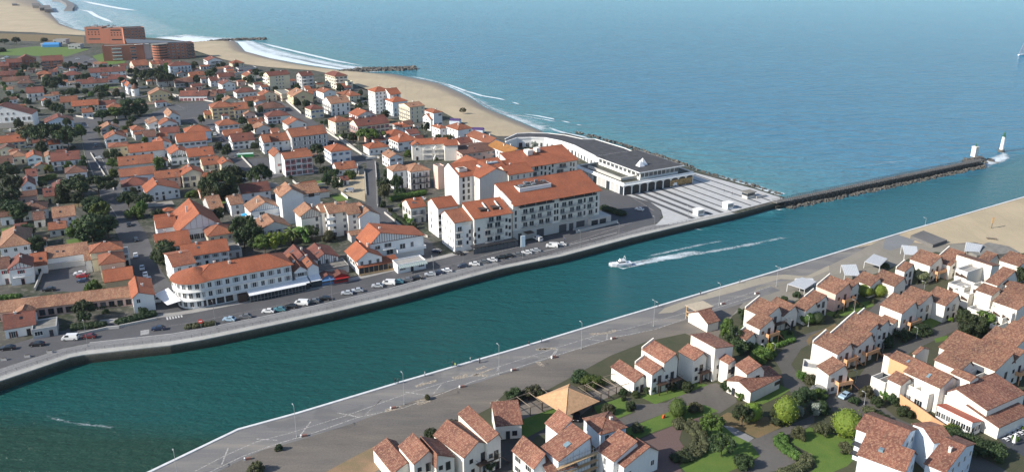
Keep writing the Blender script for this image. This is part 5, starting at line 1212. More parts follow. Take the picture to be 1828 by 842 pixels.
# white stepped apartments with terraces at the edge of the picture
b = Building('terraced_apartments', 'gleaming white stepped apartments with small triangular roof terraces above the dark garden', 'apartments')
for (x1, y1, x2, xb, h) in ((1165,325,1240,1095,9),(1100,400,1180,1040,9)): pass
def D(bb, r, x1, y1, x2, xb, h, roof='flat', rc='T', **k): return bb.block(r, x1, y1, x2, h, 8, roof, rc, 'l', xb=xb, phi=PH, win='', chim=0, over=.15, slope=.45, **k)
D(b,12,1050,300,1160,978,8,par=1.0); D(b,12,1030,400,1110,930,6,par=1.0); D(b,12,1060,440,1130,960,5.4,par=1.0); D(b,12,1200,420,1260,1075,8,par=1.0)
D(b,12,1160,560,1215,1050,6.5,par=1.0); D(b,12,1270,590,1330,1150,6.5,par=1.0); D(b,12,1235,640,1300,1190,5,par=1.0); D(b,12,1330,560,1403,1200,8,par=1.0)
for q in b.blocks:
    for f in (.25, .7):
        c = MB(); c.loft([(-.06, q.d*f-1.2, q.h-2.6), (-.06, q.d*f+1.2, q.h-2.6), (-.06, q.d*f+1.2, q.h-1.2), (-.06, q.d*f-1.2, q.h-2.0)], [(.05, q.d*f-1.2, q.h-2.6), (.05, q.d*f+1.2, q.h-2.6), (.05, q.d*f+1.2, q.h-1.2), (.05, q.d*f-1.2, q.h-2.0)]); b.part('terrace_opening', c, [DK], q)
q = D(b,12,1235,385,1360,1165,9.5,'gy','c',apex=.78); q = D(b,12,1200,447,1262,1103,9.5,'gy','c',apex=.7); q = D(b,12,1375,470,1470,1258,9.5,'gy','c',apex=.75); q = D(b,12,1360,537,1450,1210,9,'gy','c',apex=.75)
q = D(b,12,1200,275,1250,980,8.5,'mr','c',rise=.8); q = D(b,12,1300,385,1345,1232,9.2,'gy','c')
b = Building('holiday_house', 'white holiday house with high gable, next to the sand at the edge', 'house', GR); q = D(b,12,1370,265,1450,1250,7,'gy','c',apex=.75); b.put(q, 'f', q.w*.3, 4.4, 1, 1.8, DK, 0); q = D(b,12,1165,245,1245,1105,6,'gy','c',apex=.75)
b = Building('holiday_house', 'off-white holiday house above the terraced apartments, cut by the picture edge', 'house', GR)
q = D(b,12,1400,700,1500,1285,8,'gy','c'); q = D(b,12,1420,640,1500,1360,8,'gy','c')
U(13,1118,262,1230,800,7.5,'very long roof with recessed dark balcony behind the big terrace block',apex=.8)
U(13,1215,217,1300,1000,7.5,'long roof beside the pine garden at the edge',bal='u',apex=.7)
U(12,1330,790,1430,1150,8,'long roof above the pine garden, near the white terraces',apex=.7)
# big terrace block
b = Building('terraced_apartments', 'large off-white terrace block with mottled roofs, open patios and apricot walls over the lane', 'apartments')
q = D(b,13,672,258,745,515,7.5,'gy','c',apex=.55); A1 = q; q.wall.data.materials[0] = WC['u']
q = D(b,13,803,362,905,600,7.5,'gy','c',apex=.6,rise=2.2); A2 = q
q = D(b,13,915,262,990,775,8.5,'gy','c',apex=.75)
q = D(b,13,578,345,640,505,6,'gy','c',apex=.75); q = D(b,13,660,262,700,480,6.2,'mr','c',rise=.6); q = D(b,13,660,170,742,650,8,'gy','c')
q = D(b,13,975,322,1025,870,9,'gy','c',apex=.5)
for x1,y1,x2,xb,h in ((740,400,800,578,5.5),(665,362,735,578,5.6),(490,330,560,410,5),(960,350,1105,870,6),(1040,400,1115,960,6.4),(900,430,1000,805,5),(1010,470,1085,905,4.6)): q = D(b,13,x1,y1,x2,xb,h,par=1.5)
for q in b.blocks[7:]:
    c = MB(); c.box(.25, q.d*.48, q.h-1.5, q.w-.25, q.d*.52, q.h-.05); b.part('patio_wall', c, [WC['l']], q)
    for f in (.25, .75):
        if q.w > 2.6: b.part('patio_door', MB().box(q.w-.30, q.d*f-.9, q.h-1.42, q.w-.24, q.d*f+.9, q.h-.3), [GL], q)
for q in b.blocks[7:9]:
    for f in (.3, .7): b.put(q, 'l', q.d*f, 1.7, 2.2, 2.0, FR, 2)
for q in (A1, A2): b.part('roof_window', MB().loft([(q.w*.15, q.d*.4, q.h+q.rise*.27+.15), (q.w*.3, q.d*.4, q.h+q.rise*.54+.15), (q.w*.3, q.d*.47, q.h+q.rise*.54+.15), (q.w*.15, q.d*.47, q.h+q.rise*.27+.15)], [(q.w*.15, q.d*.4, q.h+q.rise*.27+.4), (q.w*.3, q.d*.4, q.h+q.rise*.54+.4), (q.w*.3, q.d*.47, q.h+q.rise*.54+.4), (q.w*.15, q.d*.47, q.h+q.rise*.27+.4)]), [simple('rooflight_glass', (.18,.26,.30), .15)], q)
W_ = [Q(13, x, y, 0) for x, y in ((540,440),(650,520),(745,585),(842,612),(852,590))]
c = MB()
for i in range(len(W_)-1): a, e = W_[i], W_[i+1]; n_ = Vector((-(e-a).y, (e-a).x, 0)).normalized()*.3; h0, h1 = (3.2, 3.4, 3.2, 1.6, 1.5)[i:i+2]; c.loft([a, e, e+n_, a+n_], [(a.x, a.y, h0), (e.x, e.y, h1), (e.x+n_.x, e.y+n_.y, h1), (a.x+n_.x, a.y+n_.y, h0)])
one('retaining_wall', c, [WC['u']], (0,0,0), 0, 'smooth apricot retaining wall sloping down below the white patios', 'wall')
b = Building('holiday_house', 'off-white wing with broad mottled roof behind the open dining terrace', 'house', GR)
q = b.block(13,1075,488,1290,6.2,11,'gx','m','l',phi=30,rise=1.8,win='',chim=0,over=.2,apex=.8); q2 = b.block(13,1142,588,1330,3.4,9,'mf','m','l',phi=30,rise=1.8,win='l',wt='wide',n=1,chim=0,over=.2)
b = Building('conservatory', 'narrow white glazed conservatory with plain brick-red roof', 'conservatory')
q = b.block(13,985,578,1042,3.3,8,'mr','v','w',xb=785,phi=PH,rise=1.1,win='',chim=0,over=.2); q.roof.data.materials[0] = simple('red_sheet', (.36,.07,.035), .6)
for i in range(7): b.put(q, 'l', q.d*(i+.5)/7, 2.2, q.d/7*.8, 1.5, FR, 1)
for i in range(3): b.put(q, 'f', q.w*(i+.5)/3, 1.9, q.w/3*.7, 1.5, FR, 0)
# lower group (clear of the palapa)
def ru(*a, **k): k.setdefault('rc', 'm'); return U(*a, **k)
ru(14,320,285,390,180,3.8,'low end unit at the timber pergola with one rooflight',apex=.75)
ru(14,432,238,505,330,6.4,'second step from the timber pergola',bal='d',apex=.75,parapet=True)
ru(14,507,165,592,372,9,'tallest pointed step above the wooden stairs',bal='d',apex=.8,parapet=True)
ru(14,690,150,770,600,7.5,'square unit with long dark balcony at mid cluster',bal='d',apex=.7)
ru(14,822,98,935,672,9.5,'with high white slanting wall and dark far slope',roof='mr',rise=1.2)
ru(14,900,178,952,835,6.5,'angled white one bridging the archway',roof='gx',d=7,xb=None) if False else ru(14,905,172,952,830,6.8,'angled white one bridging the archway',apex=.7)
ru(14,1020,235,1128,950,6.4,'with lit roof above the low gabled hut',apex=.75,phi=20)
b = Building('holiday_house', 'low off-white gabled hut at the end of the lane, with pale ridge stripe', 'house', GR)
q = b.block(14,1045,345,1228,3.6,8,'gx','m','l',phi=38,rise=1.5,apex=.5,win='',chim=0,over=.3); b.put(q, 'l', q.d*.3, 1.2, .9, 2.0, DK, 0); b.put(q, 'l', q.d*.65, 1.4, 1.1, 1.1, FR, 1); b.put(q, 'f', q.w*.92, 2.2, 2.4, .9, DK, 0)
# bottom group
ru(15,872,640,963,677,8.4,'tallest sunlit slope of the pale verge group',apex=.8,parapet=False)
b = Building('holiday_house', 'low cream holiday house with dark shaded slope facing the lawn', 'house', GR)
q = b.block(15,935,532,1105,4.0,9,'gx','m','l',phi=9,rise=2.3,apex=.85,win='',chim=0,over=.2); b.put(q, 'f', q.w*.45, 1.2, .9, 2.1, DK, 0); b.put(q, 'f', q.w*.72, 1.6, 1.1, 1.2, DK, 1)
ru(15,712,745,908,512,6.3,'with paired arched attic openings and dark balcony',bal='d',apex=.48,rise=2.6,parapet=False,phi=40)
ru(15,375,788,520,275,6.3,'leftover'.replace('leftover','with narrow arched window, beside the pale verge'),apex=.7,rise=2.2)
ru(15,525,782,648,420,6.0,'shaded front between the two gabled ones',apex=.05,rise=2.2)
ru(15,230,850,390,100,3.6,'lowest roofs touching the lower picture edge',apex=.6)
b = Building('holiday_house', 'holiday house wrapped in scaffolding with large speckled roof and one rooflight', 'house', GR)
q = b.block(21,525,440,835,7.5,12,'gy','m','b',xb=365,phi=34,rise=3.0,apex=.95,win='',chim=0,over=.3); SC = q  # bluish front wall: shade on white render put into the colour
b.part('roof_window', MB().loft([(q.w*.35,1.6,q.h+q.rise*.37+.15),(q.w*.5,1.6,q.h+q.rise*.53+.15),(q.w*.5,2.9,q.h+q.rise*.53+.15),(q.w*.35,2.9,q.h+q.rise*.37+.15)],[(q.w*.35,1.6,q.h+q.rise*.37+.45),(q.w*.5,1.6,q.h+q.rise*.53+.45),(q.w*.5,2.9,q.h+q.rise*.53+.45),(q.w*.35,2.9,q.h+q.rise*.37+.45)]), [simple('rooflight_glass', (.18,.26,.30), .15)], q)
q = b.block(21,285,510,400,5.6,12,'gy','m','w',xb=85,phi=34,rise=2.6,apex=.9,win='l',n=2,wt='wide',chim=0,over=.3)
q = b.block(21,520,175,660,8,9,'gy','m','w',xb=400,phi=34,rise=2.4,apex=.9,win='',chim=0,over=.2)
q = b.block(21,420,560,700,4.8,8,'gx','m','w',phi=20,rise=1.6,win='',chim=0,over=.2,apex=.8)
b = Building('holiday_house', 'holiday house with white curved gable wall and two stepped salmon roofs', 'house', GR)
q = b.block(21,1050,445,1300,6.2,9,'gy','m','w',xb=890,phi=36,rise=2.6,apex=.85,win='l',n=2,wt='slit',chim=0,over=.2)
q = b.block(21,1150,500,1480,5.2,9,'gy','m','w',xb=1040,phi=36,rise=2.4,apex=.7,win='f',n=1,chim=0,over=.2)
q = b.block(21,925,190,1170,5.0,8,'hip','m','b',phi=26,rise=1.3,win='f',n=2,chim=1,over=.3)  # bluish wall colour carries the shade on a white front
b = Building('holiday_house', 'bluish-shaded holiday house with square rooflight and dark metal balconies by the lawn', 'house', GR)
q = b.block(13,600,838,665,9,10,'gy','m','b',xb=335,phi=50,rise=2.6,apex=.6,win='f',n=2,chim=0,over=.3)  # walls of both blocks tinted bluish to stand for shade
b.part('roof_window', MB().box(q.w*.25, q.d*.55, q.h+1.0, q.w*.42, q.d*.65, q.h+1.9), [simple('rooflight_glass', (.18,.26,.30), .15)], q)
q = b.block(13,575,690,665,8.5,9,'gy','m','b',xb=325,phi=46,rise=1.6,win='f',n=2,chim=0,over=.3)
for k in (2.6, 5.2): b.balcony(q, 'l', 0, q.d*.6, k, 2.0, DMETAL, DMETAL)
b = Building('holiday_house', 'bluish-shaded holiday house with small chimney box on its angled roof', 'house', GR)
q = b.block(13,830,842,1000,7.5,12,'gy','m','b',xb=720,phi=42,rise=2.2,apex=.6,win='f',n=2,chim=1,over=.3); q = b.block(13,770,672,870,8.5,8,'gx','m','b',phi=10,rise=1.4,win='f',n=2,chim=0,over=.3)  # shade of these white walls is painted in as bluish render
# scaffolding round the wrapped house
c = MB(); x0, x1 = -1.2, SC.w+1.2
for lvl in range(4):
    z = 2.0*lvl+.3; c.box(x0, -1.4, z, x1, -.5, z+.06, 1)
    for yy in (-1.45, -.45):
        c.tube([(x0, yy, z+1.0), (x1, yy, z+1.0)], .05, 4)
for i in range(8):
    x = x0+(x1-x0)*i/7
    for yy in (-1.45, -.45): c.tube([(x, yy, 0), (x, yy, 8.6)], .05, 4)
B2 = b.blocks[0]
o = link('scaffolding', c.mesh('scaffolding', [METAL, LWOOD])); o.matrix_world = Matrix.Translation(SC.A) @ Matrix.Rotation(SC.f, 4, 'Z'); tag(o, 'metal scaffolding with planks standing against the wrapped house', 'scaffolding')
# palapa and pergolas
p = Q(15, 1415, 420); pal = empty('pavilion', p, rad(10), 'open square pavilion with pale pyramid roof between the pergolas', 'pavilion')
a_ = 6.0; c = MB(); z0, z1 = 3.2, 6.6
c.loft([(-a_, -a_, z0), (a_, -a_, z0), (a_, a_, z0), (-a_, a_, z0)], [(-.1, -.1, z1), (.1, -.1, z1), (.1, .1, z1), (-.1, .1, z1)])
for sx, sy in ((1,1),(1,-1),(-1,1),(-1,-1)): c.tube([(sx*a_, sy*a_, z0), (0, 0, z1+.05)], .12, 4)
link('roof', c.mesh('roof', [simple('pale_shingles', (.50,.30,.16), .85, 0, .18, 1.5)]), pal)
for sx, sy in ((1,1),(1,-1),(-1,1),(-1,-1)): link('post', MB().box(sx*4.9-.15, sy*4.9-.15, 0, sx*4.9+.15, sy*4.9+.15, 3.6).mesh('post', [DK]), pal)
pal.rotation_euler[2] = rad(38)
def pergola(pts, wid, lab):
    W = [Q(15, x, y) for x, y in pts]; r_ = empty('pergola', W[0], 0, lab, 'pergola', 'timber pergolas beside the pavilion'); b1, b2 = MB(), MB(); O = W[0]
    for i in range(len(W)-1):
        a, e = W[i]-O, W[i+1]-O; d = (e-a); L_ = d.length; d.normalize(); nn = Vector((-d.y, d.x, 0)); k = max(1, round(L_/3.6))
        for sd in (0, wid): b1.tube([a+nn*sd+Vector((0,0,2.5)), e+nn*sd+Vector((0,0,2.5))], .12, 4)
        for j in range(k+1):
            q = a+d*(L_*j/k); b1.tube([q+Vector((0,0,2.62)), q+nn*wid+Vector((0,0,2.62))], .10, 4)
            for sd in (0, wid): link('post', MB().tube([q+nn*sd, q+nn*sd+Vector((0,0,2.5))], .11, 4).mesh('post', [DK]), r_)
    link('beam', b1.mesh('beam', [WOOD]), r_)
pergola([(1080,490),(1245,430),(1330,400)], 6.5, 'timber pergola between the dark-sloped house and the pavilion')
pergola([(1530,410),(1640,370),(1745,320),(1840,290)], 6.5, 'timber pergola between the pavilion and the low end unit')
# ---------------- trees and plants ----------------
_b = bmesh.new(); bmesh.ops.create_icosphere(_b, subdivisions=2, radius=1); ICO = ([tuple(v.co) for v in _b.verts], [tuple(v.index for v in f.verts) for f in _b.faces]); _b.free()
def leaves(cl, n, size, seed, flat=1.0, m='g', name='crown'):
    """cl: clumps (x,y,z,radius); n leaves in each"""
    r = np.random.RandomState(seed); V, Fc, Tn, core = [], [], [], []
    for (cx, cy, cz, cr) in cl:
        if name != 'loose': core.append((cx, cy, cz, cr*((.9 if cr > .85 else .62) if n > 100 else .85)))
        tone = r.uniform(0, .75); k = int(n*4.2*cr*cr)
        d = r.normal(size=(k, 3)); d /= np.linalg.norm(d, axis=1)[:, None]; d[:, 2] *= flat
        rr = cr*(.55+.5*r.rand(k))[:, None]; c = np.array([cx, cy, cz])+d*rr
        nrm = d+r.normal(size=(k, 3))*.55; nrm /= np.linalg.norm(nrm, axis=1)[:, None]
        a = np.cross(nrm, r.normal(size=(k, 3))); a /= np.linalg.norm(a, axis=1)[:, None]; b_ = np.cross(nrm, a); s = (size*(.6+.8*r.rand(k)))[:, None]
        q = np.stack([c-a*s-b_*s*.5, c+a*s-b_*s*.5, c+a*s*.6+b_*s*.7, c-a*s*.6+b_*s*.7], 1); V.append(q.reshape(-1, 3)); Tn.append(np.repeat(np.clip(tone+r.uniform(-.3, .3, k), 0, 1), 4))
    V = np.concatenate(V); T_ = np.concatenate(Tn); nf = len(V)//4
    me = bpy.data.meshes.new(name); F_ = np.arange(nf*4).reshape(-1, 4).tolist(); VL = V.tolist(); TL = T_.tolist()
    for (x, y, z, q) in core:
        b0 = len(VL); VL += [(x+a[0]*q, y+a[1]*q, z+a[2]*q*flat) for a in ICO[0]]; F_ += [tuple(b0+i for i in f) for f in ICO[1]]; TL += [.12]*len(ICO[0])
    T_ = np.array(TL); me.from_pydata(VL, [], F_); me.materials.append(LF[m])
    me.attributes.new('tone', 'FLOAT', 'POINT').data.foreach_set('value', T_.astype('f')); return me
def blob(seed, n, R0, H0, zc, cr=(.25,.42), low=-.6, inner=3):
    r = random.Random(seed); out = []
    for i in range(n):
        a = r.uniform(0, 6.28); u = r.uniform(low, 1); s = math.sqrt(max(0, 1-u*u))*r.uniform(.55, .95); out.append((math.cos(a)*s*R0, math.sin(a)*s*R0, zc+u*H0*.8, R0*r.uniform(*cr)))
    for i in range(inner): out.append((r.uniform(-.3,.3)*R0, r.uniform(-.3,.3)*R0, zc+r.uniform(-.3,.3)*H0, R0*.45))
    return out
def umbrella(seed, n, R0, z0, th):
    r = random.Random(seed); out = []
    for i in range(n):
        a = r.uniform(0, 6.28); s = math.sqrt(r.random()); out.append((math.cos(a)*s*R0, math.sin(a)*s*R0, z0+(1-s*s)*th+r.uniform(-.06,.06)*R0, R0*r.uniform(.16, .3)))
    return out
def trunk(h, r0, lean, nb, R0, seed, z1):
    r = random.Random(seed); b = MB(); b.tube([(0,0,-.3),(lean*.3, lean*.1, h*.4),(lean, lean*.3, h)], [r0, r0*.8, r0*.55], 7)
    for i in range(nb):
        a = 6.28*i/nb+r.uniform(-.4,.4); s = r.uniform(.4,.75)*R0; zz = h*r.uniform(.5,.9); b.tube([(lean*zz/h, lean*.3*zz/h, zz), (math.cos(a)*s*.5, math.sin(a)*s*.5, (zz+z1)/2), (math.cos(a)*s, math.sin(a)*s, z1)], [r0*.45, r0*.3, r0*.12], 5)
    return b
PROTO = {}
def proto(key):
    if key in PROTO: return PROTO[key]
    kind, m, sd = key
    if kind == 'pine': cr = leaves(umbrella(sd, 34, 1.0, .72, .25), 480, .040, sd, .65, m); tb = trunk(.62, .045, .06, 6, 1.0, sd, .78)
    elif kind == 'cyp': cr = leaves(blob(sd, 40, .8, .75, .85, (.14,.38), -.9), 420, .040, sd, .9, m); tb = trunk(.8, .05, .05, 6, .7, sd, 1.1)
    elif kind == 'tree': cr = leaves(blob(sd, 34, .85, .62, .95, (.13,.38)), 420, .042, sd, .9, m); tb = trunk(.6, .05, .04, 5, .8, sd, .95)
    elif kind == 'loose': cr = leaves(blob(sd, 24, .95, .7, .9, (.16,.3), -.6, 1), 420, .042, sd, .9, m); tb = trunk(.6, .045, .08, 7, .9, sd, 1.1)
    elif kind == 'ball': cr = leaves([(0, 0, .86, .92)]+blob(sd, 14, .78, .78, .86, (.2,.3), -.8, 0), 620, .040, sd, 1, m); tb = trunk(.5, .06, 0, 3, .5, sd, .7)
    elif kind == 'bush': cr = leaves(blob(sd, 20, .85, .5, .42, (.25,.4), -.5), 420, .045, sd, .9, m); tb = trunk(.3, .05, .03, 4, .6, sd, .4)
    PROTO[key] = (cr, tb.mesh('trunk', [BARK])); return PROTO[key]
KN = {'pine': ('pine_tree', 'tree'), 'cyp': ('cypress_tree', 'tree'), 'tree': ('broadleaf_tree', 'tree'), 'loose': ('loose_tree', 'tree'), 'ball': ('clipped_bush', 'bush'), 'bush': ('bush', 'bush')}
rt_ = random.Random(9)
def tree(kind, r, x, y, wid, hei, m, lab, grp=None, sd=None):
    """x, y: foot in the photograph; wid: crown radius in metres; hei: height in metres"""
    sd = sd if sd is not None else rt_.randint(1, 3); cr, tb = proto((kind, m, sd)); p = Q(r, x, y); nm, cat = KN[kind]
    top = {'pine': 1.05, 'cyp': 1.6, 'tree': 1.6, 'loose': 1.6, 'ball': 1.75, 'bush': .9}[kind]
    o = empty(nm, p, rt_.uniform(0, 6.28), lab, cat, grp or ('bushes and clipped shrubs' if cat == 'bush' else 'trees of the gardens')); wid *= .8 if kind == 'pine' else .64; s = Vector((wid, wid, hei/top))
    for n_, me in (('crown', cr), ('trunk', tb)):
        c = link(n_, me, o); c.scale = s
    return o
for a in (
 ('tree',24,60,560,9,7,'d','dark round tree at the corner of the sports field'),('tree',24,210,560,8,9,'d','taller dark tree next to the sports field corner'),('bush',24,560,520,9,4,'o','olive thicket between sports field and beach'),
 ('bush',24,20,650,9,4,'d','dark thicket at the picture edge beside the field'),
 ('cyp',1,150,540,7,8,'d','dark tree beneath the brick row'),('pine',1,385,640,10,12,'d','tall umbrella pine between arched-front and terrace houses'),('cyp',1,320,600,7,9,'d','dark pointed tree beside the umbrella pine'),
 ('tree',1,500,670,9,8,'d','round dark tree below the hidden low house'),('tree',1,690,660,11,9,'d','broad round pine before the long terrace'),('pine',1,1045,590,13,14,'d','widest spreading black pine under the blue-white block'),
 ('pine',1,1150,610,8,13,'d','leaning black pine beside the spreading one'),('tree',1,1440,540,8,8,'d','dark bushy tree by the small orange house near the beach'),
 ('cyp',1,880,800,12,13,'d','huge dark tree in the central pine clump'),('cyp',1,960,790,12,12,'d','second huge dark tree in the central clump'),('tree',1,790,820,10,9,'g','greener tree at the edge of the central clump'),('tree',1,700,830,9,8,'d','low dark tree at the foot of the central clump'),
 ('tree',1,240,790,7,6,'d','dark shrubby tree next to the arched school'),('bush',1,190,710,6,4,'d','dark shrub before the balconied house at the edge'),('tree',1,300,660,7,7,'d','dark tree behind the balconied edge house'),
 ('pine',3,290,330,12,14,'d','great umbrella pine over the garden of the low gable'),('pine',3,380,330,12,14,'d','second great umbrella pine beside the low gable garden'),('pine',3,470,330,10,13,'d','umbrella pine closest to the main street'),('pine',3,215,290,9,11,'o','olive-toned umbrella pine behind the great ones'),
 ('tree',3,40,560,12,10,'d','large dark garden tree at the picture edge'),('cyp',3,100,640,10,10,'d','dark tree below the edge garden'),('cyp',3,60,740,12,11,'d','dense dark tree beneath the brown hipped house'),('tree',3,40,820,12,10,'d','lowest dense dark tree at the edge'),('tree',3,140,830,10,9,'d','dark tree beside the brown hipped house'),
 ('pine',3,570,690,12,12,'d','big cypress-like pine shading the yellow gable'),('pine',3,680,680,11,11,'d','big dark pine reaching over the main street'),('tree',3,540,640,8,8,'d','dark tree filling behind the yellow gable'),
 ('tree',3,640,790,10,9,'d','dark tree beside the zebra-marked main street stretch'),('cyp',3,700,830,9,10,'g','green-toned tree below the street pine'),('tree',3,880,730,8,8,'d','black round tree in front of the white garden wall'),('tree',3,980,740,9,8,'d','dark tree between garden wall and market hall'),('bush',3,930,800,8,5,'g','green shrub at the corner by the market hall'),
 ('tree',3,770,470,6,6,'g','green garden tree beside the barn-like hall'),('tree',3,680,235,6,6,'d','dark tree at the upper main street'),('tree',3,340,500,5,5,'l','small bright green tree on the lawn'),('bush',3,740,390,5,4,'d','dark shrub before the yellow main street house'),
 ('bush',3,780,520,5,4,'g','green shrub along the street wall of the hall'),('bush',3,560,470,5,4,'o','olive shrub behind blue-railed villa'),
 ('cyp',4,440,140,13,12,'d','massive dark tree above the walled car park'),('cyp',4,385,130,11,10,'g','green shoulder of the massive tree above the car park'),('tree',4,510,120,10,10,'d','dark tree between massive tree and main street'),('tree',4,180,195,7,8,'d','dark tree between white edge house and blank-walled one'),('tree',4,130,120,8,6,'d','low dark tree near the two-window house'),
 ('tree',4,785,255,9,8,'d','round dark tree by the street corner near the hotel'),('tree',4,400,500,6,7,'d','small tree in the long courtyard'),('bush',4,440,370,5,4,'g','green shrub beside cream layered-roof house'),('bush',4,560,520,2.5,1.6,'d','clipped dark ball in the gravel court'),
 ('pine',5,440,400,10,15,'d','tall dark pine behind the white gable panel'),('pine',5,520,300,9,11,'d','dark pine above the tall one, by the lane lot'),('cyp',5,380,420,9,12,'o','olive-toned dense tree beside white gable panel'),('cyp',5,500,400,9,11,'d','dark tree right against the blue timbered villa'.replace('right against','up against')),('pine',5,712,330,7,14,'d','single slim pine behind the half-timbered apartments'),
 ('cyp',5,600,690,11,14,'d','great dark evergreen behind the hotel roofs'),('cyp',5,660,700,9,11,'d','dark evergreen beside the great one'),('tree',5,810,730,9,9,'l','yellow-green loose tree in the palm garden'),('tree',5,740,740,8,8,'g','green tree under the yellow-green one'),
 ('bush',5,1170,650,6,4,'o','brownish shrub under the curved balconies'),('tree',5,1060,650,6,7,'d','dark tree hugging the cream balcony house'),('tree',5,1150,215,6,6,'d','dark tree by the tiny sheds'),('tree',5,1210,230,6,6,'d','second dark tree by the tiny sheds'),('bush',5,1320,225,6,4,'g','green shrub before the orange bungalow roof'),
 ('cyp',5,60,800,10,9,'d','big dark round tree beside the main street and hotel'),('bush',5,245,350,6,3,'g','green hedge-like shrub above the market hall'),('bush',5,680,500,4,3,'d','dark shrub before the blue gabled villa'),
 ('pine',7,370,600,8,9,'g','green wind-shaped pine before the side-balcony block'),('pine',7,430,600,7,8,'g','second green wind-shaped pine by the same block'),('cyp',7,490,430,6,7,'d','dark tree at the foot of white tower'),('bush',7,210,560,4,3,'d','dark shrub by corner villa steps'),('bush',7,855,565,4,3,'d','clipped dark shrub below the tent-side pair'),('bush',7,920,580,6,4,'o','olive shrub below the tent-side pair'),
 ('loose',7,1020,395,4,4.5,'o','lone bronze tree standing on the sand'),('bush',7,640,690,4,4,'g','shrub beside the arched cream block'),('tree',7,30,690,7,8,'d','dark tree behind the blue-shuttered corner villa'),
 ('cyp',8,150,400,7,8,'d','dark tree at the corner of the white dark-balcony villa'),('tree',8,55,100,7,6,'g','green tree at the upper villa street'),('bush',8,280,560,3,3,'g','shrub beside the old squeezed villa'),('tree',8,270,520,5,6,'g','green tree behind the old squeezed villa'),('bush',8,320,610,3,2.5,'d','dark shrub in the old villa garden'),('bush',8,240,410,5,3,'d','dark shrubs before the dark-balcony villa'),
 ('loose',9,240,215,4,5,'s','bare silvery tree in the casino courtyard'),
 ('ball',14,588,500,4.3,5.6,'g','perfect dark green clipped ball on the lawn'),('ball',14,1050,520,4.5,5,'l','golden-green clipped ball near the gabled hut'),('ball',14,1255,540,5.6,8,'l','largest golden-green egg-shaped bush near the lane'),('tree',14,990,555,4.6,6,'d','dark dense round shrub below the golden ball'),
 ('loose',14,795,600,5.6,5.6,'g','small spreading tree with visible trunk by the pale path'),('loose',14,860,745,5.6,6,'d','spreading tree with visible trunk on the lower lawn'),('bush',14,1000,810,4,3,'d','dark shrub at the tip of the lower lawn'),('bush',14,700,465,4,2,'o','low olive shrub behind the clipped ball'),
 ('bush',14,160,480,3.2,2.5,'o','tan pampas clump on the little lawn'),('bush',14,295,450,3,2,'d','dark flat shrub on the little lawn'),('bush',14,340,590,3,2,'o','dull shrub on the long lawn'),('bush',14,1230,530,6,4,'d','dark spreading shrub before the largest egg bush'),('tree',14,1340,460,5,6,'d','dark tree between egg bush and lane hedge'),
 ('bush',14,650,335,3.5,2.5,'d','dark shrub under the wooden stairs'),('bush',14,560,330,2.5,2,'d','small shrub beside the tall pointed unit'),('bush',14,420,345,3.4,2.2,'d','dark hedge clump below the pergola end unit'),('bush',14,895,335,3.6,2.6,'d','dark shrub at the archway'),('bush',14,985,385,3.4,2,'g','green shrub before the low gabled hut'),
 ('bush',17,855,560,3.6,2.6,'o','feathery tan clump at the lawn corner'),('bush',17,1050,530,3.8,3,'o','brown grassy clump before the yellow bush'),('ball',17,1250,540,7,7.5,'l','huge yellow-green bush beside the lane'),('ball',17,1360,530,5,5,'g','darker half of the huge yellow bush'),('ball',17,1450,500,3.5,3.5,'l','low yellow bush behind the bluish house'),('bush',17,1255,680,3.8,2.4,'o','brown flat shrub on the big lawn'),
 ('bush',17,390,800,4,3,'d','dark shrub at the path fork'),('bush',17,1000,360,3,3,'s','silvery spiky plants beside the lane path'),('bush',17,840,380,3,3,'s','silvery spiky plants at the end of the low wall'),('bush',17,1030,245,4,3,'g','green shrub at the heart-shaped lamp'),
 ('cyp',11,640,560,5.4,7,'d','dark tall shrub beside the shrub-side cluster'),('cyp',11,610,520,5,7,'g','green tall shrub at the outer edge of the cluster'),('cyp',11,690,430,4,5,'d','dark shrub behind the walled step'),('bush',11,680,580,6,4,'d','wide dark shrub below the walled step'),('bush',11,790,620,6,3,'g','green border shrub beside the lane entrance'),('tree',11,830,590,3,3.6,'l','small light green tree at the lamp'),
 ('bush',11,890,340,3.4,2.4,'d','dark shrub behind the low wide unit'),('bush',11,960,310,2.6,2,'d','small dark shrub beside the fin walls'),
 ('ball',12,405,450,5,4.6,'l','first of three golden clipped bushes'),('ball',12,495,450,4.6,4.6,'l','middle of three golden clipped bushes'),('ball',12,550,430,4.8,5,'l','last of three golden clipped bushes, beside the low broad unit'),('ball',12,40,620,4.6,4.2,'g','dark green mound at the lane bend'),('ball',12,110,620,4,4,'d','darker mound beside the lane bend mound'),
 ('bush',12,530,275,3,2,'d','dark shrub behind apricot gate wall'),('bush',12,930,310,4,3,'g','green border beside the pink steps'),('bush',12,960,280,3.4,4,'d','dark shrub under the outermost unit'),('bush',12,760,690,6,3,'d','dark bed between the inner rows'),('bush',12,530,750,6,3.4,'d','dark bed below the second inner unit'),('bush',12,640,720,5,3,'d','dark bed by the apricot balconies'),
 ('cyp',12,1060,720,8,9,'d','large dark pine in the inner garden'),('cyp',12,1130,680,7,8,'g','green companion of the large inner garden pine'),('tree',12,1010,640,5,6,'d','dark tree at the inner garden gate'),('bush',12,940,608,1.6,1.4,'l','tiny bright shrub by the wall'),('tree',12,1385,400,6,8,'d','dark tree among the white terraces at the edge'),
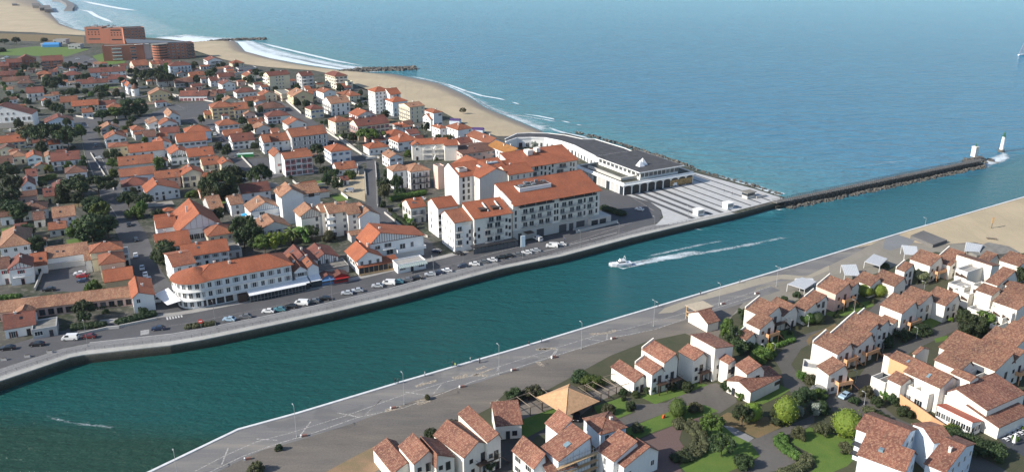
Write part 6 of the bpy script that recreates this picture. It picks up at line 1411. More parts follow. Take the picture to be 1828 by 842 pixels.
 ('bush',13,380,410,3.4,3,'o','first mound along the apricot planter'),('bush',13,440,460,3,2.6,'d','second mound along the apricot planter'),('bush',13,490,420,3,2.4,'g','upper mound on the planter terrace'),('bush',13,540,450,3.2,2.6,'d','middle mound on the planter terrace'),('bush',13,600,520,3.6,2.6,'d','low mound under the smooth wall'),('bush',13,400,510,4,2,'o','long mound beside the lane kerb'),('bush',13,470,545,3.4,2,'d','last mound beside the lane kerb'),('bush',13,310,450,2.8,2,'d','kerb mound opposite the blue car'),('bush',13,250,370,4.4,3,'o','flat clipped mound behind the blue car'),
 ('bush',13,60,335,3,2.6,'o','mound at the lane corner wall'),('bush',13,10,310,3,2.6,'g','green mound above the lane corner'),('bush',13,110,500,4.6,3,'d','hedge mound across from the grey van'),('tree',13,20,470,5,6,'d','dark shrub across the lane from the corner wall'),
 ('bush',13,860,620,4,2.4,'g','green border under the conservatory'),('bush',13,900,660,5,3,'d','dark border behind the chimney-box house'),('bush',13,1000,720,7,4,'d','dark thicket at the dining terrace slope'),('bush',13,1100,760,6,3.6,'d','lower dark thicket at the dining terrace slope'),('bush',13,740,620,4,2,'o','brown border beside the smooth wall end'),
 ('bush',16,770,840,3.4,2.4,'o','round tuft at the lower picture edge on the car park'),('bush',16,890,725,1.8,1.5,'d','small weedy tuft on the car park sand'),('bush',15,465,350,1.5,1.3,'o','dry tuft on the path edge below the lamp'),
 ('bush',15,640,560,3.6,2.6,'o','olive shrub behind the tall sunlit slope'),('bush',15,500,615,4,2.2,'d','dark shrub behind the arched attic house'),('bush',15,1050,360,5,3.2,'d','dark hedge bank behind the pergola'),('bush',15,1170,330,5,3,'o','olive hedge bank behind the pergola'),('bush',15,1580,255,6,3,'g','fresh green bank behind the pavilion'),('bush',15,1500,230,5,3,'d','dark bank behind the pavilion'),('bush',15,1240,350,3,2.6,'d','shrub beside the pavilion corner'),
 ('bush',15,880,810,4,3,'d','dark shrub beneath the dark balcony'),
 
 ): tree(*a)
# hedges
def hedge(r, a, b_, wid, h, m, lab, more=()):
    W = [Q(r, *q) for q in (a, b_, *more)]; A = W[0]; rr = random.Random(int(A.x*10+A.y)); cl = []
    for p, q in zip(W, W[1:]):
        L_ = (q-p).length; d_ = (q-p).normalized(); nn = Vector((-d_.y, d_.x, 0)); k = max(2, int(L_/.7)); j = max(1, int(wid/1.1))
        for i in range(k):
            for t in range(j): c_ = p-A+d_*(L_*(i+rr.random())/k)+nn*wid*((t+.5)/j-.5+rr.uniform(-.08,.08)); cl.append((c_.x, c_.y, h*rr.uniform(.42,.56), h*.52+.25))
    o = link('hedge', leaves(cl, 55, .15, int(A.x*3+A.y) % 999, .95, m, 'hedge')); o.location = A; tag(o, lab, 'hedge', 'clipped hedges')
hedge(14,(570,560),(640,548),4.2,1.3,'o','wide dry flat hedge curling round the brick court',((715,600),(742,655),(725,705),(660,745)))
hedge(14,(655,750),(600,770),3.4,1.5,'d','dark tail of the hedge curling round the brick court',((575,750),))
hedge(17,(735,560),(690,605),3.0,1.3,'g','flat hedge turning round the path fork beside the big lawn',((770,680),(850,735)))
hedge(17,(870,720),(935,745),2.8,1.3,'o','dry part of the flat hedge beside the big lawn',((900,800),(820,842),(720,870)))
hedge(8,(190,448),(385,410),2.2,2.2,'g','long bright clipped hedge below the white dark-balcony villa')
hedge(3,(245,560),(370,530),3,2.4,'g','thick green hedge beside the steep red gable garden'); hedge(3,(390,700),(560,680),2.6,2.4,'d','dark hedge under the yellow gable')
hedge(4,(0,405),(95,398),2,1.6,'g','low hedge before the red-shuttered villa'); hedge(4,(560,520),(730,480),2.6,1.6,'d','rounded hedge at the zebra crossing corner'); hedge(4,(340,545),(490,530),2.2,1.6,'d','hedge along the courtyard wall')
hedge(8,(200,540),(320,640),2,2,'d','dark hedge along the side street below the garden'); hedge(4,(870,540),(1010,522),2.6,1.0,'o','low planted verge on the quay beside the round red sign'); hedge(4,(455,450),(570,436),1.6,1.4,'d','hedge before the courtyard windows')
hedge(11,(740,560),(800,600),2.5,1.4,'g','green border hedge below the shrub-side cluster',((850,600),))
hedge(11,(860,560),(945,530),1.6,1.2,'g','low green hedge beside the shrub-side lamp'); hedge(17,(10,480),(90,640),1.6,1.6,'o','curved dry hedge around the brick court')
hedge(9,(630,560),(755,600),3,2.0,'d','dark planted bank at the apartment end beside the round road')
# palms
def palm(r, x, y, h, R0, lab, seed):
    rr = random.Random(seed); p = Q(r, x, y); o = empty('palm_tree', p, rr.uniform(0, 6), lab, 'palm', 'palm trees'); b = MB(); b.tube([(0,0,-.2),(.1,0,h*.5),(.15,.1,h)], [.35,.26,.3], 8); link('trunk', b.mesh('trunk', [BARK]), o)
    V = MB()
    for i in range(46):
        a = rr.uniform(0, 6.28); up = rr.uniform(-.2, 1.1); L_ = R0*rr.uniform(.8, 1.1); pts = []
        for k in range(7): t = k/6; rad_ = L_*t*math.cos(up*.6*(1-t)+0); pts.append(Vector((math.cos(a)*rad_, math.sin(a)*rad_, h+L_*(math.sin(up)*t-.75*t*t))))
        sd_ = Vector((-math.sin(a), math.cos(a), 0))
        for k in range(6):
            for sg in (-1, 1):
                w0 = R0*.16*math.sin(math.pi*(k+.4)/7); V.poly([pts[k], pts[k+1], pts[k+1]+sd_*sg*w0-Vector((0,0,w0*.6)), pts[k]+sd_*sg*w0*.9-Vector((0,0,w0*.5))])
    V.a = 'sheet'; me = V.mesh('crown', [LF['g'] if seed % 2 else LF['o']]); me.attributes.new('tone', 'FLOAT', 'POINT').data.foreach_set('value', [rr.random()*.7 for _ in me.vertices]); link('crown', me, o)
palm(12,735,355,3.2,4.6,'big feathery date palm on the holiday village lane',2)
palm(5,930,660,5,4.4,'palm behind the hotel, darker of the pair by the balcony house',1); palm(5,1010,650,5,4.4,'palm beside the curved balcony apartments',3); palm(8,300,590,3,1.8,'little palm in the old villa garden',5); palm(6,400,110,3,2,'little palm beside the square cream house',7)

# smaller garden trees between the houses
def inside(x, y, poly):
    c = False; j = len(poly)-1
    for i in range(len(poly)):
        (xi, yi), (xj, yj) = poly[i][:2], poly[j][:2]
        if (yi > y) != (yj > y) and x < (xj-xi)*(y-yi)/(yj-yi)+xi: c = not c
        j = i
    return c
area = xy(0, [(0,128),(160,118),(330,118),(470,128),(620,160),(800,235),(830,285),(700,300),(735,420),(600,440),(560,420),(420,430),(330,440),(300,560),(100,590),(0,590)])
rr = random.Random(21); done = []; n_ = 0; tries = 0
xs_ = [p[0] for p in area]; ys_ = [p[1] for p in area]
# small tiled outbuildings that fill the blocks
nb = 0
for k in range(9000):
    if nb >= 110: break
    x, y = rr.uniform(min(xs_), max(xs_)), rr.uniform(min(ys_), max(ys_)); w, d = rr.uniform(4, 8.5), rr.uniform(4, 7); f = rad(PHI0); bad = False
    for t in (0, .5, 1):
        for u_ in (0, .5, 1):
            px, py = x+math.cos(f)*w*t-math.sin(f)*d*u_, y+math.sin(f)*w*t+math.cos(f)*d*u_
            if not inside(px, py, area) or any(inside(px, py, g) for g in ROADS): bad = True; break
            for (A, ff, w2, d2) in FOOT:
                dx, dy = px-A.x, py-A.y; lx, ly = dx*math.cos(ff)+dy*math.sin(ff), -dx*math.sin(ff)+dy*math.cos(ff)
                if -.8 < lx < w2+.8 and -.8 < ly < d2+.8: bad = True; break
            if bad: break
        if bad: break
    if bad: continue
    nb += 1; b = Building('outbuilding', 'small tiled outbuilding squeezed between the town houses', 'outbuilding', 'small outbuildings of the town')
    b.block(0, 0, 0, 0, rr.uniform(2.5, 4.4), d, rr.choice(('gx','gx','gy','hip','mf')), rr.choice('oorrtnv'), rr.choice('wwcgpl'), w=w, pos=(x, y, 0), phi=PHI0+rr.uniform(-3, 3), win='f', n=1, chim=0, space=2.6, over=.3)
while n_ < 280 and tries < 20000:
    tries += 1; x, y = rr.uniform(min(xs_), max(xs_)), rr.uniform(min(ys_), max(ys_))
    if not inside(x, y, area) or any(inside(x, y, g) for g in ROADS): continue
    big = rr.random() < .55; R_ = rr.uniform(2.6, 4.4) if big else rr.uniform(1.2, 2.2)
    ok = True
    for (A, f, w, d) in FOOT:
        dx, dy = x-A.x, y-A.y; lx, ly = dx*math.cos(f)+dy*math.sin(f), -dx*math.sin(f)+dy*math.cos(f)
        if -R_*.8 < lx < w+R_*.8 and -R_*.8-.5 < ly < d+R_*.8: ok = False; break
    if not ok or any((x-a)**2+(y-b_)**2 < (R_+c_)**2*.7 for a, b_, c_ in done): continue
    done.append((x, y, R_)); n_ += 1
    m = rr.choice('dddgdo'); kind = 'tree' if big else 'bush'; cr, tb = proto((kind if big else 'bush', m, rr.randint(1, 3)))
    nm = 'garden_tree' if big else 'garden_shrub'
    o = empty(nm, (x, y, 0), rr.uniform(0, 6), 'rounded green garden tree standing among the town houses' if big else 'low rounded garden shrub growing between the town houses', 'tree' if big else 'bush', 'small garden trees of the town' if big else 'garden shrubs of the town')
    hh = rr.uniform(1.1, 1.7)*R_
    for q, me in (('crown', cr), ('trunk', tb)): c = link(q, me, o); c.scale = (R_*.9, R_*.9, hh*.9)

# yards and low walls between the houses
YM = [m_asphalt('yard_grey', (.17,.16,.15), .4), m_asphalt('yard_terracotta', (.19,.12,.085), .4), GRASS, m_asphalt('yard_pale', (.27,.25,.22), .4), DRYG]
gw = 0; yd = 0
for k in range(5000):
    if gw >= 95 and yd >= 120: break
    x, y = rr.uniform(min(xs_), max(xs_)), rr.uniform(min(ys_), max(ys_))
    if not inside(x, y, area): continue
    f = rad(PHI0)+(rr.random() < .5)*math.pi/2; wall = k % 2 == 0
    L_ = rr.uniform(7, 15); W_ = .2 if wall else rr.uniform(4, 8); cx, sx = math.cos(f), math.sin(f); bad = False
    for t in (0, .25, .5, .75, 1):
        for s_ in ((.5,) if wall else (0, .5, 1)):
            px, py = x+cx*L_*t-sx*W_*s_, y+sx*L_*t+cx*W_*s_
            if any(inside(px, py, g) for g in ROADS) or not inside(px, py, area): bad = True; break
            for (A, ff, w, d) in FOOT:
                dx, dy = px-A.x, py-A.y; lx, ly = dx*math.cos(ff)+dy*math.sin(ff), -dx*math.sin(ff)+dy*math.cos(ff)
                if -.4 < lx < w+.4 and -.4 < ly < d+.4: bad = True; break
            if bad: break
        if bad: break
    if bad: continue
    if wall:
        if gw >= 95: continue
        if any((x+cx*L_/2-a)**2+(y+sx*L_/2-b_)**2 < (c_+1)**2 for a, b_, c_ in done): continue
        gw += 1; one('garden_wall', MB().box(0, -.14, -.3, L_, .14, 1.1).box(-.02, -.2, 1.1, L_+.02, .2, 1.2), [WC[rr.choice('llqc')]], (x, y, 0), f, 'low pale rendered garden wall between the town houses', 'wall', 'low walls between the town gardens')
    elif yd < 120:
        yd += 1; sheet('yard', [(x, y), (x+cx*L_, y+sx*L_), (x+cx*L_-sx*W_, y+sx*L_+cx*W_), (x-sx*W_, y+cx*W_)], YM[yd % 5], .006+.00003*yd, pix=False)

area2 = xy(15, [(1000,420),(1300,300)])+xy(11, [(250,560),(420,520),(590,560),(640,420),(740,350),(940,345)])+xy(12, [(100,420),(350,350),(600,270),(850,185),(1400,190)])+xy(0, [(1840,470),(1840,800),(1500,720),(1440,760),(1240,830),(1000,800)])
n_ = 0; done2 = []; X2, Y2 = [p[0] for p in area2], [p[1] for p in area2]
for k in range(12000):
    if n_ >= 110: break
    x, y = rr.uniform(min(X2), max(X2)), rr.uniform(min(Y2), max(Y2)); R_ = rr.uniform(.8, 1.7)
    if not inside(x, y, area2) or any(inside(x+a*R_, y+b_*R_, g) for g in ROADS2 for a, b_ in ((0,0),(1,0),(-1,0),(0,1),(0,-1))): continue
    near_ = 99
    for (A, f, w, d) in FOOT:
        dx, dy = x-A.x, y-A.y; lx, ly = dx*math.cos(f)+dy*math.sin(f), -dx*math.sin(f)+dy*math.cos(f); near_ = min(near_, max(-lx, lx-w, -ly, ly-d))
    if near_ < R_*.8 or near_ > 5 or any((x-a)**2+(y-b_)**2 < (R_+c_)**2*.6 for a, b_, c_ in done2): continue
    done2.append((x, y, R_)); n_ += 1; cr, tb = proto(('bush', rr.choice('dgohl'[:4]), rr.randint(1, 3)))
    o = empty('border_shrub', (x, y, 0), rr.uniform(0, 6), 'low rounded border shrub against the holiday houses', 'bush', 'border shrubs of the holiday village')
    for q, me in (('crown', cr), ('trunk', tb)): c = link(q, me, o); c.scale = (R_*.9, R_*.9, R_*1.2)
# ---------------- cars ----------------
CARC = {'white': (.78,.78,.77), 'black': (.012,.012,.014), 'grey': (.16,.165,.17), 'silver': (.48,.50,.52), 'blue': (.05,.11,.22), 'dark blue': (.02,.035,.08), 'red': (.35,.02,.02), 'dark red': (.16,.02,.02), 'teal': (.08,.24,.28), 'pale blue': (.36,.50,.62)}
def carpaint(c):
    k = 'car_paint_'+c.replace(' ', '_')
    if k not in MATS:
        t = NT(k); MATS[k] = t.base(CARC[c], .3, .1); t.b.inputs['Coat Weight'].default_value = .6
    return MATS[k]
CP = {}
def sect(prof, y0, y1, b, m, inset=0):
    A = [(x, y0+inset*(z > .95), z) for x, z in prof]; B = [(x, y1-inset*(z > .95), z) for x, z in prof]; b.loft(A, B, m)
def carproto(kind, c):
    if (kind, c) in CP: return CP[(kind, c)]
    L_, W2 = (4.2, .88) if kind == 'car' else (5.0, .98)
    b, g = MB(), MB()
    if kind == 'car':
        low = [(-2.1,.32),(-2.12,.62),(-2.02,.88),(-.95,1.0),(1.7,1.02),(2.08,.9),(2.12,.5),(2.05,.3)]; cab = [(-1.0,.98),(-.35,1.42),(.95,1.46),(1.85,1.0)]
    else:
        low = [(-2.45,.35),(-2.5,.8),(-2.35,1.1),(-1.75,1.25),(2.45,1.25),(2.5,.6),(2.45,.33)]; cab = [(-1.8,1.22),(-1.15,1.95),(2.3,2.0),(2.42,1.22)]
    b.loft([(x, -W2, z) for x, z in low], [(x, W2, z) for x, z in low])
    b.loft([(x, -(W2-.04-.14*(i in (1,2))), z) for i, (x, z) in enumerate(cab)], [(x, (W2-.04-.14*(i in (1,2))), z) for i, (x, z) in enumerate(cab)])
    (x0,z0),(x1,z1),(x2,z2),(x3,z3) = cab
    f = lambda t: (x0+(x1-x0)*t, z0+(z1-z0)*t)
    a0, a1 = f(.12), f(.9); wi = W2-.16
    g.loft([(a0[0]-.02,-wi,a0[1]+.02),(a0[0]-.02,wi,a0[1]+.02),(a1[0]-.02,wi-.06,a1[1]+.02),(a1[0]-.02,-wi+.06,a1[1]+.02)],[(a0[0]+.05,-wi,a0[1]-.02),(a0[0]+.05,wi,a0[1]-.02),(a1[0]+.05,wi-.06,a1[1]-.02),(a1[0]+.05,-wi+.06,a1[1]-.02)])
    h = lambda t: (x3+(x2-x3)*t, z3+(z2-z3)*t); c0, c1 = h(.15), h(.88)
    g.loft([(c0[0]+.02,-wi,c0[1]+.02),(c0[0]+.02,wi,c0[1]+.02),(c1[0]+.02,wi-.06,c1[1]+.02),(c1[0]+.02,-wi+.06,c1[1]+.02)],[(c0[0]-.05,-wi,c0[1]),(c0[0]-.05,wi,c0[1]),(c1[0]-.05,wi-.06,c1[1]),(c1[0]-.05,-wi+.06,c1[1])])
    xe = x2-.1 if kind == 'car' else -.1
    for sg in (-1, 1):
        ya, yb = sg*(W2-.025), sg*(W2-.13); zl, zh = z0+.06, z1-.07
        g.loft([(x0+.25,ya,zl),(xe+(.45 if kind=='car' else 0),ya,zl),(xe,yb,zh),(x1+.05,yb,zh)],[(x0+.25,ya-sg*.06,zl),(xe+(.45 if kind=='car' else 0),ya-sg*.06,zl),(xe,yb-sg*.06,zh),(x1+.05,yb-sg*.06,zh)])
    wb = MB(); n = 12; r = .33 if kind == 'car' else .36
    cs = [(r*math.cos(6.2832*i/n), r*math.sin(6.2832*i/n)) for i in range(n)]; wb.loft([(x,-.11,z) for x,z in cs],[(x,.11,z) for x,z in cs],0); wb.loft([(x*.6,-.125,z*.6) for x,z in cs],[(x*.6,.125,z*.6) for x,z in cs],1)
    hl = MB().box(-.05,-.2,-.09,.06,.2,.09)
    lp = simple('headlamp_glass', (.8,.82,.85), .2); rl = simple('rear_lamp', (.35,.01,.01), .3)
    CP[(kind, c)] = (b.mesh('body', [carpaint(c)]), g.mesh('window_glass', [GL]), wb.mesh('wheel', [BLACK, METAL]), hl.mesh('headlight', [lp]), hl.mesh('rear_light', [rl]), L_, W2, r); return CP[(kind, c)]
NC = 0
def car(kind, r, x, y, c, ang, lab, grp='cars and vans parked in the town'):
    b, g, w, hl, rl, L_, W2, rr = carproto(kind, c); p = Q(r, x, y); o = empty('car' if kind == 'car' else 'van', (p.x, p.y, .03), rad(ang), f"{c} {'car' if kind == 'car' else 'van'} {lab}", kind if kind == 'car' else 'van', grp)
    link('body', b, o); link('window_glass', g, o)
    for sx in (-1, 1):
        for sy in (-1, 1): link('wheel', w, o, Matrix.Translation((sx*L_*.31, sy*(W2-.08), rr)))
    for sy in (-1, 1): link('headlight', hl, o, Matrix.Translation((-L_/2+.05, sy*(W2-.25), .68))); link('rear_light', rl, o, Matrix.Translation((L_/2-.03, sy*(W2-.25), .75)))
    return o
QG = 'cars parked along the quay'
for kind, r, x, y, c, a, lab in (
 ('car',6,420,622,'pale blue',-4,'first in the quay row, at the round red sign'),('car',6,512,606,'grey',6,'second in the quay row, behind the pale blue one'),('car',6,645,575,'white',0,'facing the wall opposite the hotel entrance'),('car',6,710,565,'teal',2,'between the white and the black ones opposite the hotel'),('car',6,775,548,'black',4,'just short of the white van opposite the awning'),
 ('van',6,838,530,'white',-4,'parked opposite the middle of the white awning'),('car',6,905,518,'grey',6,'after the van, opposite the awning end'),('car',6,970,502,'black',8,'last of the group opposite the awning'),('car',6,1100,470,'silver',4,'first of the pair opposite the red kiosk'),('car',6,1160,455,'silver',8,'second of the pair opposite the red kiosk'),
 ('car',6,1275,428,'silver',2,'just before the white van opposite the restaurant'),('van',6,1342,413,'white',-4,'parked opposite the orange porch'),('car',6,1393,405,'teal',4,'touching the van opposite the orange porch'),('car',6,1446,394,'grey',8,'two places after the van at the restaurant'),('car',6,1503,383,'black',8,'three places after the van at the restaurant'),
 ('car',6,1580,362,'silver',6,'near the lamp post past the restaurant'),('car',6,1625,352,'dark blue',8,'just past the lamp post beyond the restaurant'),('car',6,1675,340,'white',6,'second past the lamp post beyond the restaurant'),
 ('car',8,602,832,'dark blue',8,'opposite the side street mouth'),('car',8,670,820,'white',2,'between two dark ones below the corner apartments'),('car',8,722,808,'grey',8,'after the white one below the corner apartments'),('car',8,772,797,'white',2,'opposite the dark terrace, fourth of five'),('car',8,822,784,'black',8,'opposite the dark terrace middle'),('car',8,866,775,'black',8,'opposite the dark terrace end'),('car',8,917,766,'grey',8,'before the tall signboard'),('car',8,972,754,'white',4,'just past the tall signboard'),('car',8,1022,742,'silver',6,'last of the row before the twin white vehicles')):
    car(kind, r, x, y, c, a, lab, QG)
for kind, r, x, y, c, a, lab in (
 ('van',8,1118,716,'white',-6,'standing before the garage doors by a white hatchback'),('car',8,1172,706,'white',-2,'beside the white van before the garage doors'),('van',8,1037,676,'white',-58,'seen from behind at the entrance canopy'),('car',8,577,758,'black',-30,'under the trees at the corner restaurant terrace'),('car',8,452,745,'dark blue',-20,'in the side street mouth'),('car',8,365,442,'silver',-10,'in the yard behind the hedge'),
 ('car',9,847,568,'white',-35,'alone on the dark round road by the plaza'),('van',9,1035,428,'white',20,'parked at the casino arcade, nearer the corner'),('van',9,1098,412,'white',20,'parked at the casino arcade by the ochre mural'),('car',9,963,424,'silver',-50,'at the casino corner'),
 ('car',4,38,640,'black',12,'parked on the quay road at the picture edge'),('car',4,175,622,'black',8,'parked on the quay road, second from the edge'),('van',4,332,594,'white',5,'parked on the quay road ahead of the dark red car'),('car',4,420,586,'dark red',6,'parked on the quay road behind the white van'),('car',4,745,548,'dark blue',10,'driving over the quay zebra crossing'),
 ('van',4,747,412,'white',105,'driving down the main street to the crossing'),('car',4,700,318,'silver',115,'lowest of the cars lined on main street'),('car',4,683,296,'white',115,'second up the line on main street'),('car',4,668,264,'silver',115,'third up the line on main street'),('car',4,638,205,'white',115,'alone by the shade on main street'),('car',4,640,130,'black',120,'in the pine shade on main street'),('car',4,606,60,'black',115,'far up the shaded stretch of main street'),
 ('car',4,375,290,'white',12,'topmost of three in the walled car park'),('car',4,388,302,'red',8,'in the walled car park between white and blue'),('car',4,392,324,'dark blue',6,'lowest of three in the walled car park'),('car',4,232,365,'black',10,'at the hedge of the walled car park'),
 ('car',3,200,322,'silver',10,'under the great umbrella pines'),('car',3,675,397,'white',10,'crossing the middle of main street'),('car',3,655,310,'black',115,'parked on upper main street'),('car',1,1083,740,'silver',12,'at the car park edge by the big trees'),('car',1,1145,722,'white',12,'beside the silver one at the car park edge'),
 ('car',2,320,696,'white',115,'lowest in the lane beside the square house'),('car',2,298,664,'silver',115,'upper in the lane beside the square house'),('car',2,365,738,'black',110,'in the lane shade before the dormered house'),('car',2,380,775,'grey',110,'at the bottom of the lane'),('car',5,540,80,'grey',115,'parked beside the lane lot'),('car',5,585,240,'black',10,'under the dark pine by the lane lot'),('car',5,720,172,'grey',15,'in the lane lot under the slim pine'),
 ('van',5,1312,316,'white',-5,'camper parked on the sandy garden yard'),('car',7,120,590,'black',-40,'in the villa street beside shuttered house'),('car',7,98,600,'dark blue',-40,'next to the black one in the villa street'),
 ('car',1,585,430,'black',10,'largest dark spot in the hospital car park'),('car',1,530,408,'silver',10,'in the hospital car park beside the ramp'),('car',1,630,412,'silver',10,'at the outer end of the hospital car park'),('car',1,20,405,'white',5,'top of the lot at the picture edge'),('car',1,25,425,'pale blue',5,'bottom of the lot at the picture edge'),('car',1,45,395,'pale blue',5,'beside the sports field in the edge lot'),
 ('car',13,258,412,'pale blue',38,'small hatchback parked at the lane junction'),('van',13,112,385,'grey',-35,'old dark van under the lane corner wall'),('car',15,1475,480,'black',80,'parked in the yard by the pavilion')):
    car(kind, r, x, y, c, a, lab)
for kx, ky, c, lab in ((485,812,'white','bus'),(520,820,'green','bus')): pass
b = MB(); b.box(-4,-1.2,.4,4,1.2,2.6); c = MB(); c.box(-3.9,-1.22,1.5,3.9,1.22,2.2)
p = Q(5, 605, 75); o = empty('recycling_container', p, rad(14), 'long green container with pale lid in the lane lot', 'container'); link('body', MB().box(-4.5,-1.2,0,4.5,1.2,1.7).mesh('body', [simple('bright_green', (.03,.30,.07), .5)]), o); link('lid', MB().loft([(-4.6,-1.3,1.7),(4.6,-1.3,1.7),(4.6,1.3,1.7),(-4.6,1.3,1.7)],[(-4.6,-.7,2.1),(4.6,-.7,2.1),(4.6,.7,2.1),(-4.6,.7,2.1)]).mesh('lid', [simple('mint_lid', (.45,.62,.55), .5)]), o)
# ---------------- boat ----------------
p = P(1108, 474.5, WZ); bo = empty('motor_boat', p, rad(196), 'white cabin cruiser motoring up the canal ahead of its wake', 'boat')
b = MB(); st = [(-5.2,1.5,.1,1.5),(-3,1.75,-.1,1.5),(0,1.85,-.2,1.6),(2.5,1.6,-.15,1.8),(4.6,.9,.1,2.05),(6.0,.08,.9,2.3)]
b.rings([[(x,-w,zt),(x,-w*.75,zb+.3),(x,0,zb-.3),(x,w*.75,zb+.3),(x,w,zt)] for x,w,zb,zt in st]); link('hull', b.mesh('hull', [simple('gel_coat', (.82,.83,.84), .25)]), bo)
b = MB(); b.loft([(-2.4,-1.3,1.5),(2.2,-1.25,1.6),(2.2,1.25,1.6),(-2.4,1.3,1.5)],[(-2.2,-1.1,2.75),(.9,-1.0,2.75),(.9,1.0,2.75),(-2.2,1.1,2.75)]); b.loft([(1.8,-1.0,1.65),(4.6,-.4,2.0),(4.6,.4,2.0),(1.8,1.0,1.65)],[(1.8,-.8,2.1),(3.6,-.3,2.25),(3.6,.3,2.25),(1.8,.8,2.1)]); link('cabin', b.mesh('cabin', [simple('gel_coat', (.82,.83,.84), .25)]), bo)
b = MB(); b.loft([(-1.9,-1.29,1.95),(1.75,-1.2,1.95),(1.75,1.2,1.95),(-1.9,1.29,1.95)],[(-1.8,-1.17,2.55),(1.25,-1.08,2.55),(1.25,1.08,2.55),(-1.8,1.17,2.55)]); link('cabin_window', b.mesh('cabin_window', [GL]), bo)
b = MB(); b.box(-2.2,-1.0,2.75,.4,-.9,3.3); b.box(-2.2,.9,2.75,.4,1.0,3.3); b.box(.3,-1,2.75,.4,1,3.5)
for sy in (-1,1): b.tube([(-1.6,sy,2.75),(-1.9,sy*.8,4.4)], .06, 4)
b.tube([(-1.9,-.8,4.4),(-1.9,.8,4.4)], .08, 4); b.cyl(-1.9,0,4.4,5.4,.03,.02,4); link('flybridge', b.mesh('flybridge', [simple('gel_coat', (.82,.83,.84), .25)]), bo)
b = MB()
for sy in (-1,1): b.tube([(1,sy*1.75,2.5),(3.5,sy*1.25,2.7),(5.8,sy*.15,3.0)], .03, 4); [b.tube([(x,sy*w,1.7),(x,sy*w,2.55)], .025, 4) for x, w in ((1,1.75),(2.4,1.5),(3.5,1.25),(4.8,.7))]
link('railing', b.mesh('railing', [METAL]), bo)
bo.scale = (.85, .85, .85)
# ---------------- pier ----------------
A, B = P(1398, 357, .6), P(1752, 284.5, .6); d = (B-A); L_ = d.length; ang = math.atan2(d.y, d.x)
pier = empty('pier', (A.x, A.y, 0), ang, 'long dark concrete pier with post railing running out to the harbour light', 'pier')
b = MB(); b.box(-6, -1.5, -8, L_, 1.5, -1.4); link('base_wall', b.mesh('base_wall', [QUAY]), pier)
b = MB(); n = int(L_/3.0)
for i in range(n+1):
    x = L_*i/n
    for y in (-1.6, 1.35): b.box(x-.2, y, -2.2, x+.2, y+.3, .2)
    if i < n:
        for y in (-1.55, 1.4): b.box(x+.2, y, -.9, x+L_/n-.2, y+.2, -.65)
link('pillars', b.mesh('pillars', [simple('weathered_concrete', (.13,.12,.105), .9, 0, .35, 1.0)]), pier)
b = MB(); b.box(-6, -1.7, .2, L_+1, 1.7, .55); link('deck', b.mesh('deck', [simple('deck_concrete', (.15,.145,.135), .9, 0, .4, .6)]), pier)
b = MB()
for y in (-1.8, 1.65):
    for z in (1.0, 1.5): b.box(-6, y+.03, z, L_+1, y+.12, z+.09)
    for i in range(n*2+1): x = L_*i/(n*2); b.box(x-.09, y, .55, x+.09, y+.16, 1.62)
link('railing', b.mesh('railing', [simple('rail_concrete', (.12,.115,.11), .85, 0, .3, 1)]), pier)
def rocks(name, pts, wid, n, sz, lab, z=WZ, mat=None, seed=1, top=.9):
    r = random.Random(seed); W = [P(*q, z) if not isinstance(q, Vector) else q for q in pts]; V, Fc = [], []; o_ = W[0]
    seg = [(W[i], W[i+1], (W[i+1]-W[i]).length) for i in range(len(W)-1)]; tot = sum(s[2] for s in seg)
    for i in range(n):
        t = r.random()*tot
        for a, e, l in seg:
            if t <= l: break
            t -= l
        dd = (e-a).normalized(); nn = Vector((-dd.y, dd.x, 0)); off = r.gauss(0, .33); q = a+dd*t+nn*off*wid; s = sz*r.uniform(.5, 1.3); zc = z-.6+top*math.exp(-off*off*5)*r.uniform(.6, 1.1)
        b0 = len(V); R3 = Matrix.Rotation(r.uniform(0, 6), 3, 'Z') @ Matrix.Rotation(r.uniform(-.6, .6), 3, 'X')
        for sx in (-1, 1):
            for sy in (-1, 1):
                for szz in (-1, 1): v = R3 @ Vector((sx*s*r.uniform(.5, .8), sy*s*r.uniform(.4, .7), szz*s*r.uniform(.35, .6))); V.append((q.x+v.x-o_.x, q.y+v.y-o_.y, zc+v.z))
        for f in ((0,1,3,2),(4,6,7,5),(0,4,5,1),(2,3,7,6),(0,2,6,4),(1,5,7,3)): Fc.append(tuple(b0+k for k in f))
    me = bpy.data.meshes.new(name); me.from_pydata(V, [], Fc); me.materials.append(mat or ROCK); o = link(name, me); o.location = (o_.x, o_.y, 0); return tag(o, lab, kind='stuff')
for off, nm, sd_ in ((3.2, 'south', 1), (-3.4, 'north', 2)):
    nn = Vector((d.y, -d.x, 0)).normalized(); a, e = A+nn*off, B+nn*off; a.z = e.z = 0
    rocks('pier_rocks', [a, e], 4.2, 900, .85, 'dark wet rubble at the foot of the pier', WZ, seed=sd_, top=1.1)
rocks('pier_rocks', [P(1725, 290, WZ), P(1762, 283, WZ)], 12, 60, 1.6, 'rubble round the pier head', seed=7, top=1.0)
rocks('groyne_rocks', [P(346, 76, 0), P(400, 73, WZ), P(452, 71, WZ), P(474, 71, WZ)], 9, 300, 2.2, 'farther rock groyne', seed=3, top=2.0)
rocks('groyne_rocks', [P(603, 128, -1), P(650, 126, WZ), P(700, 125, WZ), P(742, 123, WZ)], 13, 520, 2.0, 'nearer rock groyne', seed=4, top=2.6)
rocks('sea_wall_rocks', [P(1025, 236, WZ), P(1065, 246, WZ), P(1110, 259, WZ), P(1180, 281, WZ), P(1238, 300, WZ)], 6, 260, .9, 'riprap behind the casino', seed=5, top=1.4)
rocks('sea_wall_rocks', [P(1238, 302, WZ), P(1262, 309, WZ), P(1345, 332, WZ), P(1400, 350, WZ)], 4, 90, .9, 'low rocks under the plaza edge', seed=6, top=1.2)
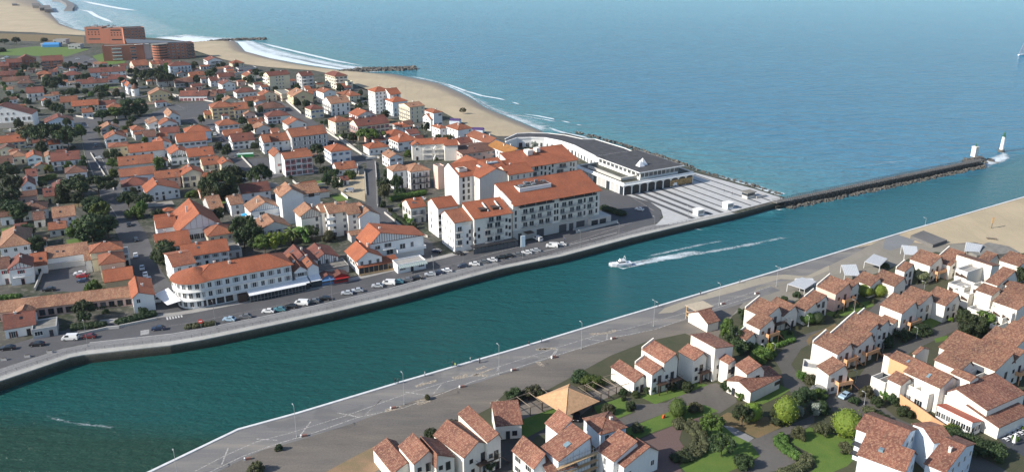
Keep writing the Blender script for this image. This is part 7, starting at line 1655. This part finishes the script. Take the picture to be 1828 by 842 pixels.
# harbour lights
p = P(1739, 279, .5); t = empty('harbour_light', (p.x, p.y, .5), ang, 'stout white harbour light with green lantern on the pier head', 'lighthouse')
b = MB(); b.box(-1.6,-1.3,0,1.0,1.3,5.6,0); b.box(-1.8,-1.5,5.6,1.2,1.5,5.9,0); b.cyl(1.4,0,0,5.2,1.1,1.0,12,1); link('tower', b.mesh('tower', [WC['l'], WC['y']]), t)
b = MB(); b.cyl(0,0,5.9,7.2,.4,.4,8); b.cyl(0,0,7.2,7.7,.5,.1,8); link('lantern', b.mesh('lantern', [GREEN]), t)
p = P(1787, 271, WZ); t = empty('harbour_light', (p.x, p.y, WZ), ang, 'slender white harbour light with green cap standing in the water beyond the pier', 'lighthouse')
b = MB(); b.cyl(0,0,-2,1.5,2.2,1.7,10,1); b.cyl(0,0,1.5,9.5,1.15,.85,12,0); link('tower', b.mesh('tower', [WC['w'], ROCK]), t)
b = MB(); b.cyl(0,0,9.5,9.9,1.2,1.2,10); b.cyl(0,0,9.9,11.6,.6,.6,8); b.cyl(0,0,11.6,12.6,.5,.05,8); b.cyl(0,0,12.6,14.2,.06,.04,5); link('lantern', b.mesh('lantern', [GREEN]), t)
# ---------------- plaza kiosks, people, lamps ----------------
for r, x, y, w, h, lab in ((9,1200,597,3.8,2.6,'white cabin kiosk on the plaza, nearer the round road'),(9,1370,560,3.8,2.8,'white cabin kiosk on the plaza, nearer the pier')):
    p = Q(r, x, y); o = empty('kiosk', p, rad(PHI0), lab, 'kiosk', 'white cabins on the plaza'); link('cabin', MB().box(-w/2,-.2,0,w/2,3.2,h).mesh('cabin', [WC['w']]), o); link('roof', MB().box(-w/2-.25,-.45,h,w/2+.25,3.45,h+.18).mesh('roof', [WC['w']]), o); link('shutter', MB().box(-w/2+.4,-.27,.9,w/2-.4,-.2,2.3).mesh('shutter', [METAL]), o)
    link('door', MB().box(-w/2-.06,.4,0.05,-w/2,1.5,2.2).mesh('door', [simple('pale_grey_paint', (.5,.52,.54), .5)]), o)
p = Q(9, 1490, 500); o = empty('lookout_hut', p, rad(PHI0), 'small grey lookout hut with glazed sides at the root of the pier', 'hut'); link('wall', MB().box(-2.4,0,0,2.4,3.6,3.0).mesh('wall', [WC['q']]), o); link('window', MB().box(-2.45,-.05,1.5,2.45,3.65,2.6).mesh('window', [GL]), o); link('roof', MB().box(-3,-.6,3.0,3,4.2,3.3).mesh('roof', [GRAVELR]), o); link('deck', MB().box(2.4,-1.5,0,9,2.0,1.1).mesh('deck', [CONC]), o)
def person(r, x, y, ang, shirt, legs, lab, pose='stand'):
    p = Q(r, x, y); me = bpy.data.meshes.new('person'); sit = pose == 'sit'
    J = [((0,0,.95),.13),((0,0,1.25),.15),((0,0,1.45),.12),((0,0,1.55),.06),((.02,0,1.68),.105),((.01,0,1.76),.09)]
    J += [((0,.19,1.42),.06),((.03,.24,1.15),.045),((.12,.23,.92),.04),((0,-.19,1.42),.06),((-.02,-.24,1.15),.045),((.05,-.25,.92),.04)]
    J += [((.0,.1,.9),.1),((.10,.11,.48),.065),((.04,.12,.06),.05),((.16,.12,.03),.04),((0,-.1,.9),.1),((-.08,-.11,.48),.065),((-.16,-.12,.08),.05),((-.05,-.12,.03),.04)]
    E = [(0,1),(1,2),(2,3),(3,4),(4,5),(2,6),(6,7),(7,8),(2,9),(9,10),(10,11),(0,12),(12,13),(13,14),(14,15),(0,16),(16,17),(17,18),(18,19)]
    V = [list(a) for a, _ in J]
    if sit:
        for i in range(12): V[i][2] -= .42
        for a, b_ in ((12,(0,.1,.5)),(13,(.42,.12,.52)),(14,(.44,.12,.1)),(15,(.55,.12,.05)),(16,(0,-.1,.5)),(17,(.42,-.12,.52)),(18,(.42,-.12,.1)),(19,(.55,-.12,.05))): V[a] = list(b_)
    me.from_pydata(V, E, []); o = link('person', me); o.location = (p.x, p.y, .03+(.0 if not sit else .1)); o.rotation_euler = (0, 0, rad(ang))
    sk = o.modifiers.new('skin', 'SKIN'); 
    for v, (_, r_) in zip(me.skin_vertices[0].data if me.skin_vertices else [], J): v.radius = (r_, r_)
    if not me.skin_vertices:
        bm = bmesh.new(); bm.from_mesh(me); ly = bm.verts.layers.skin.verify(); bm.verts.ensure_lookup_table()
        for v, (_, r_) in zip(bm.verts, J): v[ly].radius = (r_, r_)
        bm.verts[0][ly].use_root = True; bm.to_mesh(me); bm.free()
    o.modifiers.new('sub', 'SUBSURF').levels = 1; o.modifiers['sub'].render_levels = 1
    t = NT('clothes'); g = t.co(); s = t.n.new('ShaderNodeSeparateXYZ'); t.l.new(g, s.inputs[0]); k = .42 if sit else 0
    t.base(t.ramp(t.math('MULTIPLY', s.outputs[2], .5), [(0, legs), (max(.01, (.98-k)/2), shirt), ((1.56-k)/2, (.40,.24,.17)), ((1.73-k)/2, (.04,.025,.02))], 'CONSTANT'), .8); me.materials.append(t.m); me.update()
    return tag(o, lab, 'person', 'people on the quays')
DKC, JE = (.02,.022,.03), (.03,.04,.07)
for a in ((15,250,245,120,DKC,JE,'person in dark clothes at the lip, farther of the lamp-side pair'),(15,268,245,150,(.05,.06,.06),DKC,'person in grey beside another at the lip near the lamp'),(15,450,195,200,(.35,.36,.38),JE,'person in pale jacket alone by the canal lip'),(15,635,130,40,DKC,DKC,'person in dark clothes standing over the yellow bag'),(15,757,98,20,(.30,.33,.36),JE,'slim person in light top at the canal lip'),(15,820,104,10,DKC,JE,'person in dark clothes walking behind the lip'),
          (18,88,458,10,DKC,DKC,'dark figure with long shadow on the promenade below the second lamp'),(18,667,270,20,DKC,JE,'dark figure standing inside the lip beside the seated one'),(9,1335,465,30,DKC,JE,'person walking across the striped plaza'),(9,1382,480,30,(.1,.1,.12),DKC,'second person on the striped plaza, nearer the hut'),(9,560,752,30,DKC,DKC,'person in dark clothes on the quay path'),(9,412,745,30,(.1,.12,.2),JE,'person by the white hatchback at the quay'),
          (11,265,362,30,DKC,DKC,'person in dark clothes beside the tall twin lamp'),(11,478,300,30,DKC,JE,'person by the lip near the blown sand strip'),(11,675,240,30,(.12,.1,.1),DKC,'person in brown by the lip near the red bench')): person(*a)
person(18,545,295,60,DKC,DKC,'dark figure sitting on the lip of the canal wall','sit'); person(15,655,130,30,(.55,.6,.05),DKC,'person in bright yellow jacket sitting by the lip','sit')
LB = {}
def lamp(r, x, y, h, lab, twin=False, m=None, grp='street lamps', ang=31):
    k = (round(h, 1), twin, (m or METAL).name)
    if k not in LB:
        b = MB(); b.cyl(0,0,0,.5,.16,.12,8); b.cyl(0,0,.5,h,.075,.045,8); hd = MB()
        for sg in ((1,-1) if twin else (1,)): b.tube([(0,0,h-.1),(sg*.5,0,h+.15),(sg*1.0,0,h+.12)], .045, 5); hd.box(sg*1.0-.3,-.1,h+.04,sg*1.0+.3,.1,h+.15)
        LB[k] = (b.mesh('pole', [m or METAL]), hd.mesh('lamp_head', [simple('lamp_white', (.5,.51,.52), .4)]))
    p = Q(r, x, y); o = empty('street_lamp', p, rad(ang+90), lab, 'street lamp', grp); link('pole', LB[k][0], o); link('lamp_head', LB[k][1], o)
PL = simple('pale_pole', (.34,.35,.36), .5)
for i, (r, x, y, h, lab, tw) in enumerate(((16,350,870,7,'lowest promenade lamp, cut by the picture edge',False),(16,985,655,9,'promenade lamp above the pale verge',False),(15,310,385,9.5,'promenade lamp beside the first crossing marks',False),(15,952,182,9.5,'promenade lamp near the standing dark figure',False),(18,1040,330,9,'promenade lamp before the pavilion bend',False),(11,243,455,9,'tall twin-headed promenade lamp',True),(11,570,350,8,'promenade lamp opposite the sandbox tower',False),(11,858,255,7.5,'promenade lamp at the white canopy',True),
    )): lamp(r, x, y, h, lab, tw, PL)
for r, x, y, h, lab in ((4,412,625,8.5,'quay lamp by the dark red car'),(6,342,668,9.5,'quay lamp at the planted verge'),(6,1016,528,9.5,'quay lamp opposite the twin annexes'),(6,1602,402,9.5,'quay lamp past the restaurant'),(8,605,800,6,'quay lamp before the corner apartments'),(8,432,842,5,'short quay lamp near the side street'),(9,503,780,7,'quay lamp by the white van'),(9,727,720,6,'quay lamp below the stone terrace'),(9,932,675,5.5,'quay lamp at the round road'),(9,1128,615,5.5,'plaza lamp beside the first white cabin'),(7,632,300,14,'tall thin mast at the top of the beach'),(7,305,640,13,'tall pole beside the green wind-shaped pine'),(1,88,605,16,'tall leaning mast at the upper edge'),(1,375,745,12,'mast in front of the umbrella pine'),(3,1222,630,10,'mast at the narrow pinkish house'),(3,25,200,12,'flag-like mast before the arched school'),(3,1285,80,9,'lamp in the middle of the town car park'),(5,710,330,10,'lamp behind the half-timbered apartments')): lamp(r, x, y, h, lab)
for r, x, y, lab in ((11,928,472,'short lane lamp by the hedge balls'),(11,793,605,'short lane lamp at the green border'),(11,848,600,'short lane lamp by the light green tree'),(11,1018,455,'short lane lamp before the green mound'),(12,340,540,'short lane lamp above the lawn strip'),(12,775,420,'short lane lamp beside the end unit'),(12,52,640,'short lane lamp at the bend'),(12,728,715,'short lamp in the dark bed'),(13,318,330,'short lamp behind the blue hatchback'),(13,368,455,'short lamp on the planter kerb'),(12,515,815,'short lamp at the inner lane end')): lamp(r, x, y, 3.6, lab, False, PL, 'short lane lamps')
# blocks with red stripes, planters, benches
bb = MB(); bb.box(-.8,-.3,0,-.5,.3,.6,1); bb.box(-.5,-.3,0,.8,.3,.55,0)
bm_ = bb.mesh('concrete_block', [simple('brick_red_paint', (.22,.11,.09), .8, 0, .2, 2), WC['w']])
for k, (r, x, y, w) in enumerate(((15,235,412,'below the first crossing marks'),(15,700,268,'beside the blown sand near the lamp'),(15,1050,155,'between the two promenade lamps'),(15,1322,70,'after the second promenade lamp'),(16,722,775,'first above the lower picture edge'),(16,1022,652,'at the foot of the lamp above the verge'),(18,780,408,'beside the long arrow marks'),(18,1340,235,'toward the sandbox tower'),(11,590,345,'past the lamp opposite the sandbox tower'),(11,760,293,'before the white canopy'))):
    p = Q(r, x, y); o = link('concrete_block', bm_); o.location = p; o.rotation_euler = (0, 0, rad(20)); tag(o, f'red and white concrete block {w}', 'block', 'concrete blocks along the path')
pb = MB().box(-.8,-.4,0,.8,.4,.7).box(-.7,-.3,.7,.7,.3,.76,1); pm = pb.mesh('planter', [CONC, simple('soil', (.05,.04,.03), .9)])
for k, (r, x, y, w) in enumerate(((4,20,690,'at the picture edge of the quay'),(4,130,675,'second from the edge on the quay'),(4,235,655,'third from the edge on the quay'))): o = link('planter', pm); o.location = Q(r, x, y); o.rotation_euler = (0,0,rad(12)); tag(o, f'white concrete planter {w}', 'planter', 'planters on the quay')
# round sign, tall signboard, bins
p = Q(4, 945, 540); o = empty('road_sign', p, rad(10), 'round red and white sign on the planted verge', 'sign'); link('post', MB().cyl(0,0,0,2.0,.05,.05,6).mesh('post', [METAL]), o)
b = MB(); n = 16; cs = [(.75*math.cos(6.2832*i/n), 2.5+.75*math.sin(6.2832*i/n)) for i in range(n)]; b.loft([(x,-.06,z) for x,z in cs],[(x,.0,z) for x,z in cs],0); b.box(-.5,-.08,2.35,.5,-.06,2.65,1); link('disc', b.mesh('disc', [simple('sign_red', (.6,.04,.02), .5), AWN]), o)
p = Q(8, 950, 790); o = empty('signboard', p, rad(20), 'tall narrow pale signboard on a post by the parked cars', 'sign'); link('post', MB().cyl(0,0,0,6.0,.12,.1,8).mesh('post', [METAL]), o); link('board', MB().box(-.9,-.15,5.6,.9,.15,10.2).mesh('board', [WC['b']]), o)
# purple tents and stalls by the beach
for r, x, y, w, lab, m in ((7,968,462,7,'dark purple marquee near the beach, farther one',simple('purple_canvas', (.07,.04,.14), .7)),(7,1120,525,8,'dark purple marquee beside the long terrace',simple('purple_canvas', (.07,.04,.14), .7))):
    p = Q(r, x, y); o = empty('marquee', p, rad(-10), lab, 'tent', 'purple marquees'); link('canopy', MB().loft([(-w/2,-3,2.4),(w/2,-3,2.4),(w/2,3,2.4),(-w/2,3,2.4)],[(-w/2,-.2,3.6),(w/2,-.2,3.6),(w/2,.2,3.6),(-w/2,.2,3.6)]).mesh('canopy', [m]), o); link('side_wall', MB().box(-w/2,-3,0,w/2,3,2.4).mesh('side_wall', [WC['b']]), o)
# bunkers and sea wall pieces on the far beach
for pts, h, lab in (([(400,70),(500,70),(515,100),(410,100)],5,'grey concrete bunker slab high on the far beach'),([(490,95),(630,95),(640,125),(500,130)],5,'middle grey bunker slab on the far beach'),([(560,125),(650,125),(660,148),(560,150)],5,'lowest grey bunker slab at the far waterline'),([(150,58),(215,58),(220,72),(155,74)],3,'small grey block alone on the far sand')):
    W = [Q(24, x, y, -1) for x, y in pts]; o_ = W[0]; one('bunker', MB().loft([(q.x-o_.x, q.y-o_.y, 0) for q in W], [(q.x-o_.x, q.y-o_.y, h) for q in W]), [simple('bunker_concrete', (.13,.125,.12), .9)], (o_.x, o_.y, -2), 0, lab, 'bunker', 'concrete bunkers on the far beach')
W = [Q(24, x, y, -3) for x, y in ((690,22),(790,30),(860,70),(880,110),(850,145))]; o_ = W[0]; b = MB(); b.rings([[(p.x-o_.x-8, p.y-o_.y, 0), (p.x-o_.x+8, p.y-o_.y, 0), (p.x-o_.x+7, p.y-o_.y+4, 5), (p.x-o_.x-7, p.y-o_.y+4, 5)] for p in W]); one('jetty', b, [simple('jetty_concrete', (.15,.15,.15), .9)], (o_.x, o_.y, -4), 0, 'grey curved jetty arm at the top of the far bay', 'jetty')
# tree-stump like posts on sand
for r, x, y, h, lab in ((10,1520,735,5,'weathered marker post with pale board on the sand'),):
    p = Q(r, x, y); o = empty('marker_post', p, 0, lab, 'post'); link('post', MB().cyl(0,0,0,h,.25,.2,8).mesh('post', [WOOD]), o); link('board', MB().box(-.5,-.35,h*.45,.5,-.2,h).mesh('board', [LWOOD]), o)
p = Q(10, 1520, 800); o = empty('bench', p, rad(-20), 'low grey timber bench half buried in the sand', 'bench'); link('seat', MB().box(-2,-.5,.5,2,.5,.65).mesh('seat', [WOOD]), o); [link('leg', MB().box(x-.15,-.4,-.1,x+.15,.4,.5).mesh('leg', [WOOD]), o) for x in (-1.5, 1.5)]
p = Q(10, 1138, 718); lamp(10,1138,718,3.2,'short lamp on the wall by the sand',False,PL)
# white canopies, sandbox tower, grey slab terrace
def canopy(r, pts, lab, h=3.0, tilt=1.0, m=simple('canopy_grey', (.50,.52,.54), .6)):
    W = [Q(r, x, y, h) for x, y in pts]; o_ = Vector((W[0].x, W[0].y, 0)); o = empty('canopy_shelter', o_, 0, lab, 'shelter', 'white slatted canopies'); z = [h, h, h+tilt, h+tilt]
    q = [(p.x-o_.x, p.y-o_.y, zz) for p, zz in zip(W, z)]; link('canopy', MB().loft(q, [(x, y, zz+.15) for x, y, zz in q]).mesh('canopy', [m]), o)
    for x, y, zz in q: link('post', MB().cyl(x, y, 0, zz, .1, .1, 6).mesh('post', [FR]), o)
    b = MB(); 
    for i in range(9): t = (i+.5)/9; a = Vector(q[0]).lerp(Vector(q[1]), t); e = Vector(q[3]).lerp(Vector(q[2]), t); b.tube([a+Vector((0,0,.2)), e+Vector((0,0,.2))], .06, 4)
    link('slat', b.mesh('slat', [simple('pale_slats', (.55,.57,.58), .6)]), o)
canopy(12,[(280,320),(378,325),(350,262),(258,265)],'white slatted canopy with bench rows behind the pinkish front',2.6,.6)
canopy(12,[(0,400),(105,380),(80,345),(-30,345)],'white canopy beside the blown sand, lowest of the line',2.4,.3)
canopy(12,[(405,235),(500,265),(548,225),(460,195)],'white canopy frame alone on the grey sand',2.6,.5)
canopy(12,[(655,190),(740,195),(730,155),(635,147)],'white folded canopy beside the paved slip',2.6,1.0)
canopy(12,[(1030,170),(1125,175),(1145,140),(1040,122)],'bluish white canopy next to the skate terrace',2.8,.6)
canopy(11,[(915,245),(1000,272),(1060,240),(985,218)],'broad white sail canopy at the end of the sand strip',2.8,.6)
b = MB(); W = [Q(12, x, y, 0) for x, y in ((690,90),(830,148),(918,118),(770,58))]; o_ = W[0]; b.loft([(p.x-o_.x, p.y-o_.y, 0) for p in W], [(p.x-o_.x, p.y-o_.y, 1.4) for p in W]); one('stage_platform', b, [m_asphalt('platform_slabs', (.12,.115,.11), .4)], (o_.x, o_.y, 0), 0, 'low dark square platform between canopy and sand', 'platform')
b = MB(); W = [Q(12, x, y, 0) for x, y in ((1040,205),(1100,235),(1370,215),(1300,175),(1170,150))]; o_ = W[0]; b.loft([(p.x-o_.x, p.y-o_.y, 0) for p in W], [(p.x-o_.x, p.y-o_.y, 2.6) for p in W]); one('terrace_building', b, [GRAVELR], (o_.x, o_.y, 0), 0, 'low grey flat-topped building with white edge beside the bluish canopy', 'building')
p = Q(11, 490, 430); o = empty('play_tower', p, rad(28), 'open timber lookout frame with canopy beside a small salmon-roofed hut', 'hut')
b = MB()
for x in (-3.4, 3.4):
    for y in (0, 4.5): b.box(x-.12, y-.12, 0, x+.12, y+.12, 4.6)
for z in (1.2, 2.6): b.box(-3.5, -.1, z, 3.5, 0, z+.25); b.box(-3.5, 4.5, z, 3.5, 4.6, z+.25); b.box(-3.6, 0, z, -3.4, 4.5, z+.25)
link('frame', b.mesh('frame', [LWOOD]), o); link('canopy', MB().box(-3.8,-.5,4.6,3.8,5,4.8).mesh('canopy', [simple('tan_canvas', (.45,.38,.28), .8)]), o)
H(11,515,440,570,3.2,7,'gx','m','l','small hut beside the open timber lookout frame',phi=30,group='stepped holiday houses on the near bank',name='hut',cat='hut',chim=0,win='')
# benches and sundries in the park
p = Q(14, 505, 505); o = empty('toy_slide', p, .4, 'small orange plastic toy beside the clipped ball', 'toy'); link('body', MB().loft([(-.5,-.3,0),(.5,-.3,0),(.5,.3,0),(-.5,.3,0)],[(-.2,-.25,1.0),(.1,-.25,1.0),(.1,.25,1.0),(-.2,.25,1.0)]).mesh('body', [simple('orange_plastic', (.5,.08,.02), .5)]), o)
# parasols and tables on the dining terrace
tb_ = None
for k in range(18):
    x, y = 1150+ (k % 6)*28+(k//6)*12, 640-(k//6)*38-(k % 6)*12
    p = Q(13, x+30, y+20)
    if k == 0:
        tb_ = empty('terrace_table', p, .5, 'pale dining table with benches on the open terrace', 'table', 'tables on the dining terrace'); tb_.scale = (.62, .62, .8); link('tabletop', MB().box(-.9,-.5,.7,.9,.5,.76).mesh('tabletop', [AWN]), tb_); link('leg', MB().box(-.1,-.1,0,.1,.1,.7).mesh('leg', [METAL]), tb_); link('bench', MB().box(-.9,-1.1,.4,.9,-.75,.48).mesh('bench', [AWN]), tb_); link('bench', MB().box(-.9,.75,.4,.9,1.1,.48).mesh('bench', [AWN]), tb_)
    else: c_ = copy_tree(tb_); c_.location = p
p = Q(13, 1222, 690); o = empty('parasol', p, 0, 'closed white parasol on the dining terrace', 'parasol'); link('canopy', MB().cyl(0,0,1.0,3.8,.45,.08,8).mesh('canopy', [AWN]), o); link('pole', MB().cyl(0,0,0,4.0,.05,.05,6).mesh('pole', [METAL]), o)
sheet('dining_terrace', TP(13, [(1130,640),(1290,560),(1400,620),(1400,800),(1290,755),(1180,690)]), m_asphalt('dining_floor', (.05,.055,.065), .3), .03)
# garden walls of the town, each a thing
def gwall(r, a, b_, h, lab, m='q', t=.3):
    h = h*.75
    A, B = Q(r, *a), Q(r, *b_); L_ = (B-A).length; one('garden_wall', MB().box(0, -t/2, -.3, L_, t/2, h).box(-.02, -t/2-.05, h, L_+.02, t/2+.05, h+.1), [WC[m]], A, math.atan2(B.y-A.y, B.x-A.x), lab, 'wall', 'garden walls of the town')
for a in ((3,(20,215),(560,160),1.6,'long pale wall below the arched school'),(3,(620,360),(780,610),1.0,'low wall along the main street pavement, upper stretch','q'),(3,(800,650),(1010,640),1.8,'clean white wall before the square hipped house'),(3,(560,560),(600,480),1.0,'short wall by the hedge corner'),(4,(205,270),(400,245),3.0,'white wall closing the walled car park'),(4,(165,365),(205,270),1.6,'side wall of the walled car park'),(4,(500,545),(560,540),1.1,'short wall with gate pier on the quay'),(4,(562,535),(735,500),.9,'low curved wall at the zebra crossing corner'),(4,(300,590),(500,545),1.0,'low wall along the courtyard front'),(4,(100,410),(190,400),1.0,'low wall of the small front lawn'),
          (7,(40,490),(350,690),1.5,'long pale wall down the villa street'),(7,(350,690),(450,700),1.3,'corner wall at the three-way junction'),(7,(420,730),(430,842),1.3,'pale wall beside the green garden strip'),(2,(530,350),(650,395),2.0,'pale wall of the cream blocks forecourt'),(2,(780,440),(910,550),1.8,'white wall beside the flat-topped block'),(2,(1080,650),(1140,700),1.5,'wall before the corner villa'),(2,(1170,710),(1340,842),1.4,'wall opposite the blue-shuttered villa'),(2,(30,420),(310,470),1.2,'wall before the arched garage row'),(5,(560,60),(660,165),1.3,'pale wall beside the lane lot'),(5,(650,220),(830,200),1.0,'low wall under the pink shuttered hotel'),(5,(830,200),(1170,165),1.0,'low wall in front of the shuttered hotel'),(5,(1370,140),(1380,200),2,'slim wall by the sandy garden'),(5,(1500,200),(1510,420),1.2,'white wall along the straight dark street'),(5,(1420,180),(1430,340),1.0,'wall of the raised beds square','q'),
          (8,(170,510),(380,470),1.1,'low wall under the clipped hedge'),(8,(100,250),(110,480),1.2,'pale wall down the garden street'),(8,(150,520),(300,640),1.0,'curved wall of the old villa corner','q'),(8,(340,640),(400,660),1.1,'short wall by the corner terrace'),(1,(860,690),(1030,655),1.6,'white wall by the round turret'),(1,(800,500),(940,560),1.6,'pale wall along the hospital road'),(1,(1180,650),(1240,690),1.4,'pale wall at the arched garage row'),(3,(500,105),(640,125),1.2,'sunlit wall above the main street crossing'),(8,(1240,620),(1420,585),1.2,'long stone ramp wall before the terrace windows','q'),(9,(480,700),(720,640),1.6,'stone ramp wall below the apartments','q')): gwall(*a)
# turret
p = Q(1, 928, 655); o = empty('turret_house', p, 0, 'round white turret with dark conical cap', 'tower'); link('wall', MB().cyl(0,0,0,6,2.9,2.9,18).mesh('wall', [WC['w']]), o); link('roof', MB().cyl(0,0,6.02,10,3.3,.05,18).mesh('roof', [RC['n']]), o); link('window', winmesh(.9,1.3), o, Matrix.Translation((-.5,-2.86,3.6)))
# zebra crossings
for r, pts, w, n in ((4,[(780,495),(860,480)],2.6,6),(4,[(680,570),(680,548)],2.6,6),(3,[(530,165),(600,170)],2.2,5)):
    a, e = Q(r, *pts[0]), Q(r, *pts[1]); dd = (e-a); L_ = dd.length; dd.normalize(); nn = Vector((-dd.y, dd.x, 0)); b = MB(); b.a = 'sheet'; w = w if r != 4 or n else w
    for i in range(n): q = a+dd*(L_*(i+.1)/n); s_ = dd*(L_/n*.55); b.poly([(*(q-nn*w/2)[:2], .024), (*(q+s_-nn*w/2)[:2], .024), (*(q+s_+nn*w/2)[:2], .024), (*(q+nn*w/2)[:2], .024)])
    tag(link('zebra_crossing', b.mesh('zebra_crossing', [PAINT])), kind='structure')
for a, e in (((1190,8),(1180,26)),((1220,30),(1300,20)),((1240,45),(1300,40)),((1380,60),(1440,70))): pass
for r, a, e, w in ((2,(40,525),(120,515),.3),(2,(160,575),(250,575),.5),(2,(140,600),(230,640),.3),(2,(60,490),(110,510),.3),(3,(600,400),(640,510),.25),(3,(700,400),(750,520),.25),(3,(560,280),(600,460),.2),(3,(740,700),(800,790),.2),(9,(745,455),(930,570),.25),(9,(560,690),(800,640),.3),(9,(440,760),(760,655),.25),(8,(700,770),(930,712),.25),(4,(780,395),(800,430),.4)): line('road_mark', r, [a, e], w, PAINT2, .026)

# sail at the edge of the sea, field tent, sheds, blue parasol
p = P(1824, 99, WZ); o = empty('sailing_boat', p, rad(20), 'small white sailing boat far out at sea, cut by the picture edge', 'boat'); b = MB(); b.rings([[(x,-w,1.2),(x,-w*.6,0),(x,w*.6,0),(x,w,1.2)] for x,w in ((-5,1.2),(0,1.7),(3,1.1),(5.5,.1))]); link('hull', b.mesh('hull', [AWN]), o)
link('mast', MB().cyl(0,0,1,14,.1,.06,6).mesh('mast', [METAL]), o); link('sail', MB().loft([(-.3,-.04,2),(-5,-.04,2.2),(-.3,-.04,13.5)],[(-.3,.04,2),(-5,.04,2.2),(-.3,.04,13.5)]).mesh('sail', [AWN]), o)
p = Q(24, 655, 588); o = empty('marquee', p, .2, 'bright blue tent on the edge of the sports field', 'tent'); m_ = simple('blue_canvas', (.05,.25,.55), .7); link('canopy', MB().loft([(-9,-5,3),(9,-5,3),(9,5,3),(-9,5,3)],[(-8,0,5),(8,0,5),(8,.2,5),(-8,.2,5)]).mesh('canopy', [m_]), o); link('side_wall', MB().box(-9,-5,0,9,5,3).mesh('side_wall', [m_]), o)
for x1, y1, x2, h, lab in ((505,545,640,4,'low grey pavilion behind the sports field, outermost'),(660,500,820,5,'grey pavilion with pale roof behind the sports field, middle'),(850,560,1000,5,'dark grey pavilion beside the hospital, behind the field')):
    b = Building('pavilion', lab, 'pavilion'); b.block(24,x1,y1,x2,h,12,'flat','G','g',phi=8,win='f',n=1,wt='wide',chim=0,par=.3)
p = Q(5, 600, 468, 2.6); o = empty('parasol', (p.x, p.y, 0), 0, 'bright blue parasol on the terrace of the blue timbered villa', 'parasol'); link('canopy', MB().cyl(0,0,2.4,3.2,1.9,.1,8).mesh('canopy', [simple('blue_parasol', (.04,.33,.62), .7)]), o); link('pole', MB().cyl(0,0,0,2.9,.05,.05,6).mesh('pole', [METAL]), o)

# ---------------- air ----------------
hz = bpy.data.materials.new('haze'); hz.use_nodes = True; nn_ = hz.node_tree.nodes; nn_.remove(nn_['Principled BSDF'])
pv = nn_.new('ShaderNodeVolumePrincipled'); pv.inputs['Color'].default_value = (.72,.87,1,1); pv.inputs['Density'].default_value = .00004; pv.inputs['Anisotropy'].default_value = .2
hz.node_tree.links.new(pv.outputs[0], nn_['Material Output'].inputs['Volume'])
tag(link('haze', MB().box(-6500,-450,-32,15500,33500,135).mesh('haze', [hz])), kind='stuff')
